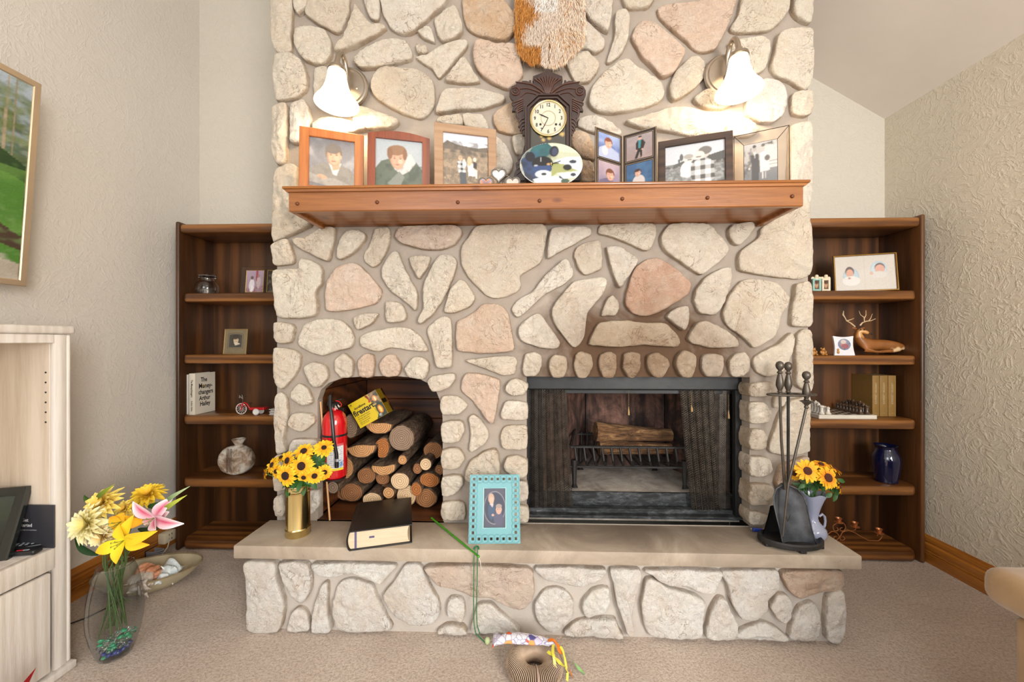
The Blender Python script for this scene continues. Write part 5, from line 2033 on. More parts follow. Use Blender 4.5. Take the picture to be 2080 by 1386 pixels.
m.add(V, Fc, col=Cc)
o = part('fur', m, M['fur'], pl, angle=180)
o['kind'] = 'stuff'

# ================================================================== BOOKCASES
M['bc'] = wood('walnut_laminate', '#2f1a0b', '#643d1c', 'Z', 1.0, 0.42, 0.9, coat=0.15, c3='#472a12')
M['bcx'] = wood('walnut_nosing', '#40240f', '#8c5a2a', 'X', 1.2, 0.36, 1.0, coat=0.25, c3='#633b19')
BF = 2.135
SHZ = [1.475, 1.12, .77, .41, .055]


def bookcase(x0, x1, label, wallside):
    r = thing('bookcase', label, 'bookcase', ((x0 + x1) / 2, BF, 0), group='matching walnut bookcases')
    yb = YB - .016
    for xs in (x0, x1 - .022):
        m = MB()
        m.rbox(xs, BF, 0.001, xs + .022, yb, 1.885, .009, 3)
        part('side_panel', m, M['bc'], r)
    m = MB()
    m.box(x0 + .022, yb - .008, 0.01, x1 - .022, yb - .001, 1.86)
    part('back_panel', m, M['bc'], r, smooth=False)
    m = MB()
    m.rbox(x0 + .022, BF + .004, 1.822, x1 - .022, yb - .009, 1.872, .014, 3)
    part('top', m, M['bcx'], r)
    for z in SHZ:
        m = MB()
        # shelf with a thick rounded nosing and a rounded front corner at the wall side
        c = .05
        ya = BF + .006
        xA, xB = x0 + .0225, x1 - .0225
        P = []
        if wallside < 0:
            P = [(xB, yb - .009), (xA, yb - .009), (xA, ya + c)] + [(xA + c - c * math.cos(a_ * PI / 12), ya + c - c * math.sin(a_ * PI / 12)) for a_ in range(1, 7)] + [(xB, ya)]
        else:
            P = [(xA, yb - .009), (xA, ya)] + [(xB - c + c * math.sin(a_ * PI / 12), ya + c - c * math.cos(a_ * PI / 12)) for a_ in range(0, 7)] + [(xB, yb - .009)]
        prof_ = [(.010, -.050), (.003, -.046), (0, -.036), (0, -.012), (.003, -.004), (.010, 0)]
        cx0 = sum(p[0] for p in P) / len(P)
        V, Fc = [], []
        n_ = len(P)
        for (ins_, dz) in prof_:
            for (x, y) in P:
                yy = y + ins_ * (1 if y < yb - .03 else 0)
                V.append((x, yy, z + dz))
        for i in range(len(prof_) - 1):
            for k in range(n_):
                Fc.append((i * n_ + k, i * n_ + (k + 1) % n_, (i + 1) * n_ + (k + 1) % n_, (i + 1) * n_ + k))
        Fc.append(tuple(range(n_ - 1, -1, -1)))
        Fc.append(tuple((len(prof_) - 1) * n_ + k for k in range(n_)))
        if wallside < 0:
            Fc = [f[::-1] for f in Fc]
        m.add(V, Fc)
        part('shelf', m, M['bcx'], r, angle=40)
    return r


bookcase(-1.994, -1.205, 'walnut bookcase left of the chimney, holding books and a toy tricycle', -1)
bookcase(1.318, 2.164, 'walnut bookcase right of the chimney, holding deer figurine and chess set', 1)
# ================================================================== LEFT WALL: FLAT SCREEN
M['champ'] = plain('champagne_metal', '#cdb596', 0.35, 0.55, 0.02, 5)
tb, tt = Vector((-1.947, 1.45, 1.413)), Vector((-1.885, 1.45, 2.207))
ang = math.atan2(tt.x - tb.x, tt.z - tb.z)
H_, W_ = (tt - tb).length, 1.40
r = thing('wall_television', 'wall-mounted flat screen in thin champagne frame, showing lawn and pine trees', 'television', tb)
# local frame: u along -Y (towards the camera), w up the tilted screen, n out of the screen
Xt = Matrix(((math.cos(ang), 0, math.sin(ang), tb.x), (0, 1, 0, tb.y), (-math.sin(ang), 0, math.cos(ang), tb.z), (0, 0, 0, 1)))
Xt = Xt @ T((-.008, 0, 0)) @ rot(R(90), 'Z')      # local X -> +Y, local -Y -> +X (out of the screen)
Xt = Xt @ T((-W_, 0, 0))
m = MB()
m.rbox(.004, .004, .004, W_ - .004, .045, H_ - .004, .01, 2, X=Xt)
part('case', m, M['black'], r)
bz = .024
m = mitred(W_, H_, bz, .022, .003)
m.v = [Xt @ (p + Vector((W_ / 2, -.004, 0))) for p in m.v]
part('bezel', m, M['champ'], r, smooth=False)
lawn = [('grad', .42, 1, '#4f5f38', '#a7b3bd'), ('noise', 0, .45, 1, 1, 24, '#52603a', .9), ('noise', 0, .45, 1, 1, 40, '#7f8a55', .7), ('noise', 0, .5, 1, .9, 55, '#38452a', .6)]
rg = random.Random(9)
for i in range(26):
    x = rg.random()
    lawn.append(('poly', [(x, .56), (x + .005, .56), (x + .004, 1), (x + .001, 1)], rg.choice(['#9b8770', '#7b6a55', '#a9957c'])))
lawn += [('noise', 0, .60, 1, 1, 34, '#5f6d40', .55), ('poly', [(.78, .64), (.84, .70), (.92, .66), (1, .58), (1, .46), (.9, .48), (.8, .55)], '#2d4426'), ('noise', .75, .46, 1, .7, 40, '#4c6a3a', .6),
         ('poly', [(0, .62), (.80, .60), (.88, .545), (.97, .52), (1, .50), (1, 0), (0, 0)], '#4f7a34'), ('noise', 0, .0, 1, .56, 12, '#688f44', .6), ('noise', 0, .0, 1, .5, 60, '#4d7a2b', .35),
         ('poly', [(.5, .60), (.68, .70), (.86, .60), (.855, .585), (.5, .55)], '#93a4a3'), ('poly', [(.5, .57), (.85, .585), (.86, .575), (.5, .5)], '#cfcbbd'),
         ('poly', [(.80, .40), (.88, .35), (1, .22), (1, .15), (.90, .20), (.78, .32)], '#4b3b30'), ('noise', .78, .12, 1, .42, 50, '#77955a', .5), ('poly', [(.6, .14), (.86, .14), (1, .08), (1, 0), (.6, 0)], '#a89d8d'), ('noise', .6, 0, 1, .12, 20, '#b9b0a2', .6)]
gxs = picture_mb(W_ - 2 * bz, H_ - 2 * bz, lawn, 300, 21, W_ / 2, .0015, bz, X=Xt)
M['screen'] = (lambda t: (t.color(t.n('ShaderNodeAttribute', attribute_name='Col').outputs['Color']), t.l(t.n('ShaderNodeAttribute', attribute_name='Col').outputs['Color'], t.b.inputs['Emission Color']), t.set(Emission_Strength=0.3, Roughness=0.3), t.m)[-1])(NT('lit_screen'))
part('screen', gxs, M['screen'], r, smooth=False)
m = MB()
m.rbox(XL + .001, .75, 1.66, XL + .09, .95, 1.96, .004, 1)
part('wall_bracket', m, M['black'], r)

# ================================================================== WHITEWASHED CABINET
M['ww'] = wood('whitewashed_oak', '#cfc6bc', '#e6e1db', 'Z', 2.4, 0.45, 0.8, c3='#dcd5cd')
M['wwd'] = wood('whitewashed_interior', '#b3a08a', '#d6c8b6', 'Z', 1.4, 0.5, 1.0, c3='#c6b6a2')
CXF, CY1, CY0 = -1.662, 1.363, -.35
r = thing('media_cabinet', 'whitewashed wooden cabinet with an open shelf below the wall screen', 'cabinet', ((CXF + XL) / 2, .5, 0))
m = MB()
m.rbox(XL + .03, CY0, 1.225, CXF + .008, CY1 + .006, 1.254, .008, 3)
part('top', m, M['ww'], r)
m = MB()
m.rbox(XL + .035, CY1 - .05, .03, CXF - .0205, CY1 - .002, 1.224, .003, 1)
part('side_panel', m, M['wwd'], r)
m = MB()
m.rbox(CXF - .02, CY1 - .052, .028, CXF, CY1 - .016, 1.224, .004, 2)
m2 = part('post', m, M['ww'], r)
m = MB()
m.rbox(CXF - .02, CY1 - .016, .028, CXF - .001, CY1, 1.224, .007, 3)
part('corner_strip', m, M['ww'], r)
m = MB()
m.rbox(CXF - .02, CY0, 1.193, CXF - .001, CY1 - .0525, 1.224, .002, 1)
part('top_rail', m, M['ww'], r)
m = MB()
m.rbox(XL + .035, CY0, .447, CXF - .021, CY1 - .051, .467, .001, 1)
m.rbox(CXF - .0205, CY0, .395, CXF + .004, CY1 - .0535, .468, .004, 2)
part('shelf', m, M['ww'], r)
m = MB()
m.rbox(CXF - .018, CY1 - .56, .04, CXF + .008, CY1 - .068, .389, .006, 2)
part('door', m, M['ww'], r)
m = MB()
m.rbox(CXF - .018, CY0, .04, CXF + .008, CY1 - .566, .389, .006, 2)
part('door', m, M['ww'], r)
m = MB()
m.rbox(XL + .03, CY0, 0.001, CXF + .014, CY1 + .004, .028, .004, 2)
part('plinth', m, M['ww'], r)
m = MB()
m.box(XL + .031, CY0, .03, XL + .034, CY1 - .051, 1.22)
part('back_panel', m, M['wwd'], r, smooth=False)
m = MB()
m.box(XL + .035, CY0, .03, CXF - .021, CY0 + .03, 1.22)
part('side_panel', m, M['ww'], r, smooth=False)
for i in range(6):
    p = atX(93, 758 + i * 20, CXF - .08)
    u_ = (93 - 1040) / FPX
    yv = CY1 - .0505
    t_ = yv / (u_ * ST + CT)
    xv = t_ * (u_ * CT - ST)
    zv = HC + t_ * (693 - (757 + i * 20.2)) / FPX
    m = MB()
    m.lathe([(.0032, 0), (.0032, .001), (.0005, .001)], 10, X=T((xv, yv, zv)) @ rot(R(90), 'X'))
    part('peg_hole', m, M['black'], r)

# things on its shelf
ZC = .468
a_ = atZ(8, 1140, ZC)
r = thing('digital_photo_frame', 'black photo frame with dark screen leaning back on the cabinet shelf', 'picture frame', (a_.x, a_.y, ZC), rz=R(18), rx=-R(20))
m = mitred(.34, .235, .03, .02, .004)
m.v = [p + Vector((-.17 + .005, 0, 0)) for p in m.v]
part('frame', m, plain('black_green_gloss', '#1f2421', 0.25, 0.1, 0.1, 10, coat=0.4), r, world=False, smooth=False)
dk = [('fill', '#161c18'), ('grad', .3, 1, '#18201a', '#3a443b'), ('noise', 0, .4, 1, .9, 3, '#333d24', .7)]
picture(.28, .175, dk, r, name='screen', res=30, y=.010, z0=.03, cx=-.165)
m = MB()
m.box(-.33, .0205, .004, .0, .026, .228)
m.add([(-.2, .026, .16), (-.12, .026, .16), (-.12, .10, -.028), (-.2, .10, -.028)], [(0, 1, 2, 3), (3, 2, 1, 0)])
part('backing', m, M['black'], r, world=False, smooth=False)
yv = CY1 - .058
pA, pB = at(46, 1032, yv), at(110, 1114, yv)
r = thing('instruction_card', 'dark grey setup card with white lettering behind the black frame', 'card', (pB.x, yv, ZC))
m = MB()
cw, chh = .20, .152
m.rbox(pB.x - cw, yv, ZC + .0005, pB.x, yv + .004, ZC + chh, .001, 1)
part('card', m, plain('dark_card', '#34343a', 0.4, 0, 0.1, 5), r)
m = MB()
sc_ = .016
text_on(m, 'Get', sc_, T((pB.x - .119, yv - .0006, ZC + .098)), .0003, align='LEFT')
text_on(m, 'Started', sc_, T((pB.x - .127 + .0, yv - .0006, ZC + .080)), .0003, align='LEFT')
text_on(m, 'with your new smart home frame', .0052, T((pB.x - .135, yv - .0006, ZC + .0635)), 0, align='LEFT')
part('lettering', m, plain('white_ink', '#dddde0', 0.5), r, smooth=False)
M['plas'] = plain('black_plastic', '#1c1d20', 0.3, 0, 0.1, 12, coat=0.2)
for (px_, py_, ln, wd, rz_, lab, red) in ((58, 1109, .115, .042, R(28), 'larger black remote control with grey buttons beside the dark card', False), (54, 1121, .07, .034, R(12), 'small black remote with a red button, nearest the shelf edge', True)):
    p = atZ(px_, py_, ZC + .008)
    r = thing('remote_control', lab, 'remote control', (p.x, p.y, ZC + .0005), rz=rz_)
    m = MB()
    m.rbox(-ln / 2, -wd / 2, 0, ln / 2, wd / 2, .016, .006, 3)
    part('body', m, M['plas'], r, world=False)
    for i in range(4 if red else 12):
        m = MB()
        bx, by = (-ln * .3 + (i % 4) * ln * .13, -wd * .22 + (i // 4) * wd * .22)
        m.rbox(bx, by - .003, .0155, bx + .008, by + .003, .018, .001, 1)
        part('button', m, plain('red_button', '#c8202c', 0.35) if (red and i < 2) else plain('grey_button', '#8f98a0', 0.4), r, world=False)

# red star on the floor in front of the door
p = atX(19, 1367, -1.47)
r = thing('red_star_ornament', 'glossy red pointed star ornament on the carpet before the cabinet door', 'ornament', (-1.47, p.y, 0.001))
st = []
R1, R2 = .165, .07
for i in range(10):
    a0 = PI / 2 + R(4) + i * PI / 5
    rr = R1 if i % 2 == 0 else R2
    st.append((rr * math.cos(a0), rr * math.sin(a0)))
zmin = min(q[1] for q in st)
m = MB()
cz_ = -zmin + .0015
Vs = [(-.018, 0, cz_)] + [(0, q[0], q[1] + cz_) for q in st] + [(.018, 0, cz_)]
m.add([(v[0], v[1] - R1 * .0, v[2]) for v in Vs], [(0, 1 + (i + 1) % 10, 1 + i) for i in range(10)] + [(11, 1 + i, 1 + (i + 1) % 10) for i in range(10)], X=T((-1.47, p.y - .02, 0)) @ rot(R(28), 'Z') @ Matrix.Diagonal((1, 1, p.z / (R1 - zmin), 1)))
part('star', m, plain('red_gloss', '#b3252b', 0.15, 0, 0.1, 8, coat=0.6), r, smooth=False)

# ================================================================== BOOKS, JARS, TOYS
Z1, Z2, Z3, Z4, Z5 = [z + .0008 for z in SHZ]
M['paper'] = plain('page_block', '#dccfb4', 0.8, 0, 0.08, 90)

# glass jar
p = at(421, 595, 2.24)
r = thing('glass_jar', 'small clear glass jar with a wide lid on top shelf of left bookcase', 'jar', (p.x, 2.24, Z1))
m = MB()
m.shell([(.034, 0), (.052, .006), (.060, .03), (.058, .055), (.046, .075), (.034, .085), (.036, .092), (.036, .098)], .003, 28, (p.x, 2.24, Z1))
part('glass', m, M['clear'], r)
m = MB()
m.lathe([(.030, .0985), (.041, .100), (.044, .108), (.040, .118), (.024, .124), (.0005, .126)], 28, (p.x, 2.24, Z1))
part('lid', m, M['clear'], r)
m = MB()
m.lathe([(.0005, .004), (.034, .005), (.036, .03), (.012, .036), (.0005, .036)], 16, (p.x, 2.24, Z1))
part('contents', m, plain('jar_contents', '#6c6560', 0.3, 0.3, 0.5, 60), r)

# acrylic double frame
a_ = at(487, 595, 2.19)
ph_ = at(487, 541, 2.19).z - Z1
r = thing('acrylic_photo_frame', 'clear acrylic stand with two gold-edged photos beside the glass jar', 'picture frame', (a_.x, 2.19, Z1), rx=-R(5))
m = MB()
m.rbox(0, 0, 0, .30, .006, ph_, .0015, 1)
part('acrylic', m, glass('acrylic', (.95, .93, .9), 0.04, 1.3), r, world=False)
wed = [('grad', 0, 1, '#a48a93', '#b7a0b4'), ('rect', .55, .5, .68, 1, '#a8505a'), ('ell', .34, .30, .16, .30, '#e6dfe4'), ('ell', .34, .66, .08, .08, '#6d5a55'), ('ell', .72, .45, .12, .28, '#c9b3b4'), ('ell', .70, .74, .07, .07, '#a88378'), ('noise', 0, 0, 1, .3, 10, '#8c4048', .7), ('ell', .36, .2, .04, .14, '#f8f4f2')]
dkp = [('grad', 0, 1, '#2d2219', '#3b2d20'), ('noise', 0, 0, 1, 1, 8, '#8d8578', .5), ('ell', .6, .4, .12, .25, '#b9aba2')]
M['gold'] = plain('gold_trim', '#cfae6a', 0.3, 0.8)
for x0, pic, nm in ((.034, wed, 0), (.160, dkp, 1)):
    w, h = .104, ph_ - .030
    picture(w, h, pic, r, res=60, seed=30 + nm, y=-.0012, z0=.008, cx=x0 + w / 2)
    m = MB()
    for (q0, q1) in (((x0, .008), (x0 + w, .008)), ((x0 + w, .008), (x0 + w, .008 + h)), ((x0 + w, .008 + h), (x0, .008 + h)), ((x0, .008 + h), (x0, .008))):
        m.tube([(q0[0], -.0015, q0[1]), (q1[0], -.0015, q1[1])], .002, 4)
    part('gold_edge', m, M['gold'], r, world=False)

# old portrait in a card folder
a_, b_ = at(452, 719, 2.25), at(499, 719, 2.25)
h = at(475, 668, 2.25).z - Z2
r = thing('antique_portrait', 'small antique portrait in a tan card mount on second shelf, left bookcase', 'picture frame', ((a_.x + b_.x) / 2, 2.25, Z2), rx=-R(6))
w = b_.x - a_.x
m = mitred(w, h, .006, .008, .001)
part('frame', m, plain('gilt_edge', '#9d8150', 0.4, 0.5), r, world=False, smooth=False)
old = [('fill', '#8b7d5f'), ('noise', 0, 0, 1, 1, 6, '#7d7054', .6), ('rect', .13, .2, .87, .80, '#5d5340'), ('ell', .5, .78, .37, .10, '#5d5340'), ('rect', .16, .22, .84, .78, '#8b7d5f'), ('ell', .5, .77, .34, .085, '#8b7d5f'), ('rect', .19, .25, .81, .77, '#46433c'), ('ell', .5, .76, .30, .065, '#46433c'), ('noise', .2, .26, .8, .76, 4, '#55534a', .6),
       ('ell', .50, .62, .17, .16, '#3a2c22'), ('ell', .52, .56, .12, .13, '#dcc6a0'), ('ell', .48, .66, .15, .06, '#4a3b30'), ('poly', [(.42, .46), (.60, .46), (.74, .40), (.5, .33)], '#e6d8bd'), ('ell', .48, .58, .02, .012, '#33261c'), ('ell', .58, .58, .02, .012, '#33261c'), ('ell', .54, .50, .03, .01, '#7f5a45')]
picture(w - .012, h - .012, old, r, res=80, seed=31, y=.003, z0=.006)
m = MB()
m.box(-w / 2 + .002, .0082, .002, w / 2 - .002, .012, h - .002)
part('backing', m, M['black'], r, world=False, smooth=False)


def book(name, label, x0, x1, y0, y1, z, h, cover, rz=0, group=None, flip=False):
    """upright book, spine towards the viewer (y0)"""
    r = thing(name, label, 'book', ((x0 + x1) / 2, (y0 + y1) / 2, z), rz=rz, group=group)
    w, d = x1 - x0, y1 - y0
    t_ = .003
    m = MB()
    m.rbox(-w / 2, -d / 2, 0, -w / 2 + t_, d / 2, h, .001, 1)
    m.rbox(w / 2 - t_, -d / 2, 0, w / 2, d / 2, h, .001, 1)
    m.rbox(-w / 2, -d / 2 - .002, 0, w / 2, -d / 2 + t_, h, .0015, 2)
    part('cover', m, cover, r, world=False)
    m = MB()
    m.box(-w / 2 + t_, -d / 2 + t_, .003, w / 2 - t_, d / 2 - .004, h - .003)
    part('page_block', m, M['paper'], r, world=False, smooth=False)
    return r, w, d


M['ink'] = plain('black_ink', '#1b1916', 0.6)
wc = plain('cream_jacket', '#ddd6c6', 0.45, 0, 0.03, 5)
xa_, xb_ = at(370, 800, 2.19).x, at(383.2, 800, 2.19).x
hB = .232
r, w, d = book('hardcover_book', 'white novel with spine toward us, against the side of left bookcase', xa_, xb_ - .001, 2.19, 2.33, Z3, hB, plain('white_jacket', '#d9d5cc', 0.45, 0, 0.03, 5))
m = MB()
Xs = T((0, -d / 2 - .0026, hB * .70)) @ rot(R(90), 'Y')
text_on(m, 'ARTHUR HAILEY', .0145, Xs, .0, sx=.95)
Xs = T((0, -d / 2 - .0026, hB * .27)) @ rot(R(90), 'Y')
text_on(m, 'IN HIGH PLACES', .0150, Xs, .0006, sx=.8)
part('lettering', m, M['ink'], r, world=False, smooth=False)
xc_, xd_ = at(384, 800, 2.17).x, at(396.5, 800, 2.17).x
r, w, d = book('hardcover_book', 'cream novel titled The Moneychangers, front cover turned toward the room', xc_, xd_, 2.17, 2.315, Z3, hB + .008, wc)
m = MB()
text_on(m, 'The Moneychangers', .0165, T((0, -d / 2 - .0026, hB * .66)) @ rot(R(90), 'Y'), .0004, sx=.75)
text_on(m, 'Arthur Hailey', .012, T((0, -d / 2 - .0026, hB * .22)) @ rot(R(90), 'Y'), .0003, sx=.9)
Xc = T((w / 2 + .0006, 0, 0)) @ rot(R(90), 'Z')
for s_, zz, sz, dx in (('The', .86, .036, -.012), ('Money-', .70, .040, 0), ('changers', .545, .037, .002), ('Arthur', .39, .035, -.006), ('Hailey', .245, .037, -.004)):
    text_on(m, s_, sz, Xc @ T((dx, 0, hB * zz)), .0010, sx=.80)
part('lettering', m, M['ink'], r, world=False, smooth=False)
m = MB()
m.lathe([(.008, 0), (.008, .001), (.0005, .001)], 16, X=Xc @ T((-.018, -.0004, hB * .70)) @ rot(R(90), 'X'))
part('coin_emblem', m, M['gold'], r, world=False)

# red toy tricycle
M['toyred'] = plain('toy_red', '#b5171f', 0.25, 0, 0.04, 8, coat=0.5)
M['toywhite'] = plain('toy_white', '#d8d4ce', 0.35)
M['chrome'] = plain('chrome', '#d5d5d8', 0.1, 1.0, 0.02)
p = at(490, 846, 2.19)
sc_ = 2.25 / FPX
r = thing('toy_tricycle', 'red miniature tricycle with white wheels and flat bed on left bookcase', 'toy', (p.x, 2.19, Z3))


def wheel(cx, y, cz, rad, spokes, mat):
    m = MB()
    m.tube([(cx + rad * math.cos(a * PI / 16), y, cz + rad * math.sin(a * PI / 16)) for a in range(32)], rad * .075, 6, closed=True)
    w_ = part('wheel', m, mat, r)
    if spokes:
        for k in range(spokes):
            a = 2 * PI * k / spokes
            mm_ = MB()
            mm_.tube([(cx, y, cz), (cx + rad * .95 * math.cos(a), y, cz + rad * .95 * math.sin(a))], .0009, 4)
            part('spoke', mm_, M['toywhite'], w_)
    else:
        mm_ = MB()
        mm_.lathe([(rad * .9, 0), (rad * .8, .003), (.002, .002), (.0005, .002)], 20, X=T((cx, y, cz)) @ rot(R(90), 'X'))
        part('hub', mm_, M['toywhite'], w_)
    return w_


def q_(px, py, dy=0):
    v = at(px, py, 2.19)
    return (v.x, 2.19 + dy, max(v.z, Z3))


rw = 11.3 * sc_
wheel(q_(490, 0)[0], 2.19, Z3 + rw + .001, rw * .93, 12, M['toywhite'])
rb = 6.5 * sc_
for dy in (-.022, .022):
    wheel(q_(525, 0)[0], 2.19 + dy, Z3 + rb + .001, rb * .93, 0, M['toywhite'])
m = MB()
f0 = q_(490, 834)
m.tube([f0, q_(493, 820), q_(496, 818), q_(502, 821), q_(507, 829), q_(512, 833), q_(520, 832)], [.004, .004, .0045, .004, .004, .004, .004], 8)
m.tube([q_(483, 826), q_(487, 822), q_(493, 821), q_(500, 826)], .003, 6)
part('frame', m, M['toyred'], r)
m = MB()
a_, b_ = q_(511, 827), q_(541, 832)
m.rbox(a_[0], 2.168, b_[2], b_[0], 2.212, a_[2], .002, 2)
part('bed', m, M['toyred'], r)
m = MB()
m.tube([q_(493, 820), q_(493, 812)], .0022, 6)
m.tube([q_(498, 806, -.018), q_(490, 808, -.014), q_(489, 803, -.010), q_(493, 811), q_(489, 803, .010), q_(490, 808, .014), q_(498, 806, .018)], .0018, 6)
part('handlebar', m, M['chrome'], r)
m = MB()
m.ell(q_(509, 819), (.008, .006, .003), 12, 6)
m.tube([q_(509, 819), q_(509, 826)], .0014, 5)
part('saddle', m, M['black'], r)

# stack of papers by the chimney
p = at(548, 848, 2.17)
r = thing('card_stack', 'small uneven stack of white cards behind the toy tricycle', 'card stack', (p.x + .04, 2.2, Z3))
for i in range(8):
    m = MB()
    dx = random.uniform(-.01, .008)
    m.rbox(p.x + dx, 2.17, Z3 + i * .0045, p.x + .09 + dx, 2.23, Z3 + i * .0045 + .004, .0005, 1)
    part('card', m, plain(*(('pale_card', '#d5cfc6', 0.6) if i % 3 else ('grey_card', '#9b938c', 0.6))), r)

# stoneware slab bottle
p = at(481, 968, 2.23)


def bottle_mat():
    t = NT('rough_glazed_stoneware')
    v = t.coord('Object')
    f = t.noise(14, 6, 0.7, v, 0.5)
    col = t.ramp(f, [(0.34, lin('#5d4636')), (0.47, lin('#9a8570')), (0.58, lin('#c7c0b4')), (0.75, lin('#d8d4cb'))])
    t.color(col)
    t.rough(0.45)
    t.normal(t.bump(f, 0.8, 0.006))
    return t.m


M['bottle'] = bottle_mat()
r = thing('stoneware_bottle', 'rough round grey and brown stoneware bottle on fourth shelf, left bookcase', 'vase', (p.x, 2.23, Z4))
m = MB()
V, Fc = [], []
n_ = 40
out = []
for k in range(n_):
    a = 2 * PI * k / n_
    rr_ = .1 * (1 + .05 * noise.noise(Vector((math.cos(a) * 2, math.sin(a) * 2, 5))) + .03 * noise.noise(Vector((math.cos(a) * 7, math.sin(a) * 7, 1))))
    out.append((math.cos(a) * rr_, math.sin(a) * rr_ * .86))
for (s_, y) in ((.80, .034), (.95, .030), (1.0, .018), (1.0, -.018), (.95, -.030), (.86, -.036), (.8, -.033), (.4, -.036), (.02, -.036)):
    for (x, z) in out:
        zz = z * s_
        V.append((p.x + x * s_, 2.23 + y, Z4 + .084 + max(zz, -.0835)))
ns_ = 9
for i in range(ns_ - 1):
    for k in range(n_):
        Fc.append((i * n_ + (k + 1) % n_, i * n_ + k, (i + 1) * n_ + k, (i + 1) * n_ + (k + 1) % n_))
Fc.append(tuple(k for k in range(n_)))
Fc.append(tuple((ns_ - 1) * n_ + k for k in range(n_ - 1, -1, -1)))
m.add(V, Fc)
bd = part('body', m, M['bottle'], r, angle=180)
m = MB()
m.lathe([(.028, .165), (.020, .174), (.026, .186), (.034, .200), (.036, .208), (.030, .209), (.018, .19), (.0005, .186)], 20, (p.x + .012, 2.23, Z4))
part('neck', m, M['bottle'], r)
for dx in (-.028, -.020, -.010, -.002):
    m = MB()
    m.tube([(p.x + dx, 2.23 - .037, Z4 + .16), (p.x + dx - .004, 2.23 - .038, Z4 + .09), (p.x + dx - .006, 2.23 - .036, Z4 + .02)], .0014, 5)
    part('groove_line', m, plain('brown_slip', '#4a3a2e', 0.5), bd)

# ---- right bookcase
# two cherub frames
for k, (px_, colr, lab) in enumerate(((1660, '#8fb8ad', 'mint cherub photo frame nearest the chimney on right bookcase'), (1679, '#d9cdb4', 'cream cherub photo frame between the mint one and baby pictures'))):
    p = at(px_, 587, 2.17)
    sc2 = 2.1 / FPX
    r = thing('cherub_photo_frame', lab, 'picture frame', (p.x, 2.17, Z1))
    rm = plain('resin_' + str(k), colr, 0.5, 0, 0.12, 60)
    m = mitred(17 * sc2, 26 * sc2, 4 * sc2, .012, .002)
    part('frame', m, rm, r, world=False)
    picture(9 * sc2, 18 * sc2, [('fill', '#6d4b35'), ('ell', .5, .5, .4, .35, '#c79b78'), ('ell', .5, .75, .3, .2, '#4d3122')], r, res=16, y=.005, z0=4 * sc2)
    m = MB()
    zt_ = 26 * sc2
    m.ell((0, .005, zt_ + .012), (.010, .009, .010), 12, 8)
    m.ell((0, .006, zt_ + .0), (.014, .008, .009), 12, 8)
    m.ell((-.018, .008, zt_ + .002), (.010, .004, .009), 10, 6)
    m.ell((.018, .008, zt_ + .002), (.010, .004, .009), 10, 6)
    part('cherub', m, plain('resin_cream', '#d8c9ac', 0.5, 0, 0.15, 60), r, world=False)

M['frame_gold'] = plain('bronze_gold_frame', '#8c6a35', 0.25, 0.8, 0.1, 20)
babies = [('fill', '#d6cdc2'), ('noise', 0, 0, 1, 1, 3, '#dcd4ca', .6), ('rect', .495, .05, .503, .95, '#c9bfb3'),
          ('ell', .27, .42, .135, .23, '#a9c0cd'), ('ell', .27, .42, .12, .20, '#b9cdd6'), ('ell', .25, .55, .075, .15, '#5d4a44'), ('ell', .25, .50, .062, .125, '#dba58c'), ('ell', .27, .28, .15, .14, '#e6e1db'), ('ell', .24, .36, .025, .03, '#b98d7c'),
          ('ell', .73, .60, .135, .22, '#b5ccd6'), ('ell', .73, .58, .12, .20, '#c9d8dd'), ('ell', .75, .63, .085, .14, '#6d5a54'), ('ell', .75, .59, .08, .13, '#deaa98'), ('ell', .73, .43, .14, .10, '#dcd6ce'), ('ell', .61, .48, .03, .05, '#dcb3a4')]
framed('picture_frame', 'gold-edged wide frame with two newborn portraits, top shelf right bookcase', (1692, 522), (1822, 510), 2.25, 2.16, .008, .016, M['frame_gold'], babies, zb=Z1, seed=40, res=130, tilt=7)

M['bear'] = plain('honey_resin', '#b07a3a', 0.4, 0, 0.35, 90)
for px_, lab in ((1652, 'tiny honey-coloured bear figurine half hidden by chimney stones'), (1671, 'tiny honey-coloured bear figurine left of the small white frame')):
    p = at(px_, 717, 2.16)
    r = thing('bear_figurine', lab, 'figurine', (p.x, 2.16, Z2))
    m = MB()
    m.ell((0, 0, .013), (.013, .011, .013), 12, 8)
    bdy = part('body', m, M['bear'], r, world=False)
    m = MB()
    m.ell((0, -.003, .031), (.010, .009, .009), 12, 8)
    m.ell((0, -.011, .029), (.004, .004, .003), 8, 6)
    m.ell((-.008, 0, .039), (.004, .002, .004), 8, 6)
    m.ell((.008, 0, .039), (.004, .002, .004), 8, 6)
    part('head', m, M['bear'], r, world=False)
    for sx_ in (-1, 1):
        m = MB()
        m.ell((sx_ * .013, -.004, .018), (.005, .006, .009), 8, 6)
        part('arm', m, M['bear'], r, world=False)
        m = MB()
        m.ell((sx_ * .009, -.012, .0055), (.006, .009, .005), 8, 6)
        part('leg', m, M['bear'], r, world=False)

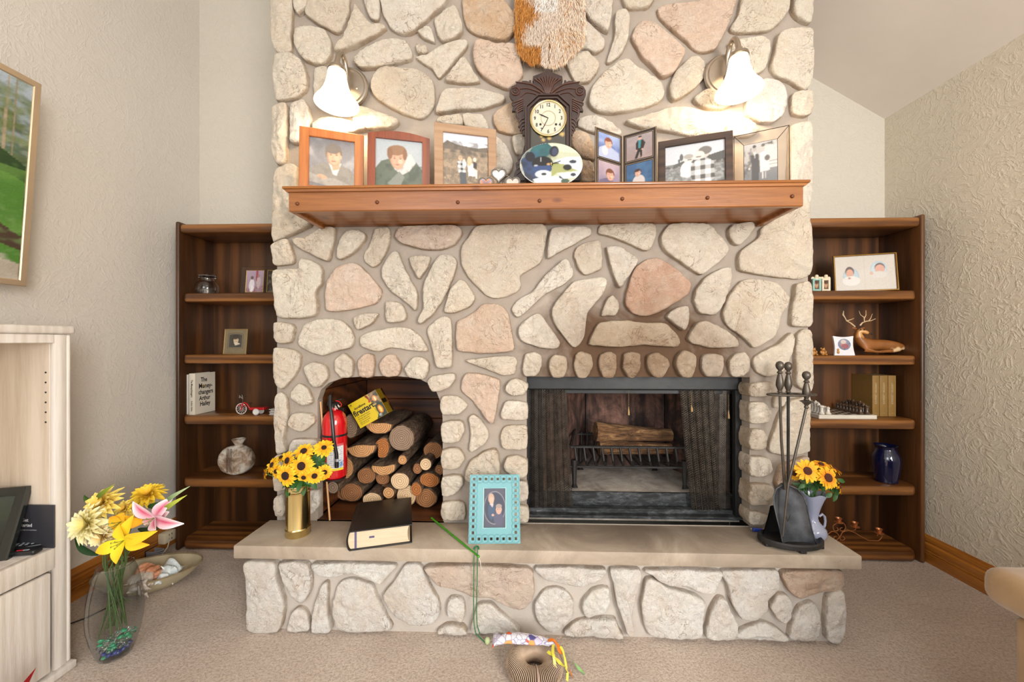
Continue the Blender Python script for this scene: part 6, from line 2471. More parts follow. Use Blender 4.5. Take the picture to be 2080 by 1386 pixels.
# small white frame with concave sides
p = at(1716, 717, 2.165)
sc2 = 2.1 / FPX
r = thing('white_photo_frame', 'small white frame with curved-in sides and round portrait before the deer', 'picture frame', (p.x, 2.165, Z2), rx=-R(6))
w, h = 41 * sc2, 40 * sc2
n_ = 8
out = []
for (xa, za, xb, zb2, nx, nz) in ((-w / 2, 0, w / 2, 0, 0, 1), (w / 2, 0, w / 2, h, -1, 0), (w / 2, h, -w / 2, h, 0, -1), (-w / 2, h, -w / 2, 0, 1, 0)):
    for i in range(n_):
        s_ = i / n_
        b_ = .006 * math.sin(PI * s_)
        out.append((xa + (xb - xa) * s_ + nx * b_, za + (zb2 - za) * s_ + (nz * b_ if za > 0 or zb2 > 0 else 0)))
m = MB()
m.prism(out, 0, .008)
part('frame', m, plain('white_enamel', '#dbdade', 0.25, coat=0.3), r, world=False, smooth=False)
mm = picture_mb(w * .62, h * .58, [('fill', '#8b94a8'), ('noise', 0, 0, 1, 1, 5, '#5d6478', .7), ('ell', .45, .5, .24, .36, '#c28f8b'), ('ell', .45, .74, .22, .18, '#d9c9c4'), ('ell', .55, .35, .3, .2, '#a5636b')], 40, 44, .002, -.0006, h * .27, rnd_=1.0)
part('photograph', mm, M['print'], r, world=False, smooth=False)
m = MB()
m.ell((-.035, -.003, .018), (.007, .003, .009), 10, 6)
m.ell((-.035, -.003, .032), (.006, .003, .006), 10, 6)
part('bear_charm', m, M['bear'], r, world=False)


# deer figurine
def skin_mesh(verts, edges, radii, sub=2):
    me = bpy.data.meshes.new('body')
    me.from_pydata([tuple(v) for v in verts], edges, [])
    o = bpy.data.objects.new('body', me)
    COL.objects.link(o)
    md = o.modifiers.new('s', 'SKIN')
    md.use_smooth_shade = True
    for i, sv in enumerate(me.skin_vertices[0].data):
        rr = radii[i]
        sv.radius = (rr, rr) if not isinstance(rr, tuple) else rr
        sv.use_root = (i == 0)
    o.modifiers.new('u', 'SUBSURF').levels = sub
    dg = bpy.context.evaluated_depsgraph_get()
    m2 = bpy.data.meshes.new_from_object(o.evaluated_get(dg))
    V = [v.co.copy() for v in m2.vertices]
    Fc = [tuple(p_.vertices) for p_ in m2.polygons]
    bpy.data.objects.remove(o)
    bpy.data.meshes.remove(me)
    bpy.data.meshes.remove(m2)
    m = MB()
    m.add(V, Fc)
    return m


YD = 2.25
dq = lambda px, py, dy=0: Vector((at(px, py, YD).x, YD + dy, at(px, py, YD).z))
r = thing('deer_figurine', 'brown resting buck figurine with pale antlers on right bookcase', 'figurine', (dq(1775, 0).x, YD, Z2))
# trunk lying along the shelf, neck and head turned to the viewer
vs = [dq(1812, 699), dq(1790, 700), dq(1768, 701), dq(1748, 698), dq(1742, 690, -.004), dq(1740, 679, -.010), dq(1741, 671, -.014), dq(1749, 675, -.028), dq(1754, 678, -.036)]
rad = [.034, .035, .034, .034, .030, .023, .021, .0125, .0085]
eds = [(i, i + 1) for i in range(len(vs) - 1)]
# rump, folded legs
vs += [dq(1828, 704, -.004), dq(1836, 711, -.008)]
rad += [.022, .009]
eds += [(0, 9), (9, 10)]
vs += [dq(1818, 709, -.026), dq(1795, 713, -.038), dq(1772, 714, -.040)]
rad += [.018, .010, .006]
eds += [(0, 11), (11, 12), (12, 13)]
vs += [dq(1752, 709, -.024), dq(1765, 714, -.034), dq(1785, 715, -.038)]
rad += [.013, .008, .006]
eds += [(3, 14), (14, 15), (15, 16)]
m = skin_mesh(vs, eds, rad, 2)
DB, DL, DD = lin('#8a5527'), lin('#d9b98c'), lin('#3a2010')
m.c = []
for v in m.v:
    v.z = max(v.z, Z2)
    f = noise.noise(v * 30)
    c = DB
    if v.x > dq(1800, 0).x and v.z < dq(0, 712).z + .02 + f * .01:
        c = DL
    if v.z < Z2 + .012:
        c = DL
    if v.x < dq(1760, 0).x and v.z > dq(0, 686).z and v.y < YD - .022:
        c = lin('#c08a50')
    if (v - dq(1756, 679, -.042)).length < .010:
        c = DD
    k_ = 1 + .3 * f
    m.c.append(tuple(min(1, x * k_) for x in c))
M['deer'] = vcol('painted_resin', 0.35, coat=0.3)
part('body', m, M['deer'], r, angle=180)
hc = dq(1741, 671, -.014)
for s_ in (-1, 1):
    m = MB()
    m.ell((0, 0, 0), (.015, .004, .007), 10, 6, X=T(hc + Vector((s_ * .022, .004, .010))) @ rot(-s_ * R(18), 'Y'))
    part('ear', m, plain('deer_brown', '#7b4a24', 0.4), r)
    m = MB()
    m.ell(tuple(hc + Vector((s_ * .010, -.022 if s_ < 0 else -.022, .002))), .0035, 8, 6)
    part('eye', m, M['black'], r)
m = MB()
m.ell(tuple(dq(1756, 679, -.044)), (.006, .004, .0045), 10, 6)
part('nose', m, M['black'], r)
M['antler'] = plain('pale_antler', '#cdb08a', 0.4, 0, 0.25, 50)
for beam, tines in (([(1734, 664), (1726, 657), (1717, 652), (1711, 640), (1711, 632)], [[(1717, 652), (1725, 650), (1732, 647)], [(1713, 645), (1709, 640), (1709, 636)]]),
                    ([(1744, 662), (1749, 656), (1757, 653), (1766, 652), (1776, 648)], [[(1753, 654), (1752, 645), (1745, 640), (1742, 632)], [(1752, 648), (1756, 641), (1756, 631)], [(1762, 652), (1766, 646), (1769, 638)]])):
    m = MB()
    n_ = len(beam)
    m.tube([dq(x, y, -.008) for x, y in beam], [.0042 - .0026 * i / (n_ - 1) for i in range(n_)], 8)
    for tn in tines:
        k_ = len(tn)
        m.tube([dq(x, y, -.009) for x, y in tn], [.0030 - .002 * i / (k_ - 1) for i in range(k_)], 7)
    part('antler', m, M['antler'], r)

# chess set
M['onyx'] = plain('white_onyx', '#d9d2c4', 0.25, 0, 0.08, 14, coat=0.4)
M['onyxd'] = plain('brown_onyx', '#54402f', 0.25, 0, 0.45, 60, coat=0.4)
fl, fr = at(1664, 853, 2.165), at(1782, 853, 2.165)
bw = fr.x - fl.x
bd_ = .205
bz_ = Z3 + .022
r = thing('chess_board', 'thick white stone chess board on the third shelf of right bookcase', 'chess board', ((fl.x + fr.x) / 2, 2.165 + bd_ / 2, Z3))
m = MB()
m.rbox(fl.x, 2.165, Z3, fr.x, 2.165 + bd_, bz_, .002, 1)
part('slab', m, M['onyx'], r)
cw_, cd_ = (bw - .03) / 8, (bd_ - .03) / 8
for i in range(8):
    for j in range(8):
        if (i + j) % 2 == 0:
            m = MB()
            m.box(fl.x + .015 + i * cw_, 2.18 + j * cd_, bz_, fl.x + .015 + (i + 1) * cw_, 2.18 + (j + 1) * cd_, bz_ + .0006)
            part('dark_square', m, M['onyxd'], r, smooth=False)


def chess_proto(kind, mat, label, group):
    s = cw_ * .40
    base = [(s, 0), (s * 1.05, .004), (s * .75, .007), (s * .62, .012)]
    P = {'pawn': base + [(s * .5, .020), (s * .65, .023), (s * .62, .029), (s * .3, .032), (.0005, .033)],
         'rook': base + [(s * .62, .028), (s * .85, .031), (s * .85, .038), (s * .55, .038), (s * .5, .034), (.0005, .034)],
         'bishop': base + [(s * .45, .028), (s * .7, .032), (s * .55, .042), (s * .15, .048), (.0005, .049)],
         'queen': base + [(s * .5, .032), (s * .75, .044), (s * .9, .050), (s * .4, .050), (s * .25, .054), (.0005, .055)]}[kind]
    m = MB()
    m.lathe([(a, b * 1.25) for a, b in P], 12)
    o = part('chess_' + kind, m, mat, None)
    return tag(o, label, 'chess piece', group)


rgc = random.Random(5)
protos = {}
for col_i, mat, cn in ((0, M['onyx'], 'white'), (7, M['onyxd'], 'brown')):
    gname = cn + ' chess pieces on the stone board'
    order = ['rook', 'bishop', 'queen', 'bishop', 'queen', 'queen', 'bishop', 'rook']
    for row in range(2):
        for j in range(8):
            kind = order[j] if row == 0 else 'pawn'
            i = row if col_i == 0 else 7 - row
            pos = (fl.x + .015 + (i + .5) * cw_, 2.18 + (j + .5) * cd_, bz_ + .0009)
            ordn = ('first', 'second', 'third', 'fourth', 'fifth', 'sixth', 'seventh', 'last')[j]
            lab = {'pawn': 'small %s stone chess pawn, ' + ordn + ' of its row counting from board front', 'rook': 'squat %s stone chess rook at the ' + ('front' if j == 0 else 'back') + ' corner of the board', 'bishop': 'slim pointed %s stone chess piece, ' + ordn + ' from board front', 'queen': 'tall %s stone chess piece, ' + ordn + ' from board front'}[kind] % cn
            if (kind, cn) not in protos:
                o = chess_proto(kind, mat, lab, gname)
                o.location = pos
                protos[(kind, cn)] = o
            else:
                copy_thing(protos[(kind, cn)], pos, label=lab)

# three matching tan volumes
bmat = plain('tan_cloth', '#8b6a34', 0.6, 0, 0.06, 60)
inkb = plain('silver_foil', '#c9b892', 0.4, 0.3)
YBK = 2.25
hs = at(1790, 763, YBK).z - Z3
xs_ = [(1771.5, 1785.5), (1786.5, 1803), (1804, 1819.5)]
labs = ['leftmost of three matching tan volumes, its side cover showing behind chess board', 'middle of three matching tan volumes on right bookcase', 'rightmost of three matching tan volumes, beside the bookcase side']
for (a0, b0), lab in zip(xs_, labs):
    r, w, d = book('tan_book', lab, at(a0, 800, YBK).x, at(b0, 800, YBK).x, YBK, YBK + .135, Z3, hs, bmat, group='three matching tan volumes')
    m = MB()
    text_on(m, 'SOMERSET MAUGHAM', .0155, T((0, -d / 2 - .0026, hs * .56)) @ rot(-R(90), 'Y'), .0002, sx=.78)
    text_on(m, '__', .012, T((0, -d / 2 - .0026, hs * .10)), .0002)
    part('lettering', m, inkb, r, world=False, smooth=False)

# cobalt glass vase
p = at(1800, 978, 2.22)
r = thing('blue_glass_vase', 'dark cobalt blue glass vase on fourth shelf of right bookcase', 'vase', (p.x, 2.22, Z4))
m = MB()
pr = [(.044, 0), (.050, .004), (.052, .02), (.062, .09), (.064, .125), (.060, .15), (.048, .172), (.044, .185), (.050, .200), (.055, .205)]
m.shell(pr, .004, 32, (p.x, 2.22, Z4))
part('glass', m, plain('cobalt_glass', '#0a1030', 0.06, 0, 0.1, 6, coat=0.8), r)

# copper candelabrum
M['copper'] = plain('copper_wire', '#d08a58', 0.38, 0.6, 0.1, 20)
YL = 2.26
cq = lambda px, py, dy=0: Vector((at(px, py, YL).x, YL + dy, at(px, py, YL).z))
zb5 = at(1700, 1098, YL).z - Z5
dzc = -zb5


def cpt(px, py, dy=0):
    v = cq(px, py, dy)
    return (v.x, v.y, max(v.z + dzc, Z5 + .002))


r = thing('candle_holder', 'copper scrolled wire candle holder with three cups, bottom right shelf', 'candle holder', (cq(1720, 0).x, YL, Z5))
m = MB()
curves = [[(1676, 1090), (1690, 1080), (1700, 1083), (1705, 1091), (1700, 1097), (1694, 1096), (1694, 1091), (1699, 1090)],
          [(1706, 1092), (1711, 1082), (1722, 1078), (1735, 1082), (1752, 1092), (1768, 1100), (1783, 1100), (1791, 1092), (1791, 1086), (1784, 1084), (1782, 1089)],
          [(1706, 1092), (1707, 1098), (1713, 1098), (1716, 1094), (1712, 1090)],
          [(1694, 1078), (1692, 1069), (1698, 1064), (1706, 1062), (1715, 1065), (1718, 1072), (1714, 1079), (1708, 1079), (1706, 1074), (1711, 1072)],
          [(1694, 1078), (1699, 1079), (1703, 1076), (1700, 1072)],
          [(1727, 1080), (1738, 1084), (1746, 1082), (1749, 1076)]]
for i, cv in enumerate(curves):
    P = smoothpoly(cv, 34, closed=False)
    m.tube([cpt(q.x, q.y, .03 if i == 5 else 0) for q in P], .0024, 6)
part('wire_scroll', m, M['copper'], r)
for (x, y, dy) in ((1704, 1062, 0), (1746, 1076, .03), (1786, 1084, 0)):
    c_ = cpt(x, y, dy)
    m = MB()
    m.lathe([(.004, 0), (.022, .001), (.023, .003), (.008, .004), (.010, .010), (.014, .024), (.017, .027), (.014, .026), (.009, .012), (.0005, .008)], 18, c_)
    part('candle_cup', m, M['copper'], r)
# ================================================================== FIREWOOD
def bark_mat():
    t = NT('bark')
    oi = t.n('ShaderNodeObjectInfo').outputs['Random']
    v = t.coord('Object', (20, 6, 20))
    f = t.noise(3, 7, 0.75, v, 0.8)
    t.color(t.ramp(f, [(0.3, lin('#2a1c12')), (0.46, lin('#5d4531')), (0.62, lin('#8a7259')), (0.76, lin('#b3a28a'))]))
    t.rough(0.95)
    t.normal(t.bump(f, 1.0, 0.012))
    return t.m


def cut_mat(name, a, b):
    t = NT(name)
    v = t.coord('Object')
    w = t.n('ShaderNodeTexWave', wave_type='RINGS', rings_direction='Y')
    w.inputs['Scale'].default_value = 34
    w.inputs['Distortion'].default_value = 3.5
    w.inputs['Detail'].default_value = 2
    t.l(v, w.inputs['Vector'])
    f = t.noise(30, 5, 0.6, v)
    x = t.math('ADD', t.math('MULTIPLY', w.outputs['Fac'], .6), t.math('MULTIPLY', f, .5))
    t.color(t.ramp(x, [(0.3, lin(a)), (0.62, lin(b))]))
    t.rough(0.85)
    t.normal(t.bump(x, .3, .002))
    return t.m


M['bark'] = bark_mat()
CUTS = {'pale': cut_mat('pale_cut_wood', '#b3906a', '#dcc09a'), 'tan': cut_mat('tan_cut_wood', '#9a6a3e', '#c99a68'), 'orange': cut_mat('orange_cut_wood', '#7a441d', '#ad6d36'), 'grey': cut_mat('greyed_cut_wood', '#6d5645', '#97806a'), 'brown': cut_mat('brown_split_wood', '#6b4226', '#9c6b42')}


def firewood(px, py, rx, rz, Y, L, shape, cut, label, ang=0.0, dx=0.0, dz=0.0, seed=0, flatbark=True):
    """a log lying along +Y with its cut end towards the room"""
    c = at(px, py, Y)
    k = Y / FPX
    rx, rz = rx * k, rz * k
    rnd = random.Random(seed + 100)
    n = 26
    prof = []
    for i in range(n):
        a = 2 * PI * i / n
        x, z = math.cos(a), math.sin(a)
        if shape == 'half':
            z = min(z, .12 + .10 * math.sin(x * 3 + seed))
        elif shape == 'wedge':
            # quarter split: point at the bottom left
            z = max(z, -.9 + abs(x) * .2)
            if x < 0 and z < 0:
                x *= .45
        w_ = 1 + .05 * noise.noise(Vector((math.cos(a) * 2, math.sin(a) * 2, seed * 3.3)))
        prof.append((x * w_, z * w_))
    ca, sa = math.cos(ang), math.sin(ang)
    prof = [(x * rx, z * rz) for x, z in prof]
    prof = [(x * ca - z * sa, x * sa + z * ca) for x, z in prof]
    seg = 9
    V, Fc = [], []
    for i in range(seg + 1):
        s = i / seg
        for j, (x, z) in enumerate(prof):
            g = 1 + (.10 * noise.noise(Vector((x * 40, s * L * 9, z * 40 + seed))) if i else 0)
            V.append((c.x + dx * s + x * g, Y + s * L, c.z + dz * s + z * g))
    for i in range(seg):
        for j in range(n):
            Fc.append((i * n + j, i * n + (j + 1) % n, (i + 1) * n + (j + 1) % n, (i + 1) * n + j))
    Fc.append(tuple(seg * n + j for j in range(n - 1, -1, -1)))
    Fc = [f[::-1] for f in Fc]
    b0_ = len(V)
    V += [(c.x + x * .9, Y + .001, c.z + z * .9) for x, z in prof]
    Fc += [(b0_ + j, j, (j + 1) % n, b0_ + (j + 1) % n) for j in range(n)]
    zmin = min(v[2] for v in V)
    up = max(0, ZS + .006 - zmin)
    V = [(v[0], v[1], v[2] + up) for v in V]
    r = thing('firewood_log', label, 'log', (c.x, Y, c.z + up), group='firewood stacked in the arched niche')
    m = MB()
    m.add(V, Fc)
    part('bark', m, M['bark'] if flatbark else CUTS[cut], r, angle=60)
    m = MB()
    rr = []
    for f in (.93, .84, .5):
        for (x, z) in prof:
            rr.append((c.x + x * f, Y - .0015 - (.003 if f < 1 else 0) + .0015 * noise.noise(Vector((x * 60, z * 60, seed))), c.z + up + z * f))
    rr.append((c.x, Y - .0045, c.z + up))
    F2 = []
    for i in range(2):
        for j in range(n):
            F2.append((i * n + j, i * n + (j + 1) % n, (i + 1) * n + (j + 1) % n, (i + 1) * n + j))
    for j in range(n):
        F2.append((2 * n + j, 2 * n + (j + 1) % n, 3 * n))
    m.add(rr, F2)
    part('cut_end', m, CUTS[cut], r, angle=60)
    return r


FW = [
    (770, 862, 29, 20, 1.93, .34, 'half', 'tan', 'half-round split log directly under the yellow firestarter box', -.12),
    (816, 890, 27, 27, 1.92, .36, 'round', 'grey', 'large greyish round log at upper right of the stack', 0),
    (735, 908, 31, 22, 1.90, .36, 'half', 'tan', 'tan half-round log beside the fire extinguisher, flat side up', .12),
    (776, 911, 16, 23, 1.92, .34, 'wedge', 'orange', 'split wedge log in the middle, between half log and large round log', -.2),
    (713, 866, 15, 25, 1.95, .34, 'round', 'grey', 'shadowed log directly behind the fire extinguisher shoulder', 0),
    (780, 948, 26, 18, 1.89, .38, 'half', 'tan', 'pale half log with a dark knot in centre of stack', .06),
    (818, 934, 9.5, 10, 1.88, .42, 'round', 'tan', 'thin long branch with small round end right of the knotted half log', 0),
    (865, 943, 12, 13, 1.88, .40, 'round', 'pale', 'log with bright cream sawn end near the right jamb', 0),
    (813, 977, 20, 18, 1.87, .40, 'round', 'pale', 'round log with pale cracked sawn face in the middle of stack', 0),
    (873, 975, 21, 15, 1.89, .40, 'round', 'orange', 'orange-brown round log low at the right jamb', -.1),
    (846, 994, 11.5, 15, 1.87, .40, 'round', 'orange', 'small oval orange log below and left of the orange round one', .1),
    (790, 1001, 12, 12, 1.86, .42, 'round', 'tan', 'small round tan log above the black book', 0),
    (826, 1023, 21, 24, 1.89, .40, 'round', 'pale', 'large cream round log half hidden behind the black book', 0),
    (757, 1015, 21, 15, 1.88, .40, 'round', 'pale', 'pale splintered log end just over top edge of black book', 0),
    (677, 990, 12, 13.5, 1.86, .42, 'round', 'grey', 'grey-barked birch log under the fire extinguisher', 0),
    (866, 1036, 23, 20, 1.89, .38, 'round', 'brown', 'gnarled bark-covered log at the bottom right corner', 0),
    (703, 950, 17, 23, 1.93, .36, 'round', 'tan', 'log whose rounded edge shows right of extinguisher bottom', 0),
    (892, 955, 9, 11, 1.92, .36, 'round', 'brown', 'small dark log squeezed against the right jamb', 0),
    (745, 966, 20, 17, 1.93, .36, 'round', 'brown', 'rough dark bark log under the two half logs', .2),
    (778, 972, 15, 13, 1.93, .34, 'round', 'brown', 'brown splintered log left of the pale cracked face', 0),
    (848, 952, 9.5, 11, 1.90, .38, 'round', 'brown', 'little dark round log left of the bright cream end', 0),
    (880, 915, 20, 18, 1.97, .32, 'round', 'brown', 'shadowy bark log in the upper right, behind the thin branch', 0),
    (715, 1000, 24, 20, 1.94, .36, 'round', 'brown', 'dark mossy log at lower left of the stack', 0),
    (702, 1030, 22, 20, 1.96, .34, 'round', 'brown', 'bottom-left dark log lying on the niche floor', 0),
    (790, 1035, 20, 20, 1.97, .34, 'round', 'brown', 'bottom dark log hidden behind the black book', 0),
]
for i, (px, py, rx_, rz_, Y, L, sh, cut, lab, an) in enumerate(FW):
    firewood(px, py, rx_, rz_, Y, L, sh, cut, lab, an, seed=i, flatbark=True, dz=random.Random(i).uniform(-.01, .012))

# ================================================================== FIRE EXTINGUISHER
YE = 1.79
eb = at(680, 969, YE)
et = at(680, 833, YE)
re_ = 25.5 * YE / FPX * .94
r = thing('fire_extinguisher', 'red fire extinguisher with black hose standing at left of the firewood', 'fire extinguisher', (eb.x, YE, eb.z))
M['exred'] = plain('extinguisher_red', '#c8141c', 0.18, 0, 0.03, 6, coat=0.7)
hE = et.z - eb.z
cE = (eb.x, YE, eb.z)
m = MB()
m.lathe([(.0005, .002), (re_ * .8, 0), (re_ * .97, .008), (re_, .018), (re_, hE * .80), (re_ * .96, hE * .86), (re_ * .82, hE * .93), (re_ * .55, hE * .985), (re_ * .27, hE), (re_ * .25, hE + .012), (.0005, hE + .013)], 36, cE)
part('cylinder', m, M['exred'], r)
m = MB()
m.lathe([(re_ * 1.012, hE * .625), (re_ * 1.012, hE * .655)], 36, cE)
m.lathe([(re_ * 1.03, hE * .63), (re_ * 1.03, hE * .65)], 36, cE)
part('strap', m, M['plas'], r)
m = MB()
m.rbox(eb.x - .013, YE - .013, et.z + .010, eb.x + .013, YE + .013, et.z + .032, .004, 2)
m.tube([(eb.x - .012, YE, et.z + .024), (eb.x - .03, YE - .012, et.z + .030)], .009, 10)
part('valve', m, M['iron'], r)
m = MB()
m.rbox(eb.x - .018, YE - .011, et.z + .040, eb.x + .040, YE + .011, et.z + .045, .002, 2, X=T((eb.x, YE, et.z + .04)) @ rot(-R(14), 'Y') @ T((-eb.x, -YE, -et.z - .04)))
m.rbox(eb.x - .02, YE - .008, et.z + .030, eb.x + .032, YE + .008, et.z + .035, .002, 2)
part('handle', m, M['iron'], r)
m = MB()
m.tube([(eb.x + .012, YE - .016, et.z + .046), (eb.x + .03, YE - .018, et.z + .043), (eb.x + .041, YE - .017, et.z + .030), (eb.x + .036, YE - .016, et.z + .018)], .0022, 6)
part('trigger_pin', m, M['exred'], r)
m = MB()
m.lathe([(.011, 0), (.011, .006), (.0005, .007)], 20, X=T((eb.x + .02, YE - .012, et.z + .018)) @ rot(R(90), 'X'))
part('gauge', m, M['chrome'], r)
m = MB()
yh = YE - re_ - .010
hp1 = at(676, 845, yh)
hb = at(684, 950, yh)
m.tube([(eb.x - .022, YE - .012, et.z + .030), at(671, 806, YE - .028), at(671, 824, yh + .02), at(674, 845, yh), at(678, 895, yh - .001), (hb.x, yh - .001, hb.z + .06), (hb.x, yh, hb.z)], [.0075, .0078, .0078, .0078, .0078, .0078, .009], 12)
hs_ = part('hose', m, M['plas'], r)
m = MB()
m.lathe([(.0088, .0), (.0088, .012)], 14, (hb.x, yh, hb.z + .028))
part('hose_clip', m, plain('grey_clip', '#b5b5b8', 0.4), hs_)
# paper label wrapped on the cylinder
m = MB()
V, Fc, Cc = [], [], []
na, nz_ = 22, 40
z0_, z1_ = eb.z + hE * .14, eb.z + hE * .53
rg = random.Random(8)
for j in range(nz_ + 1):
    for i in range(na + 1):
        a = R(-100) + R(78) * i / na
        V.append((eb.x + (re_ + .0008) * math.cos(a), YE + (re_ + .0008) * math.sin(a), z0_ + (z1_ - z0_) * j / nz_))
        c = '#dcdde0'
        if j % 3 == 0 and 2 < i < na - 2 and rg.random() < .6:
            c = '#9aa0aa'
        if j > nz_ - 4 and i > 8:
            c = '#c9505a'
        if j < 4:
            c = '#e3cf3a'
        if 4 <= j < 16 and i > na - 9 and rg.random() < .5:
            c = '#5b93c4'
        Cc.append(lin(c))
for j in range(nz_):
    for i in range(na):
        a = j * (na + 1) + i
        Fc.append((a, a + 1, a + na + 2, a + na + 1))
m.add(V, Fc, col=Cc)
part('paper_label', m, M['print_matte'], r, angle=180)
# low bracket that carries it
m = MB()
m.lathe([(re_ * .9, -.006), (re_ * .9, -.001)], 30, cE)
m.rbox(eb.x - .012, YE, eb.z - .006, eb.x + .012, YE + re_ + .02, eb.z - .001, .001, 1)
m.rbox(eb.x - .012, YE + re_ + .006, eb.z - .006, eb.x + .012, YE + re_ + .010, et.z, .001, 1)
part('bracket', m, M['iron'], r)

# ================================================================== FIRESTARTER BOX
YX = 1.885
q = {k: at(x, y, YX) for k, (x, y) in dict(tl=(709, 822), tr=(764, 791), bl=(732, 871), br=(788, 839)).items()}
ux = (q['tr'] - q['tl'])
uz = (q['tl'] - q['bl'])
w, h = ux.length * 1.02, uz.length
an = math.atan2(ux.z, ux.x)
r = thing('firestarter_box', 'yellow firestarter box tilted on top of the split logs', 'box', q['bl'], ry=-an, rz=0)
ROOTM[r.name] = Matrix.Translation(q['bl']) @ rot(-an, 'Y')
dbx = .085
m = MB()
m.rbox(0, .0012, 0, w, dbx, h, .001, 1)
part('carton', m, plain('yellow_carton', '#c9a21f', 0.5, 0, 0.05, 8), r, world=False)
fr_ = [('fill', '#e6c81e'), ('poly', [(.70, 1), (.82, .55), (.80, .25), (.62, 0), (1, 0), (1, 1)], '#3a4a34'), ('poly', [(.58, 1), (.66, 1), (.78, .66), (.72, .62)], '#8b2a16'),
       ('rect', .72, .55, 1, 1, '#55524c'), ('noise', .68, .5, 1, 1, 8, '#c9a37c', .7), ('ell', .85, .74, .07, .12, '#f2a860'), ('ell', .86, .73, .03, .08, '#fff0c4'),
       ('rect', .74, .05, 1, .50, '#33423c'), ('ell', .86, .28, .08, .17, '#e08a2c'), ('ell', .86, .28, .045, .12, '#ffd976'), ('ell', .78, .08, .05, .06, '#b9c6cc'), ('noise', .70, 0, 1, .5, 12, '#20281f', .5)]
picture(w * .995, h * .99, fr_, r, name='print', res=110, seed=50, y=.0006, z0=h * .005, cx=w / 2)
mm = picture_mb(dbx * .98, h * .99, [('fill', '#a8861c'), ('rect', .1, .42, .9, .60, '#2a2112'), ('rect', .75, 0, 1, 1, '#3b1c14'), ('ell', .85, .5, .1, .2, '#b06a2c')], 60, 51, dbx / 2, 0, h * .005, X=T((w + .0008, .001, 0)) @ rot(R(90), 'Z'))
part('side_print', mm, M['print'], r, world=False, smooth=False)
m = MB()
text_on(m, 'firestart', h * .30, T((w * .38, -.0004, h * .56)), .0012, sx=.88)
text_on(m, 'duraflame', h * .12, T((w * .32, -.0004, h * .74)), .0004, sx=1.0)
text_on(m, '18', h * .09, T((w * .07, -.0004, h * .92)), .0002)
for i, (l_, sx_) in enumerate((('Quick lighting firestarters', .9), ('Allumage rapide et facile', .9), ('clean and convenient', .7), ('lights logs in seconds', .7), ('NET WT 4.5 LB', .7))):
    text_on(m, l_, h * .065, T((w * .08, -.0004, h * (.40 - i * .075))), 0, align='LEFT', sx=.8)
part('lettering', m, M['ink'], r, world=False, smooth=False)
m = MB()
m.prism([(w * .62, h * .70), (w * .66, h * .80), (w * .69, h * .72), (w * .66, h * .68)], -.0006, -.0002)
part('flame_mark', m, M['toyred'], r, world=False, smooth=False)

# ================================================================== ON THE HEARTH
# wooden dowel
b0 = atZ(670, 1057, ZS + .002)
tp = at(651, 816, b0.y + .02)
m = MB()
m.tube([b0, tp], .0042, 8)
o = part('wooden_dowel', m, plain('dowel_wood', '#c99a6c', 0.5), None, loc=b0)
tag(o, 'thin pale wooden dowel leaning in front of the fire extinguisher', 'stick')


# ---- flowers
def basis(nrm):
    n = Vector(nrm).normalized()
    a = Vector((0, 0, 1)) if abs(n.z) < .9 else Vector((1, 0, 0))
    x = a.cross(n).normalized()
    y = n.cross(x)
    return x, y, n


def petal(m, c, x, y, n, a, r0, L, wd, rise, curl, c0, c1, ns=5, notch=False, fold=.15, tw=0.0):
    """one petal out from c at angle a in the plane (x, y), bending along n"""
    d = x * math.cos(a) + y * math.sin(a)
    s = -x * math.sin(a) + y * math.cos(a)
    V, Cc, Fc = [], [], []
    for i in range(ns + 1):
        t_ = i / ns
        wv = wd * (math.sin(PI * min(t_ * .86 + .10, 1)) ** .8)
        if i == ns:
            wv = wd * .06
        o = c + d * (r0 + L * t_) + n * (rise * t_ + curl * t_ * t_)
        lift = n * (fold * wv)
        V += [o - s * wv * .5 + lift, o, o + s * wv * .5 + lift]
        col = tuple(p * (1 - t_) + q_ * t_ for p, q_ in zip(c0, c1))
        Cc += [col, tuple(v * .88 for v in col), col]
    for i in range(ns):
        b = i * 3
        Fc += [(b, b + 1, b + 4, b + 3), (b + 1, b + 2, b + 5, b + 4)]
    m.add(V, Fc, col=Cc)


M['petal'] = vcol('silk_petal', 0.6, spec=0.3)
M['leafg'] = plain('silk_leaf', '#2f5a24', 0.5, 0, 0.25, 20)
M['leafl'] = plain('light_bud_green', '#7f9a3a', 0.5, 0, 0.25, 20)
M['stem'] = plain('stem_green', '#49602f', 0.6, 0, 0.2, 20)
M['seed'] = plain('dark_seed_disc', '#2c170e', 0.9, 0, 0.3, 200, 0.002)
Yel, YelD, YelO = lin('#f5cf2e'), lin('#e8b31f'), lin('#ee9a1e')


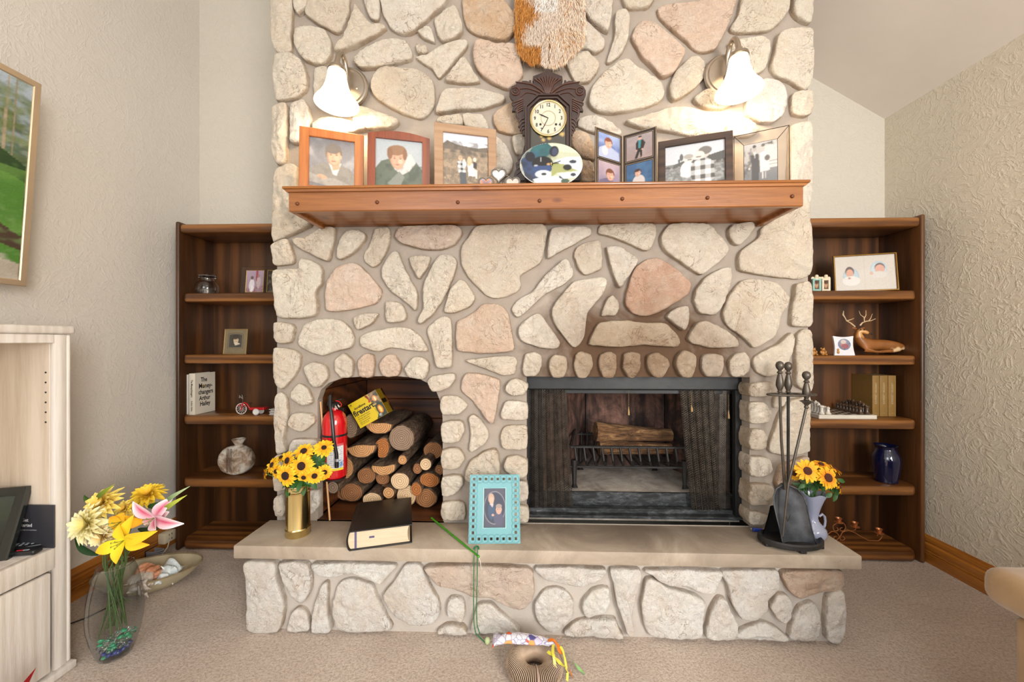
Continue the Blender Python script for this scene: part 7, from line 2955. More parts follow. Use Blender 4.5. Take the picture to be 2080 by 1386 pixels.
def sunflower(name, label, c, nrm, rad, cr, stem_to, group, seed=0, c0=YelO, c1=Yel, np_=15, disc=None):
    rnd = random.Random(seed)
    r = thing(name, label, 'flower', c, group=group)
    x, y, n = basis(nrm)
    m = MB()
    for layer in range(2):
        for i in range(np_):
            a = 2 * PI * (i + layer * .5) / np_ + rnd.uniform(-.12, .12)
            petal(m, Vector(c) - n * .003 * layer, x, y, n, a, cr * .7, (rad - cr * .7) * rnd.uniform(.86, 1.08), rad * .34, rad * rnd.uniform(-.05, .22), -rad * rnd.uniform(.0, .35), c0, tuple(v * rnd.uniform(.92, 1.08) for v in c1))
    part('petals', m, M['petal'], r, angle=180)
    m = MB()
    B = Matrix(((x.x, y.x, n.x, c[0]), (x.y, y.y, n.y, c[1]), (x.z, y.z, n.z, c[2]), (0, 0, 0, 1)))
    m.lathe([(cr * 1.02, -.002), (cr, .004), (cr * .7, .007), (.0005, .006)], 18, X=B)
    part('seed_disc', m, disc or M['seed'], r)
    if stem_to is not None:
        m = MB()
        e = Vector(stem_to)
        c_ = Vector(c) - n * .004
        mid = c_.lerp(e, .45) - n * .02
        P = [c_, c_.lerp(mid, .5) - n * .006, mid, mid.lerp(e, .5), e]
        m.tube(P, .0022, 6)
        part('stem', m, M['stem'], r)
        # a leaf under the head
        m = MB()
        x2, y2, n2 = basis(Vector((rnd.uniform(-.5, .5), -1, rnd.uniform(-.2, .6))))
        petal(m, mid, x2, y2, n2, rnd.uniform(0, 2 * PI), 0, .045, .022, .0, -.01, lin('#2d5a26'), lin('#3d7030'))
        part('leaf', m, M['leafg'], r, angle=180)
    return r


def lathe_at(m, prof, c, n=32):
    m.lathe(prof, n, c)


# brass vase
bvb = atZ(602, 1088, ZS)
BV = Vector((bvb.x, bvb.y + .012, ZS + .0005))
r = thing('brass_vase', 'tall polished brass cylinder vase standing on the left of the hearth', 'vase', BV)
m = MB()
hV = .216
rv = .0475
m.shell([(rv, 0), (rv * 1.04, .003), (rv * 1.04, .028), (rv * 1.06, .030), (rv * 1.02, .033), (rv, .036), (rv, hV - .034), (rv * 1.05, hV - .032), (rv * 1.05, hV - .028), (rv * 1.0, hV - .026), (rv * 1.0, hV - .006), (rv * 1.06, hV - .003), (rv * 1.05, hV)], .0025, 48, BV)
part('body', m, M['brass'], r)
SF = [
    (612.5, 947, 25, 8.5, (0, -1, .15), 'largest sunflower facing us at centre of the brass vase'),
    (580, 967, 23, 8.5, (-.15, -1, .0), 'big sunflower hanging low at front left of the brass vase'),
    (584, 936, 20, 6.5, (-.45, -.9, .35), 'sunflower just above the low front-left one, tilted left'),
    (617, 917, 20, 6.5, (.1, -.7, .75), 'sunflower at top centre of the brass vase, facing up'),
    (658, 910, 21, 5, (.3, -.6, .75), 'highest rightmost sunflower before the wooden dowel'),
    (553, 945, 18, 5.5, (-.6, -.8, .4), 'sunflower at far left of the brass vase, side-on'),
    (561, 958, 17, 4.5, (-.5, -1, .0), 'small sunflower low at the left, below the side-on one'),
    (571, 930, 14, 4, (-.3, -.5, .9), 'little sunflower at the back left of the brass vase'),
    (639, 967, 18, 5.5, (.35, -1, -.05), 'sunflower low at right of the brass vase rim'),
    (659, 960, 17, 5, (.7, -.8, .1), 'sunflower drooping at far right, touching the dowel'),
    (538, 963, 12, 3.5, (-.9, -.5, .0), 'tiny sunflower at the extreme left edge of bouquet'),
    (617, 970, 14, 4.5, (.1, -1, -.35), 'small sunflower hanging over centre of the brass rim'),
    (636, 924, 15, 5, (.3, -.4, .8), 'sunflower between top centre one and highest rightmost one'),
]
rimz = BV.z + hV
for i, (px, py, rr, cr, nn, lab) in enumerate(SF):
    dY = {0: -.055, 1: -.07, 2: -.03, 3: .0, 4: .02, 5: -.02, 6: -.05, 7: .02, 8: -.05, 9: -.01, 10: -.01, 11: -.065, 12: .02}[i]
    Y = BV.y + dY
    c = at(px, py, Y)
    k = Y / FPX
    sunflower('sunflower', lab, c, nn, rr * k, cr * k, (BV.x + (c.x - BV.x) * .3, BV.y + .005 * (i % 3 - 1), rimz - .03), 'artificial sunflowers in the brass vase', seed=i)
# foliage collar
m = MB()
rg = random.Random(2)
for i in range(26):
    a = rg.uniform(0, 2 * PI)
    c = Vector((BV.x + .03 * math.cos(a), BV.y + .03 * math.sin(a), rimz + rg.uniform(-.005, .03)))
    x2, y2, n2 = basis((math.cos(a) * .3, -.6, .8))
    petal(m, c, x2, y2, n2, rg.uniform(0, 2 * PI), 0, rg.uniform(.035, .055), .022, .005, -.015, lin('#23471d'), lin('#3b6a2c'))
for (px, py) in ((632, 935), (640, 945), (648, 940), (628, 948), (645, 950)):
    c = at(px, py, BV.y)
    x2, y2, n2 = basis((0, -1, .3))
    for k in range(3):
        petal(m, c, x2, y2, n2, rg.uniform(0, 2 * PI), 0, .045, .024, .0, -.01, lin('#23471d'), lin('#3b6a2c'))
o = part('leaf_foliage', m, M['leafg'], None, angle=180, loc=(BV.x, BV.y, rimz))
tag(o, 'dark green artificial leaves filling the mouth of the brass vase', 'leaves', kind='stuff')

# big black book lying on the hearth
c0 = atZ(703, 1122, ZS)
c1 = atZ(837, 1104, ZS)
yaw = math.atan2(c1.y - c0.y, c1.x - c0.x)
Wb = (c1 - c0).length
Db, Tb = .285, .078
r = thing('black_book', 'thick black leather book lying on the hearth, overhanging its front edge', 'book', (c0.x, c0.y, ZS + .0006), rz=yaw)
M['leather'] = plain('black_leather', '#191817', 0.42, 0, 0.2, 30, 0.0012)
M['pages'] = wood('page_edges', '#cdb899', '#e3d4bb', 'X', 6, 0.8, 0.0)
m = MB()
m.rbox(.012, 0, 0, Wb, Db, .005, .002, 2)
m.rbox(.012, 0, Tb - .005, Wb, Db, Tb, .002, 2)
# rounded spine along the left edge
n_ = 14
P = []
for i in range(n_ + 1):
    a = PI / 2 + PI * i / n_
    P.append((.016 + .016 * math.cos(a), Tb / 2 + (Tb / 2) * math.sin(a)))
P2 = [(.016 + .012 * math.cos(PI / 2 + PI * i / n_), Tb / 2 + (Tb / 2 - .004) * math.sin(PI / 2 + PI * i / n_)) for i in range(n_, -1, -1)]
m.prism(P + P2, 0, Db)
part('cover', m, M['leather'], r, world=False, angle=50)
m = MB()
pg = [(.004 + .012 * (1 - math.cos(PI / 2 * 0)), 0)]
out = []
for i in range(13):
    a = PI / 2 + PI * i / 12
    out.append((.018 + .012 * math.cos(a), Tb / 2 + (Tb / 2 - .0055) * math.sin(a)))
inn = []
for i in range(13):
    a = -PI / 2 + PI * i / 12
    inn.append((Wb - .008 - .010 * math.cos(a), Tb / 2 + (Tb / 2 - .0055) * math.sin(a)))
m.prism(out + inn, .008, Db - .008)
part('page_block', m, M['pages'], r, world=False, angle=50)
m = MB()
m.rbox(.030, .0066, .004, .038, .0078, Tb - .006, .0003, 1, X=T((0, 0, 0)))
m.rbox(.085, .0066, Tb * .50, .105, .0078, Tb * .60, .0003, 1)
part('ribbon', m, plain('purple_ribbon', '#5b5378', 0.6), r, world=False)
m = MB()
m.tube([(.024, 0, Tb + .0002), (.024, Db, Tb + .0002)], .0012, 5)
part('hinge_crease', m, M['plas'], r, world=False)

# teal pierced frame
bl, br = atZ(951, 1106, ZS), atZ(1057, 1105, ZS)
wT = (br - bl).length
tl = R(19)
hT = .268
r = thing('teal_photo_frame', 'turquoise pierced-border frame with oval couple portrait, leaning on the hearth', 'picture frame', ((bl.x + br.x) / 2, (bl.y + br.y) / 2, ZS + .001), rz=math.atan2(br.y - bl.y, br.x - bl.x), rx=-tl)
M['teal'] = plain('turquoise_enamel', '#6ba3a9', 0.3, 0, 0.06, 10, coat=0.4)
M['teald'] = plain('dark_gap', '#24302f', 0.8)
pw_, ph_ = .092, .152
pz0 = .060
bd2 = .010
m = MB()
xo, zo = wT / 2, hT
inx, inz0, inz1 = pw_ / 2 - .001, pz0, pz0 + ph_
# plate with a window, pierced by a chain of small openings
holes = []
nx_, nz__ = 8, 11
stepx = (wT - .036) / (nx_ - 1)
stepz = (hT - .036) / (nz__ - 1)
cells = [(-wT / 2 + .018 + i * stepx, z) for i in range(nx_) for z in (.018, hT - .018)] + [(x, .018 + j * stepz) for j in range(1, nz__ - 1) for x in (-wT / 2 + .018, wT / 2 - .018)]
outer_l = [(-xo, 0), (xo, 0), (xo, zo), (-xo, zo)]
win = [(-inx, inz0), (inx, inz0), (inx, inz1), (-inx, inz1)]
loops = [outer_l, win[::-1]]
e = .0052
for (cx, cz) in cells:
    loops.append([(cx - e, cz - e), (cx - e, cz + e), (cx + e, cz + e), (cx + e, cz - e)])
lv = [[Vector((x, z, 0)) for x, z in l] for l in loops]
fl_ = [p for l in lv for p in l]
F1 = []
for a, b, c in geometry.tessellate_polygon(lv):
    pa, pb, pc = fl_[a], fl_[b], fl_[c]
    if (pb.x - pa.x) * (pc.y - pa.y) - (pc.x - pa.x) * (pb.y - pa.y) < 0:
        b, c = c, b
    F1.append((a, b, c))
m.add([(p.x, 0, p.y) for p in fl_], F1)
m.add([(p.x, .006, p.y) for p in fl_], [f[::-1] for f in F1])
off = 0
for l in loops:
    k = len(l)
    m.add([(x, 0, z) for x, z in l] + [(x, .006, z) for x, z in l], [(i, i + k, (i + 1) % k + k, (i + 1) % k) for i in range(k)])
part('frame', m, M['teal'], r, world=False, smooth=False)
for (cx, cz) in cells:
    m = MB()
    m.tube([(cx + .0160 * math.cos(a * PI / 10), -.001, cz + .0160 * math.sin(a * PI / 10)) for a in range(20)], .0017, 6, closed=True)
    part('ring', m, M['teal'], r, world=False)
m = MB()
lp = [(-inx - .002, inz0 - .002), (inx + .002, inz0 - .002), (inx + .002, inz1 + .002), (-inx - .002, inz1 + .002)]
m.tube([(x, -.0005, z) for x, z in lp], .0022, 6, closed=True)
part('inner_lip', m, plain('pale_teal', '#b5d9d8', 0.3), r, world=False)
cp = [('fill', '#4c4a58'), ('noise', 0, 0, 1, 1, 4, '#575566', .5), ('ell', .5, .5, .49, .42, '#b9b3bd'), ('ell', .5, .5, .475, .408, '#34364a'), ('noise', .1, .15, .9, .85, 4, '#3f4154', .4),
      ('ell', .36, .42, .16, .22, '#39506d'), ('ell', .34, .74, .14, .13, '#c9a78f'), ('ell', .36, .68, .10, .10, '#ddb59f'), ('poly', [(.27, .6), (.45, .6), (.40, .50)], '#d8c6c6'),
      ('ell', .68, .22, .22, .17, '#54506a'), ('ell', .69, .45, .135, .12, '#d3a793'), ('ell', .69, .54, .14, .055, '#a39288'), ('ell', .64, .46, .02, .01, '#5a3f38'), ('ell', .74, .46, .02, .01, '#5a3f38'), ('ell', .42, .31, .06, .03, '#d3a793')]
picture(pw_, ph_, cp, r, res=100, seed=60, y=.004, z0=pz0)
m = MB()
m.add([(-.03, .0065, hT * .7), (.03, .0065, hT * .7), (.035, .13, .042 - .0), (-.035, .13, .042)], [(0, 1, 2, 3), (3, 2, 1, 0)])
part('easel_leg', m, M['black'], r, world=False, smooth=False)

# green stick with a string
g0, g1 = atZ(877, 1053, ZS + .006), atZ(972, 1131, ZS + .007)
r = thing('green_stick', 'thin bright green plastic rod lying across the hearth edge', 'stick', g0)
m = MB()
m.tube([g0, g0.lerp(g1, .5), g1], .0042, 8)
m.ell(tuple(g1), .0055, 10, 8)
m.ell(tuple(g0), .005, 10, 8)
part('rod', m, plain('bright_green', '#3f8f1c', 0.3, coat=0.3), r)
m = MB()
m.tube([g1, g1 + Vector((.006, -.004, -.012)), g1 + Vector((.010, -.002, -.04))], .0009, 5)
part('string', m, plain('white_string', '#e6e3dc', 0.8), r)

# green bead necklace hanging down
M['bead'] = plain('green_bead', '#1f7a45', 0.2, 0.2, 0.15, 50, coat=0.4)
r = thing('bead_necklace', 'metallic green bead necklace hanging from the hearth edge to the carpet', 'necklace', at(966, 1110, 1.52))
m = MB()
k = 0
YN = 1.519
path = [(965, 1115), (963, 1135), (962, 1180), (962, 1230), (963, 1270), (967, 1288)]
path2 = [(970, 1115), (970, 1135), (969, 1180), (968, 1230), (969, 1268), (974, 1286)]
for pth in (path, path2):
    sp = smoothpoly(pth, 56, closed=False)
    for s_ in sp:
        m.ell(tuple(at(s_.x, s_.y, YN - .002)), .0028, 6, 4)
top_ = []
for i in range(12):
    a = PI * i / 11
    c = at(967 - 5 * math.cos(a), 1112, YN)
    m.ell((c.x, YN + .02 * math.sin(a) + .006, ZS + .0045), .003, 6, 4)
for i in range(10):
    e = at(967, 1288, YN - .002).lerp(Vector(atZ(984, 1305, .006)), i / 9)
    m.ell(tuple(e), .0028, 6, 4)
o = part('beads', m, M['bead'], r, angle=180)
o['kind'] = 'stuff'

# blue lighter
p = atZ(1537, 1080, ZS)
r = thing('blue_lighter', 'small blue plastic lighter lying left of the fireplace tools', 'lighter', (p.x, p.y, ZS + .0006), rz=R(-6))
m = MB()
m.rbox(-.018, -.008, 0, .024, .008, .014, .005, 3)
part('body', m, plain('blue_plastic', '#1d3a9a', 0.25, coat=0.4), r, world=False)
m = MB()
m.rbox(-.026, -.007, .001, -.0185, .007, .013, .002, 2)
part('metal_cap', m, M['chrome'], r, world=False)

# ================================================================== FIREPLACE TOOLS
YT = 1.60
bc = atZ(1606, 1106, ZS)
bc.y = 1.615
tq = lambda px, py, Y=YT: at(px, py, Y)
r = thing('tool_stand', 'black cast iron stand with ring holder on the right of the hearth', 'fireplace stand', (bc.x, bc.y, ZS))
m = MB()
cx, cy = bc.x, bc.y
ow, od = .125, .085
rim = [(cx + ow * math.cos(a * PI / 20), cy + od * math.sin(a * PI / 20) * (.75 if math.sin(a * PI / 20) > 0 else 1)) for a in range(40)]
V, Fc = [], []
pr_ = [(.96, .002), (1.0, .006), (1.0, .020), (.95, .026), (.90, .022), (.86, .016), (.3, .015), (.01, .015)]
for (s_, z) in pr_:
    for (x, y) in rim:
        V.append((cx + (x - cx) * s_, cy + (y - cy) * s_, ZS + .008 + z))
for i in range(len(pr_) - 1):
    for k in range(40):
        Fc.append((i * 40 + k, i * 40 + (k + 1) % 40, (i + 1) * 40 + (k + 1) % 40, (i + 1) * 40 + k))
Fc.append(tuple(range(39, -1, -1)))
m.add(V, Fc)
part('base', m, M['iron'], r)
for a in (200, 270, 330, 60, 130):
    m = MB()
    x, y = cx + ow * .88 * math.cos(R(a)), cy + od * .88 * math.sin(R(a)) * (.75 if a < 180 else 1)
    m.rbox(x - .012, y - .008, ZS + .0006, x + .012, y + .008, ZS + .013, .003, 2)
    part('foot', m, M['iron'], r)
# dark back shield rising from the base
m = MB()
V, Fc = [], []
for j in range(9):
    t_ = j / 8
    for i in range(9):
        s_ = i / 8 * 2 - 1
        V.append((cx - .035 + s_ * .060 * (1 - .5 * t_), cy + .045 - .03 * s_ * s_, ZS + .024 + .11 * t_))
for j in range(8):
    for i in range(8):
        a = j * 9 + i
        Fc.append((a, a + 1, a + 10, a + 9))
m.add(V, Fc)
m.add([(v[0], v[1] + .006, v[2]) for v in V], [f[::-1] for f in Fc])
part('back_shield', m, M['iron'], r, angle=180)
pole_t = tq(1601, 800)
yP = 1.625
m = MB()
px0 = tq(1601, 800, yP)
zR = px0.z
m.tube([(px0.x, yP, ZS + .02), (px0.x, yP, zR + .0)], .0055, 10)
part('pole', m, M['iron'], r)


def turned(name, m_, c, k, parent, world=True):
    """turned handle with a ball finial; c is its lower end, k its overall height"""
    mm_ = MB()
    pr__ = [(.0065, 0), (.010, .004), (.007, .010), (.0095, .016), (.0145, .032), (.0135, .050), (.0085, .078), (.0065, .084), (.011, .088), (.0085, .094), (.0055, .098), (.0115, .106), (.0150, .116), (.0150, .124), (.0115, .134), (.005, .139), (.0005, .140)]
    mm_.lathe([(r_ * 1.0, z * k / .140) for r_, z in pr__], 20, c)
    return part(name, mm_, m_, parent)


M['tool'] = plain('dark_pewter_iron', '#5a534b', 0.4, 0.6, 0.15, 30)
turned('finial', M['tool'], (px0.x, yP, zR + .004), .128, r)
m = MB()
rl, rr2 = tq(1559, 803, YT), tq(1655, 803, YT)
cxr = (rl.x + rr2.x) / 2
rw_ = (rr2.x - rl.x) / 2
m.tube([(cxr + rw_ * math.cos(a * PI / 18), yP - .028 + .032 * math.sin(a * PI / 18), zR) for a in range(36)], .0045, 8, closed=True)
m.tube([(px0.x, yP, zR), (cxr - .01, yP - .06, zR)], .004, 8)
part('ring_holder', m, M['tool'], r)

# shovel
ysv = 1.585
s0 = tq(1584, 800, ysv)
r = thing('fireplace_shovel', 'black fireplace shovel with wide pan hanging from the tool stand', 'fireplace tool', (s0.x, ysv, s0.z))
turned('handle', M['tool'], (s0.x, ysv, s0.z + .004), .128, r)
m = MB()
pe = tq(1594, 987, ysv)
m.tube([(s0.x, ysv, s0.z + .006), (s0.x + .006, ysv, (s0.z + pe.z) / 2), (pe.x, ysv - .002, pe.z - .015)], [.005, .005, .006], 10)
part('shaft', m, M['tool'], r)
prof_ = [(0, 8, 6), (.06, 20, 22), (.18, 26, 34), (.35, 26, 40), (.55, 22, 43), (.75, 17, 47), (.92, 14, 52), (1.0, 13, 55)]
top, bot = tq(1594, 985, ysv), tq(1594, 1100, ysv)
V, Fc = [], []
for (t_, lw, rw__) in prof_:
    py = 985 + 115 * t_
    for i in range(11):
        s_ = i / 10
        px = 1594 - lw + (lw + rw__) * s_
        edge = abs(s_ * 2 - 1) ** 4
        yy = ysv + .012 - .020 * edge - .020 * t_ + .012 * (1 - t_) * 0
        p = tq(px, py, ysv)
        V.append((p.x, yy, max(p.z, ZS + .026)))
for j in range(len(prof_) - 1):
    for i in range(10):
        a = j * 11 + i
        Fc.append((a, a + 1, a + 12, a + 11))
m = MB()
m.add(V, Fc)
m.add([(v[0], v[1] + .0035, v[2]) for v in V], [f[::-1] for f in Fc])
rimv = [V[i * 11] for i in range(8)][::-1] + V[1:10] + [V[i * 11 + 10] for i in range(8)]
m.tube([(v[0], v[1] + .001, v[2]) for v in rimv], .0026, 6)
M['pan'] = plain('scuffed_pan', '#55585d', 0.42, 0.5, 0.45, 18)
part('pan', m, M['pan'], r, angle=180)

# poker
p0 = tq(1638, 822, 1.575)
r = thing('fireplace_poker', 'black fireplace poker with ball handle leaning across the shovel pan', 'fireplace tool', p0)
turned('handle', M['tool'], (p0.x, 1.575, p0.z + .016), .118, r)
m = MB()
m.lathe([(.004, -.018), (.009, -.012), (.006, -.004), (.012, .004), (.018, .010), (.024, .012), (.018, .015), (.008, .018)], 18, (p0.x, 1.575, p0.z))
part('collar', m, M['tool'], r)
e1, e2 = tq(1601, 985, 1.556), tq(1590, 1090, 1.548)
e2.z = max(e2.z, ZS + .03)
m = MB()
m.tube([(p0.x, 1.575, p0.z - .012), e1, e1.lerp(e2, .5), e2], [.005, .0048, .0042, .0028], 8)
m.tube([e1.lerp(e2, .55), e1.lerp(e2, .7) + Vector((.012, -.002, .0)), e1.lerp(e2, .62) + Vector((.020, -.003, .01))], [.004, .003, .001], 6)
part('shaft', m, M['tool'], r)

# ================================================================== LILAC VASE AND ITS SUNFLOWERS
LV = Vector((1.214, 1.655, ZS + .0006))
r = thing('lilac_vase', 'pale lilac ceramic vase with two handles at the right end of hearth', 'vase', LV)
M['lilac'] = plain('lilac_glaze', '#979cb2', 0.15, 0, 0.04, 8, coat=0.6)
m = MB()
pr = [(.030, 0), (.036, .003), (.048, .016), (.052, .032), (.048, .048), (.034, .064), (.023, .078), (.020, .092), (.023, .112), (.032, .145), (.041, .172), (.049, .194)]
V0 = len(m.v)
m.shell(pr, .003, 40, LV)
for v in m.v:
    zz = (v.z - LV.z)
    if zz > .165:
        a = math.atan2(v.y - LV.y, v.x - LV.x)
        v.z += .006 * math.cos(a * 4) * (zz - .165) / .03
part('body', m, M['lilac'], r)
for s_ in (-1, 1):
    m = MB()
    m.tube([(LV.x + s_ * x, LV.y - .01, LV.z + z) for x, z in ((.021, .098), (.034, .108), (.043, .098), (.046, .080), (.044, .062), (.040, .050))], [.004, .005, .005, .0045, .0045, .004], 10)
    part('handle', m, M['lilac'], r)
S2 = [
    (1640, 957, 24, 8, (-.1, -1, .35), -.04, 'large sunflower facing us on the left of lilac vase'),
    (1682, 971, 24, 8.5, (.15, -1, .35), -.05, 'large sunflower facing us on the right of lilac vase'),
    (1668, 944, 18, 5, (0, -.3, 1), .01, 'orange-tinged sunflower at the back, facing up from lilac vase'),
    (1704, 988, 18, 5, (.9, -.6, .2), -.02, 'sunflower drooping at the far right of lilac vase'),
    (1613, 962, 15, 5, (-.8, -.6, .4), .02, 'sunflower half hidden behind the poker shaft'),
    (1694, 952, 17, 5, (.6, -.2, .8), .02, 'small sunflower at the back right of lilac vase'),
]
for i, (px, py, rr, cr, nn, dY, lab) in enumerate(S2):
    Y = LV.y + dY
    c = at(px, py, Y)
    k = Y / FPX / 1.03
    sunflower('sunflower', lab, c, nn, rr * k, cr * k, (LV.x + (c.x - LV.x) * .3, LV.y, LV.z + .165), 'artificial sunflowers in the lilac vase', seed=40 + i, c0=lin('#e07a1a') if i in (1, 2) else YelO, c1=lin('#f2bd27'), np_=13, disc=plain('brown_seed_disc', '#4a2312', 0.9, 0, 0.3, 200, 0.002))
m = MB()
rg = random.Random(6)
for i in range(34):
    px, py = rg.uniform(1625, 1705), rg.uniform(972, 1003)
    c = at(px, py, LV.y - .02 + rg.uniform(-.01, .03))
    x2, y2, n2 = basis((rg.uniform(-.4, .4), -1, .4))
    petal(m, c, x2, y2, n2, rg.uniform(0, 2 * PI), 0, rg.uniform(.025, .045), .018, .0, -.01, lin('#1f3f1a'), lin('#356028'))
o = part('leaf_foliage', m, M['leafg'], None, angle=180, loc=(LV.x, LV.y, LV.z + .2))
tag(o, 'dark green artificial leaves at the mouth of the lilac vase', 'leaves', kind='stuff')
# ================================================================== GLASS VASE ON THE CARPET
GV = Vector((-1.560, 1.42, .001))
M['vglass'] = thin_glass('smoky_glass', (0.86, 0.89, 0.90))
r = thing('glass_floor_vase', 'big clear oval glass vase on the carpet beside the whitewashed cabinet', 'vase', GV)
vp = [(.040, 0), (.048, .004), (.058, .03), (.072, .08), (.080, .13), (.082, .17), (.079, .22), (.072, .27), (.062, .315), (.052, .345)]
m = MB()
m.lathe([(.0005, .001)] + vp, 48, GV)
m.f.pop()
m.f.pop()
part('glass', m, M['vglass'], r, angle=180)
m = MB()
m.tube([(GV.x + .052 * math.cos(a * PI / 24), GV.y + .052 * math.sin(a * PI / 24), GV.z + .345) for a in range(48)], .0016, 6, closed=True)
m.lathe([(.0005, .0005), (.040, .0005), (.042, .006), (.0005, .007)], 32, GV)
part('rim', m, M['clear'], r)


def vr(z):
    for (r0, z0), (r1, z1) in zip(vp, vp[1:]):
        if z0 <= z <= z1:
            return r0 + (r1 - r0) * (z - z0) / (z1 - z0)
    return .04


gems = {}
rg = random.Random(12)
GC = [('clear', glass('clear_gem', (.93, .97, .97), 0.0, 1.5)), ('green', plain('green_gem', '#2f9a6c', 0.08, 0, 0.05, coat=0.7)), ('blue', plain('blue_gem', '#2f3f86', 0.08, 0, 0.05, coat=0.7))]
placed = []
tries = 0
while len(placed) < 86 and tries < 9000:
    tries += 1
    z = .013 + .098 * rg.random() ** .9
    R_ = vr(z) - .0175
    a, q_r = rg.uniform(0, 2 * PI), math.sqrt(rg.random())
    p = Vector((GV.x + R_ * q_r * math.cos(a), GV.y + R_ * q_r * math.sin(a), GV.z + z))
    if z > .065 + .05 * math.cos(a + .6) * q_r:
        continue
    if any((p - o_).length < .0150 for o_ in placed):
        continue
    placed.append(p)
    f = rg.random()
    k = 2 if z < .04 and f < .6 else (1 if f > .62 else 0)
    if k not in gems:
        m = MB()
        m.ell((0, 0, 0), (.0098, .0098, .0058), 12, 8)
        o = part('glass_gem', m, GC[k][1], None, angle=180)
        tag(o, '%s flattened glass gem among those filling the floor vase bottom' % GC[k][0], 'glass gem', 'glass gems in the floor vase')
        gems[k] = o
        o.location = p
    else:
        o = gems[k].copy()
        COL.objects.link(o)
        o.location = p
    o.rotation_euler = (rg.uniform(-.7, .7), rg.uniform(-.7, .7), 0)

YV = 1.42
fq = lambda px, py, dY=0: at(px, py, YV + dY)


def stem_pts(c, k):
    e = Vector((GV.x + .03 * math.cos(k * 1.9), GV.y + .03 * math.sin(k * 1.9), .10))
    neck = Vector((GV.x + .030 * math.cos(k * 2.3 + 2), GV.y + .026 * math.sin(k * 2.3 + 2), .345))
    return [Vector(c), Vector(c).lerp(neck, .5) + Vector((0, 0, -.004)), neck, neck.lerp(e, .5), e]


def mum(label, px, py, rr, nn, c0, c1, k, dY=0):
    c = fq(px, py, dY)
    rad = rr * YV / FPX * 1.02
    r = thing('chrysanthemum', label, 'flower', c, group='artificial flowers in the glass floor vase')
    x, y, n = basis(nn)
    rnd = random.Random(k)
    m = MB()
    for layer in range(4):
        np_ = (17, 16, 14, 9)[layer]
        for i in range(np_):
            a = 2 * PI * (i + layer * .5) / np_ + rnd.uniform(-.15, .15)
            L = rad * (1.0, .85, .64, .4)[layer] * rnd.uniform(.85, 1.1)
            petal(m, Vector(c) + n * .002 * layer, x, y, n, a, rad * .05, L, rad * .30, rad * (.12, .30, .45, .45)[layer], -rad * (.30, .22, .1, 0)[layer], tuple(v * .9 for v in c0), c1, fold=.3)
    part('petals', m, M['petal'], r, angle=180)
    m = MB()
    m.tube(stem_pts(c, k), .0020, 6)
    part('stem', m, M['stem'], r)
    return r


PY, PW, PO = lin('#f0dc72'), lin('#f3efc2'), lin('#e8b22e')
mum('pale yellow chrysanthemum at upper left of the glass vase', 210, 1024, 36, (-.1, -.8, .6), PO, PY, 1, -.02)
mum('large creamy chrysanthemum at far left, beside the cabinet', 180, 1064, 40, (-.1, -1, .3), lin('#e9cf52'), PW, 2, -.06)
mum('creamy chrysanthemum with orange middle under the largest one', 210, 1086, 30, (.0, -1, -.1), PO, PW, 3, -.05)
mum('bright yellow chrysanthemum at the top right, seen from the side', 300, 1008, 34, (.1, -.45, .95), PO, lin('#f0cf3a'), 4, .05)
mum('small yellow chrysanthemum in the middle of the bouquet', 255, 1034, 22, (.0, -.8, .6), PO, PY, 5, .01)


def curved_petal(px0, px1, dY0, dY1, wd, c0, c1, up=.12, cm=None, ns=8):
    """wide petal from one image point to another, cupped"""
    a, b = fq(*px0, dY0), fq(*px1, dY1)
    d = b - a
    L = d.length
    d.normalize()
    s = d.cross(Vector((0, -1, 0))).normalized()
    n = s.cross(d)
    V, Cc, Fc = [], [], []
    for i in range(ns + 1):
        t_ = i / ns
        w_ = wd * max(math.sin(PI * (.06 + .92 * t_ ** .85)), .02)
        o = a + d * L * t_ + n * (-1) * 0 + Vector((0, -1, 0)) * (up * L * math.sin(PI * t_))
        for j, q in enumerate((-1, -.55, 0, .55, 1)):
            V.append(o + s * w_ * .5 * q + Vector((0, -1, 0)) * (abs(q) * w_ * .18))
            edge = abs(q)
            c = tuple(p_ * (1 - t_) + q_ * t_ for p_, q_ in zip(c0, c1))
            if cm is not None:
                f = max(0, 1 - edge * 1.25) * math.sin(PI * min(1, t_ * 1.05)) ** .5
                c = tuple(p_ * (1 - f) + q_ * f for p_, q_ in zip(c, cm))
            Cc.append(c)
    for i in range(ns):
        for j in range(4):
            b_ = i * 5 + j
            Fc.append((b_, b_ + 1, b_ + 6, b_ + 5))
    m = MB()
    m.add(V, Fc, col=Cc)
    return m


def lily(label, ctr, tips, dY, wd, c0, c1, cm, k, stam='#6f8a2a'):
    c = fq(*ctr, dY)
    r = thing('lily', label, 'flower', c, group='artificial flowers in the glass floor vase')
    for (tx, ty, td) in tips:
        part('petal', curved_petal(ctr, (tx, ty), dY, dY + td, wd, c0, c1, .10, cm), M['petal'], r, angle=180)
    for i in range(5):
        a = i * 1.25
        m = MB()
        e = c + Vector((.012 * math.cos(a), -.035, .012 * math.sin(a)))
        m.tube([c, c.lerp(e, .6) + Vector((0, 0, -.002)), e], .0009, 5)
        m.ell(tuple(e), (.0022, .0016, .0035), 6, 5)
        part('stamen', m, plain('stamen_green', '#77862e', 0.6), r)
    m = MB()
    m.tube(stem_pts(c, k), .0024, 6)
    part('stem', m, M['stem'], r)
    return r


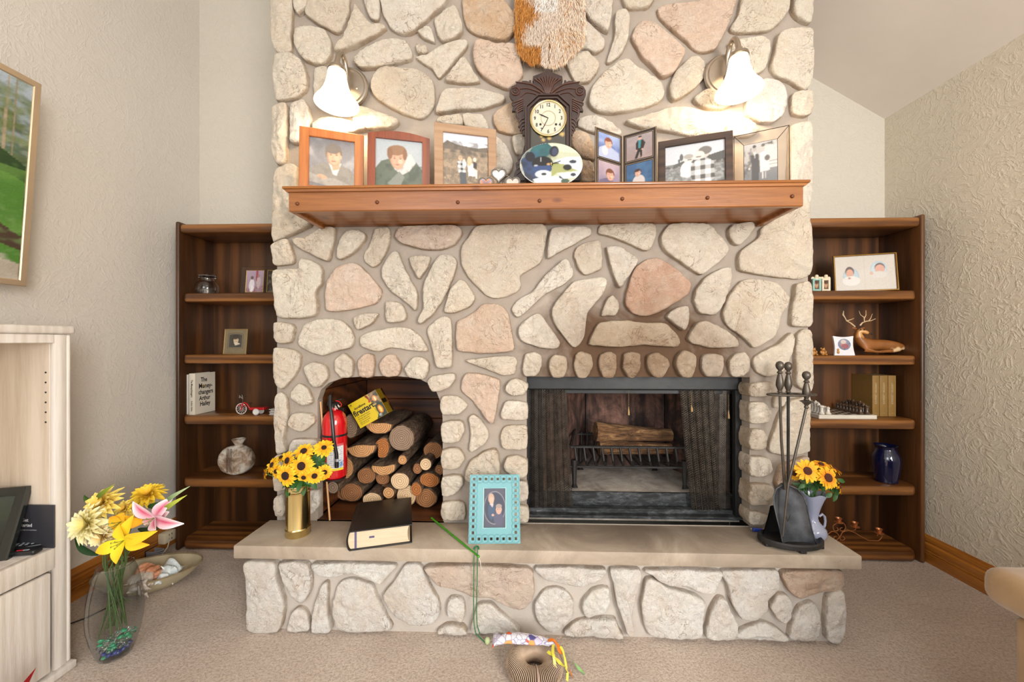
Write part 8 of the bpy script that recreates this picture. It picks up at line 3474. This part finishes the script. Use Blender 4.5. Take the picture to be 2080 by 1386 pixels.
LY, LO = lin('#f2dc2c'), lin('#f0a51f')
lily('large yellow lily with orange-edged pointed petals at the vase front', (252, 1098), [(320, 1079, -.02), (272, 1046, .01), (243, 1066, -.01), (194, 1123, -.03), (236, 1146, -.03), (304, 1107, -.01)], -.10, .042, LY, lin('#f0b824'), None, 6)
lily('orange-yellow lily half hidden behind the large yellow one', (246, 1060), [(222, 1052, -.01), (252, 1042, .0), (278, 1052, .01), (300, 1058, .02), (228, 1074, 0)], -.05, .044, lin('#f1c12a'), LO, None, 7)
lily('pink and white lily on the right side of the glass vase', (314, 1052), [(354, 1008, .0), (374, 1064, -.02), (270, 1019, -.02), (317, 1077, -.03), (287, 1052, .0), (344, 1040, .02)], -.03, .046, lin('#f0c4d2'), lin('#f8f2f3'), lin('#d2456f'), 8)

LG, LG2 = lin('#2f5a24'), lin('#8aa23c')
for k, (a, b, wd, col0, col1, lab, cat) in enumerate((
        ((333, 1038), (380, 1006), .018, lin('#5d7a2a'), lin('#b9bf45'), 'plump yellow-green lily bud pointing to the bookcase', 'bud'),
        ((338, 1020), (386, 988), .015, lin('#4a7030'), lin('#a8b88a'), 'slender green lily bud with pale tip, highest at right', 'bud'),
        ((194, 1018), (233, 984), .017, lin('#2f5a24'), lin('#8f9a2a'), 'long pointed green leaf standing above the chrysanthemums', 'leaf'),
        ((188, 1020), (171, 1006), .022, lin('#3b4f1d'), lin('#3f5a24'), 'rounded dark green leaf at top left of the bouquet', 'leaf'),
        ((200, 1128), (152, 1094), .030, lin('#1d3a1d'), lin('#23451f'), 'broad dark green leaf at lower left under the chrysanthemums', 'leaf'),
        ((300, 1066), (272, 1020), .012, lin('#2d5a35'), lin('#3f6a35'), 'narrow curved green leaf in front of pink lily', 'leaf'),
        ((280, 1075), (328, 1072), .020, lin('#1d3a20'), lin('#2c4f2a'), 'dark green leaf below the pink lily', 'leaf'),
        ((300, 1030), (345, 1017), .020, lin('#26481f'), lin('#3a5f2a'), 'dark green leaf behind the pink lily, under side-on chrysanthemum', 'leaf'))):
    o = part('lily_bud' if cat == 'bud' else 'green_leaf', curved_petal(a, b, -.02, -.03, wd, col0, col1, .10 if cat == 'leaf' else .2), M['petal'], None, angle=180, loc=fq(*a, -.02))
    tag(o, lab, cat, group='leaves and buds in the glass floor vase')
# extra bare stems inside the glass
for i in range(11):
    rg = random.Random(i + 50)
    m = MB()
    a = rg.uniform(0, 2 * PI)
    top = Vector((GV.x + .033 * math.cos(a), GV.y + .033 * math.sin(a), .36))
    bot = Vector((GV.x + .045 * math.cos(a + 2.2), GV.y + .045 * math.sin(a + 2.2), .09))
    m.tube([top + Vector((0, 0, .03)), top, top.lerp(bot, .5), bot], .0016, 6)
    if i % 2 == 0:
        mm_ = top.lerp(bot, .55)
        m.tube([mm_, mm_ + Vector((.018 * math.cos(a), .012, -.03))], .0012, 5)
    o = part('bare_stem', m, M['stem'], None, loc=bot)
    tag(o, 'thin green artificial stem among those crossing inside the floor vase', 'stem', group='bare stems inside the glass floor vase')

# ================================================================== DISH OF SHELLS
DC = Vector((-1.83, 1.82, .001))
M['bowlw'] = plain('pale_bowl_inside', '#b5a98c', 0.5, 0, 0.12, 12)
M['bowlo'] = wood('bowl_outside_wood', '#8a6444', '#c09a72', 'X', 2, 0.5, 0.6)
r = thing('oval_dish', 'long shallow oval dish holding seashells on the carpet behind glass vase', 'dish', DC)
m = MB()
m.shell([(.09, 0), (.12, .004), (.18, .045), (.215, .085)], .006, 48, DC, sx=1.0, sy=.62, X=T(DC) @ rot(R(20), 'Z') @ T(-DC))
part('body', m, M['bowlw'], r)
m = MB()
m.tube([tuple(T(DC) @ rot(R(20), 'Z') @ Vector((.212 * math.cos(a * PI / 24), .62 * .212 * math.sin(a * PI / 24), .085))) for a in range(48)], .0035, 6, closed=True)
part('rim', m, plain('worn_rim', '#8c7b5c', 0.5, 0, 0.3, 40), r)


def shell_mat(name, a, b):
    t = NT(name)
    v = t.coord('Object', (20, 20, 50))
    t.color(t.ramp(t.noise(2, 4, 0.6, v), [(0.35, lin(a)), (0.65, lin(b))]))
    t.rough(0.35)
    return t.m


SH = [((272, 1180), 'whelk', '#d9d4cc', '#efeae2', 'white spiral whelk shell nearest the glass vase'), ((352, 1172), 'conch', '#c3cfd2', '#e6ebea', 'large bluish-white conch shell at right of the dish'), ((316, 1164), 'conch', '#b06a45', '#e0a783', 'orange-lipped conch shell at the back of the dish'), ((300, 1196), 'whelk', '#b3a294', '#d8cdc2', 'small spiky grey shell at the dish front'), ((288, 1170), 'round', '#dccfc2', '#f0e8dd', 'smooth round cream shell in the middle of dish')]
for k, ((px, py), kind, a, b, lab) in enumerate(SH):
    p = atZ(px, py, .085)
    q = (DC - p)
    q.z = 0
    if q.length > .12:
        p += q * .35
    mt = shell_mat('shell_%d' % k, a, b)
    r = thing('seashell', lab, 'seashell', (p.x, p.y, .07), rz=k * 1.3 + .4)
    m = MB()
    if kind == 'round':
        m.ell((0, 0, 0), (.045, .038, .022), 24, 14)
    else:
        L = .085 if kind == 'conch' else .06
        n_, sg = 20, 40
        V, Fc = [], []
        turns = 3.2
        for i in range(sg + 1):
            t_ = i / sg
            ang_ = turns * 2 * PI * t_
            R0 = (.030 if kind == 'conch' else .020) * (t_ ** .9) + .001
            cen = Vector((R0 * .38 * math.cos(ang_), R0 * .38 * math.sin(ang_), 0))
            ax = L * (t_ - .5)
            for j in range(n_):
                b_ = 2 * PI * j / n_
                rr_ = R0 * (1 + .10 * math.cos(ang_ * 2.0 + b_ * 3))
                V.append(Vector((ax + rr_ * .25 * math.cos(b_), cen.x + rr_ * math.cos(b_), cen.y + rr_ * math.sin(b_))))
        for i in range(sg):
            for j in range(n_):
                Fc.append((i * n_ + j, i * n_ + (j + 1) % n_, (i + 1) * n_ + (j + 1) % n_, (i + 1) * n_ + j))
        Fc.append(tuple(range(n_)))
        Fc.append(tuple(sg * n_ + j for j in range(n_ - 1, -1, -1)))
        m.add(V, Fc)
        m.ell((L * .42, -.012, .004), (.022, .018, .012), 14, 8)
        m.tube([(L * .5, -.01, 0), (L * .85, -.014, -.004)], [.010, .002], 8)
        if k in (1, 3):
            for j in range(6):
                a_ = j * 1.05
                m.tube([(L * .2, .022 * math.cos(a_), .022 * math.sin(a_)), (L * .12, .040 * math.cos(a_), .040 * math.sin(a_))], [.006, .0008], 6)
    m.v = [p_ * 1.35 for p_ in m.v]
    part('shell_body', m, mt, r, world=False, angle=60)

# coiled grey cable bundle and outlet adaptor
c = atZ(308, 1125, .02)
r = thing('coiled_cable', 'coiled bundle of grey cable on the carpet behind the shell dish', 'cable', c)
m = MB()
pts = []
for i in range(150):
    a = i / 150 * 2 * PI * 6
    pts.append((c.x + (.055 + .008 * math.sin(i * .7)) * math.cos(a), c.y + (.03 + .006 * math.cos(i * .5)) * math.sin(a), .006 + .035 * i / 150))
m.tube(pts, .0028, 6)
part('cable_loops', m, plain('grey_cable', '#8b8b93', 0.4), r)
m = MB()
m.tube([(c.x, c.y - .035, .012), (c.x, c.y - .036, .05), (c.x, c.y + .034, .05)], .003, 6)
part('tie', m, M['plas'], r)
o0 = atX(344, 1090, XL + .03)
r = thing('outlet_adaptor', 'beige plug adaptor low on the wall left of the bookcase', 'outlet', (XL + .018, 2.17, .12))
m = MB()
oc = atX(343, 1090, XL + .05)
m.rbox(XL + .018, oc.y - .035, oc.z - .030, XL + .060, oc.y + .035, oc.z + .030, .005, 2)
bo = part('body', m, plain('beige_plastic', '#c9bda4', 0.4), r)
for zz in (.013, -.013):
    for dy in (-.008, .008):
        m = MB()
        m.rbox(XL + .0595, oc.y + dy - .0018, oc.z + zz - .005, XL + .0612, oc.y + dy + .0018, oc.z + zz + .005, .0004, 1)
        part('socket_slot', m, M['black'], bo)
m = MB()
m.tube([(XL + .064, oc.y - .01, oc.z - .012), (XL + .10, oc.y - .06, oc.z - .03), (XL + .14, oc.y - .16, .03), (XL + .20, oc.y - .26, .004), (XL + .26, oc.y - .30, .004)], .0025, 6)
o = part('cord', m, plain('white_cord_plastic', '#cfc8ba', 0.5), r)
o['label'] = 'thin white cord'
m = MB()
m.tube([(XL + .06, 1.40, .004), (XL + .13, 1.52, .004), (XL + .20, 1.60, .004), (XL + .24, 1.72, .004)], .003, 6)
o = part('extension_cable', m, M['plas'], None, loc=(XL + .1, 1.5, .004))
tag(o, 'black cable lying on the carpet between cabinet and glass vase', 'cable')

# ================================================================== PAPER-COIL RING TOY AND WAND TOY
SC = atZ(1086, 1345, .045)
r = thing('coil_ring_toy', 'brown pleated coil bent into a ring on the carpet before the hearth', 'toy', (SC.x, SC.y, 0.001))
Rm, rm_ = .066, .036
m = MB()
pts = []
NT_ = 84
for i in range(NT_ * 12):
    a = 2 * PI * i / (NT_ * 12)
    b = 2 * PI * i / 12
    rr_ = Rm + rm_ * math.cos(b)
    pts.append((SC.x + rr_ * math.cos(a), SC.y + rr_ * math.sin(a), .001 + rm_ + .0016 + rm_ * math.sin(b)))
m.tube(pts, .0016, 4, closed=True)
M['coil'] = plain('brown_coil_plastic', '#c0a890', 0.4, 0.1, 0.1, 20)
cl = part('coil', m, M['coil'], r, angle=180)
m = MB()
a = R(-84)
P = []
for i in range(12):
    b = -.5 + 3.1 * i / 11
    rr_ = Rm + (rm_ + .002) * math.cos(b)
    P.append((SC.x + rr_ * math.cos(a), SC.y + rr_ * math.sin(a), .001 + rm_ + .0016 + (rm_ + .002) * math.sin(b)))
m.tube(P, .0022, 6)
part('clip', m, plain('pinkish_clip', '#b99f92', 0.5), r)
m = MB()
m.tube([(SC.x + Rm * math.cos(q * PI / 20), SC.y + Rm * math.sin(q * PI / 20), .003 + rm_) for q in range(40)], .030, 12, closed=True)
part('core', m, plain('dark_brown_core', '#4a392c', 0.9), r)


def print_fabric():
    t = NT('printed_fabric')
    v = t.coord('Object')
    vo = t.n('ShaderNodeTexVoronoi')
    vo.inputs['Scale'].default_value = 48
    t.l(v, vo.inputs['Vector'])
    vd = t.n('ShaderNodeTexVoronoi', feature='DISTANCE_TO_EDGE')
    vd.inputs['Scale'].default_value = 48
    t.l(v, vd.inputs['Vector'])
    sp = t.n('ShaderNodeSeparateColor')
    t.l(vo.outputs['Color'], sp.inputs[0])
    x = t.n('ShaderNodeValToRGB')
    x.color_ramp.interpolation = 'CONSTANT'
    e = x.color_ramp.elements
    for i, (p, c) in enumerate(((0, '#dcdce6'), (.5, '#e8e4ea'), (.68, '#d8622c'), (.77, '#c9c4dc'), (.86, '#e2a05a'), (.93, '#4a4a80'))):
        if i > 1:
            e.new(p)
        e[i].position = p
        e[i].color = l4(c)
    t.l(sp.outputs[0], x.inputs[0])
    col = t.mix(t.ramp(vd.outputs['Distance'], [(0.02, (.8, .8, .8)), (0.07, (0, 0, 0))]), x.outputs[0], lin('#8a7aa0'))
    t.color(col)
    t.rough(0.8)
    return t.m


M['fabric'] = print_fabric()
zt = .082
P = [(1001, 1310, 17, 4), (1008, 1306, 15, 6), (1018, 1305, 10, 7), (1032, 1303, 12, 9), (1055, 1303, 12.5, 10), (1080, 1306, 11, 9), (1100, 1310, 9, 7), (1115, 1312, 8, 6), (1126, 1314, 6, 5)]
r = thing('wand_toy', 'floral printed fabric wand toy with orange and yellow ribbons on the coil ring', 'toy', atZ(1060, 1303, zt))
m = MB()
V, Fc = [], []
n_ = 18
for i, (px, py, hw, th) in enumerate(P):
    c = atZ(px, py, zt)
    k = (HC - zt) / (py - 693)
    for j in range(n_):
        a = 2 * PI * j / n_
        w_ = hw * k * .9 * (1 + .12 * math.sin(a * 3 + i))
        V.append((c.x + .0, c.y + w_ * math.cos(a) * 1.15, c.z + .012 + th * k * .8 * math.sin(a) + .003 * math.sin(i * 2.1 + a * 2)))
for i in range(len(P) - 1):
    for j in range(n_):
        Fc.append((i * n_ + j, (i + 1) * n_ + j, (i + 1) * n_ + (j + 1) % n_, i * n_ + (j + 1) % n_))
Fc.append(tuple(range(n_)))
Fc.append(tuple((len(P) - 1) * n_ + j for j in range(n_ - 1, -1, -1)))
m.add(V, Fc)
part('fabric_body', m, M['fabric'], r, angle=180)


def ribbon(pts, wd, mat):
    """flat ribbon through (px, py, z) points"""
    Q = [atZ(x, y, z) for x, y, z in pts]
    xs = smoothpoly([(q.x, q.y) for q in Q], 24, closed=False)
    m = MB()
    V, Fc = [], []
    for i, s_ in enumerate(xs):
        t_ = i / 23 * (len(Q) - 1)
        k = min(int(t_), len(Q) - 2)
        z = Q[k].z + (Q[k + 1].z - Q[k].z) * (t_ - k)
        d = (xs[min(i + 1, 23)] - xs[max(i - 1, 0)]).normalized()
        tw = math.sin(i * .5) * .35
        V += [(s_.x - d.y * wd / 2, s_.y + d.x * wd / 2, z + wd * tw * .5), (s_.x + d.y * wd / 2, s_.y - d.x * wd / 2, z - wd * tw * .5)]
    for i in range(23):
        Fc.append((2 * i, 2 * i + 1, 2 * i + 3, 2 * i + 2))
    nn = len(V)
    V += [(v[0], v[1], v[2] + .0006) for v in V]
    Fc += [tuple(q + nn for q in f[::-1]) for f in Fc]
    m.add(V, Fc)
    return part('ribbon', m, mat, r, angle=180)


OR, YR_, GR = plain('orange_ribbon', '#e07a1e', 0.35), plain('yellow_ribbon', '#d6cf4a', 0.35), plain('green_ribbon', '#8fc07a', 0.35)
ribbon([(1112, 1302, .10), (1126, 1301, .11), (1134, 1312, .10), (1138, 1325, .09), (1150, 1334, .07)], .012, OR)
ribbon([(1150, 1345, .06), (1155, 1362, .03), (1164, 1378, .004)], .009, OR)
ribbon([(1124, 1310, .10), (1123, 1325, .095), (1130, 1345, .09), (1138, 1366, .05), (1139, 1384, .02)], .010, YR_)
ribbon([(1112, 1324, .09), (1124, 1332, .09), (1138, 1346, .075), (1149, 1356, .06)], .011, YR_)
ribbon([(1138, 1314, .10), (1147, 1325, .095), (1151, 1345, .07), (1153, 1362, .04), (1152, 1384, .01)], .008, YR_)
ribbon([(1149, 1326, .085), (1163, 1340, .05), (1178, 1358, .02), (1188, 1370, .004)], .012, GR)
p = atZ(990, 1303, .014)
m = MB()
m.ell((p.x, p.y, .0155), (.011, .011, .014), 14, 10)
o = part('pale_green_ball', m, plain('pale_green_foam', '#b9c795', 0.6), None, loc=(p.x, p.y, .001))
tag(o, 'pale green egg-shaped bobble between the necklace and wand toy', 'bobble')

# ================================================================== ARMCHAIR (only the front of its left arm in view)
def uph():
    t = NT('beige_microfibre')
    v = t.coord('Object')
    f = t.noise(5, 4, 0.6, v, .5)
    t.color(t.ramp(f, [(0.3, lin('#8e6e48')), (0.7, lin('#a98960'))]))
    t.rough(0.75)
    t.set(Sheen_Weight=0.5)
    t.normal(t.bump(t.noise(220, 2, 0.5, v), .25, .001))
    return t.m


M['uph'] = uph()
r = thing('armchair', 'beige upholstered armchair, only the end of its padded arm in view', 'armchair', (1.62, .65, 0))
for x0, x1 in ((1.222, 1.395), (1.96, 2.13)):
    m = MB()
    m.rbox(x0, .15, .505, x1, 1.078, .605, .038, 6)
    part('arm_pad', m, M['uph'], r)
    m = MB()
    m.tube([(x0 + .010, .18, .586), (x0 + .010, 1.045, .586), (x0 + .03, 1.068, .586), (x1 - .03, 1.068, .586)], .004, 8)
    part('piping', m, M['uph'], r)
    m = MB()
    m.rbox(x0 + .020, .15, .05, x1 - .015, 1.015, .506, .015, 4)
    part('arm_panel', m, M['uph'], r)
m = MB()
m.rbox(1.382, .15, .10, 1.978, .98, .30, .02, 3)
part('seat_base', m, M['uph'], r)
m = MB()
m.rbox(1.385, .30, .301, 1.975, 1.03, .45, .05, 5)
part('seat_cushion', m, M['uph'], r)
m = MB()
m.rbox(1.382, .08, .30, 1.978, .30, 1.0, .06, 5)
part('backrest', m, M['uph'], r)
for x in (1.28, 2.07):
    for y in (.2, .95):
        m = MB()
        m.tube([(x, y, .0015), (x, y, .055)], [.014, .022], 10)
        part('leg', m, M['black'], r)
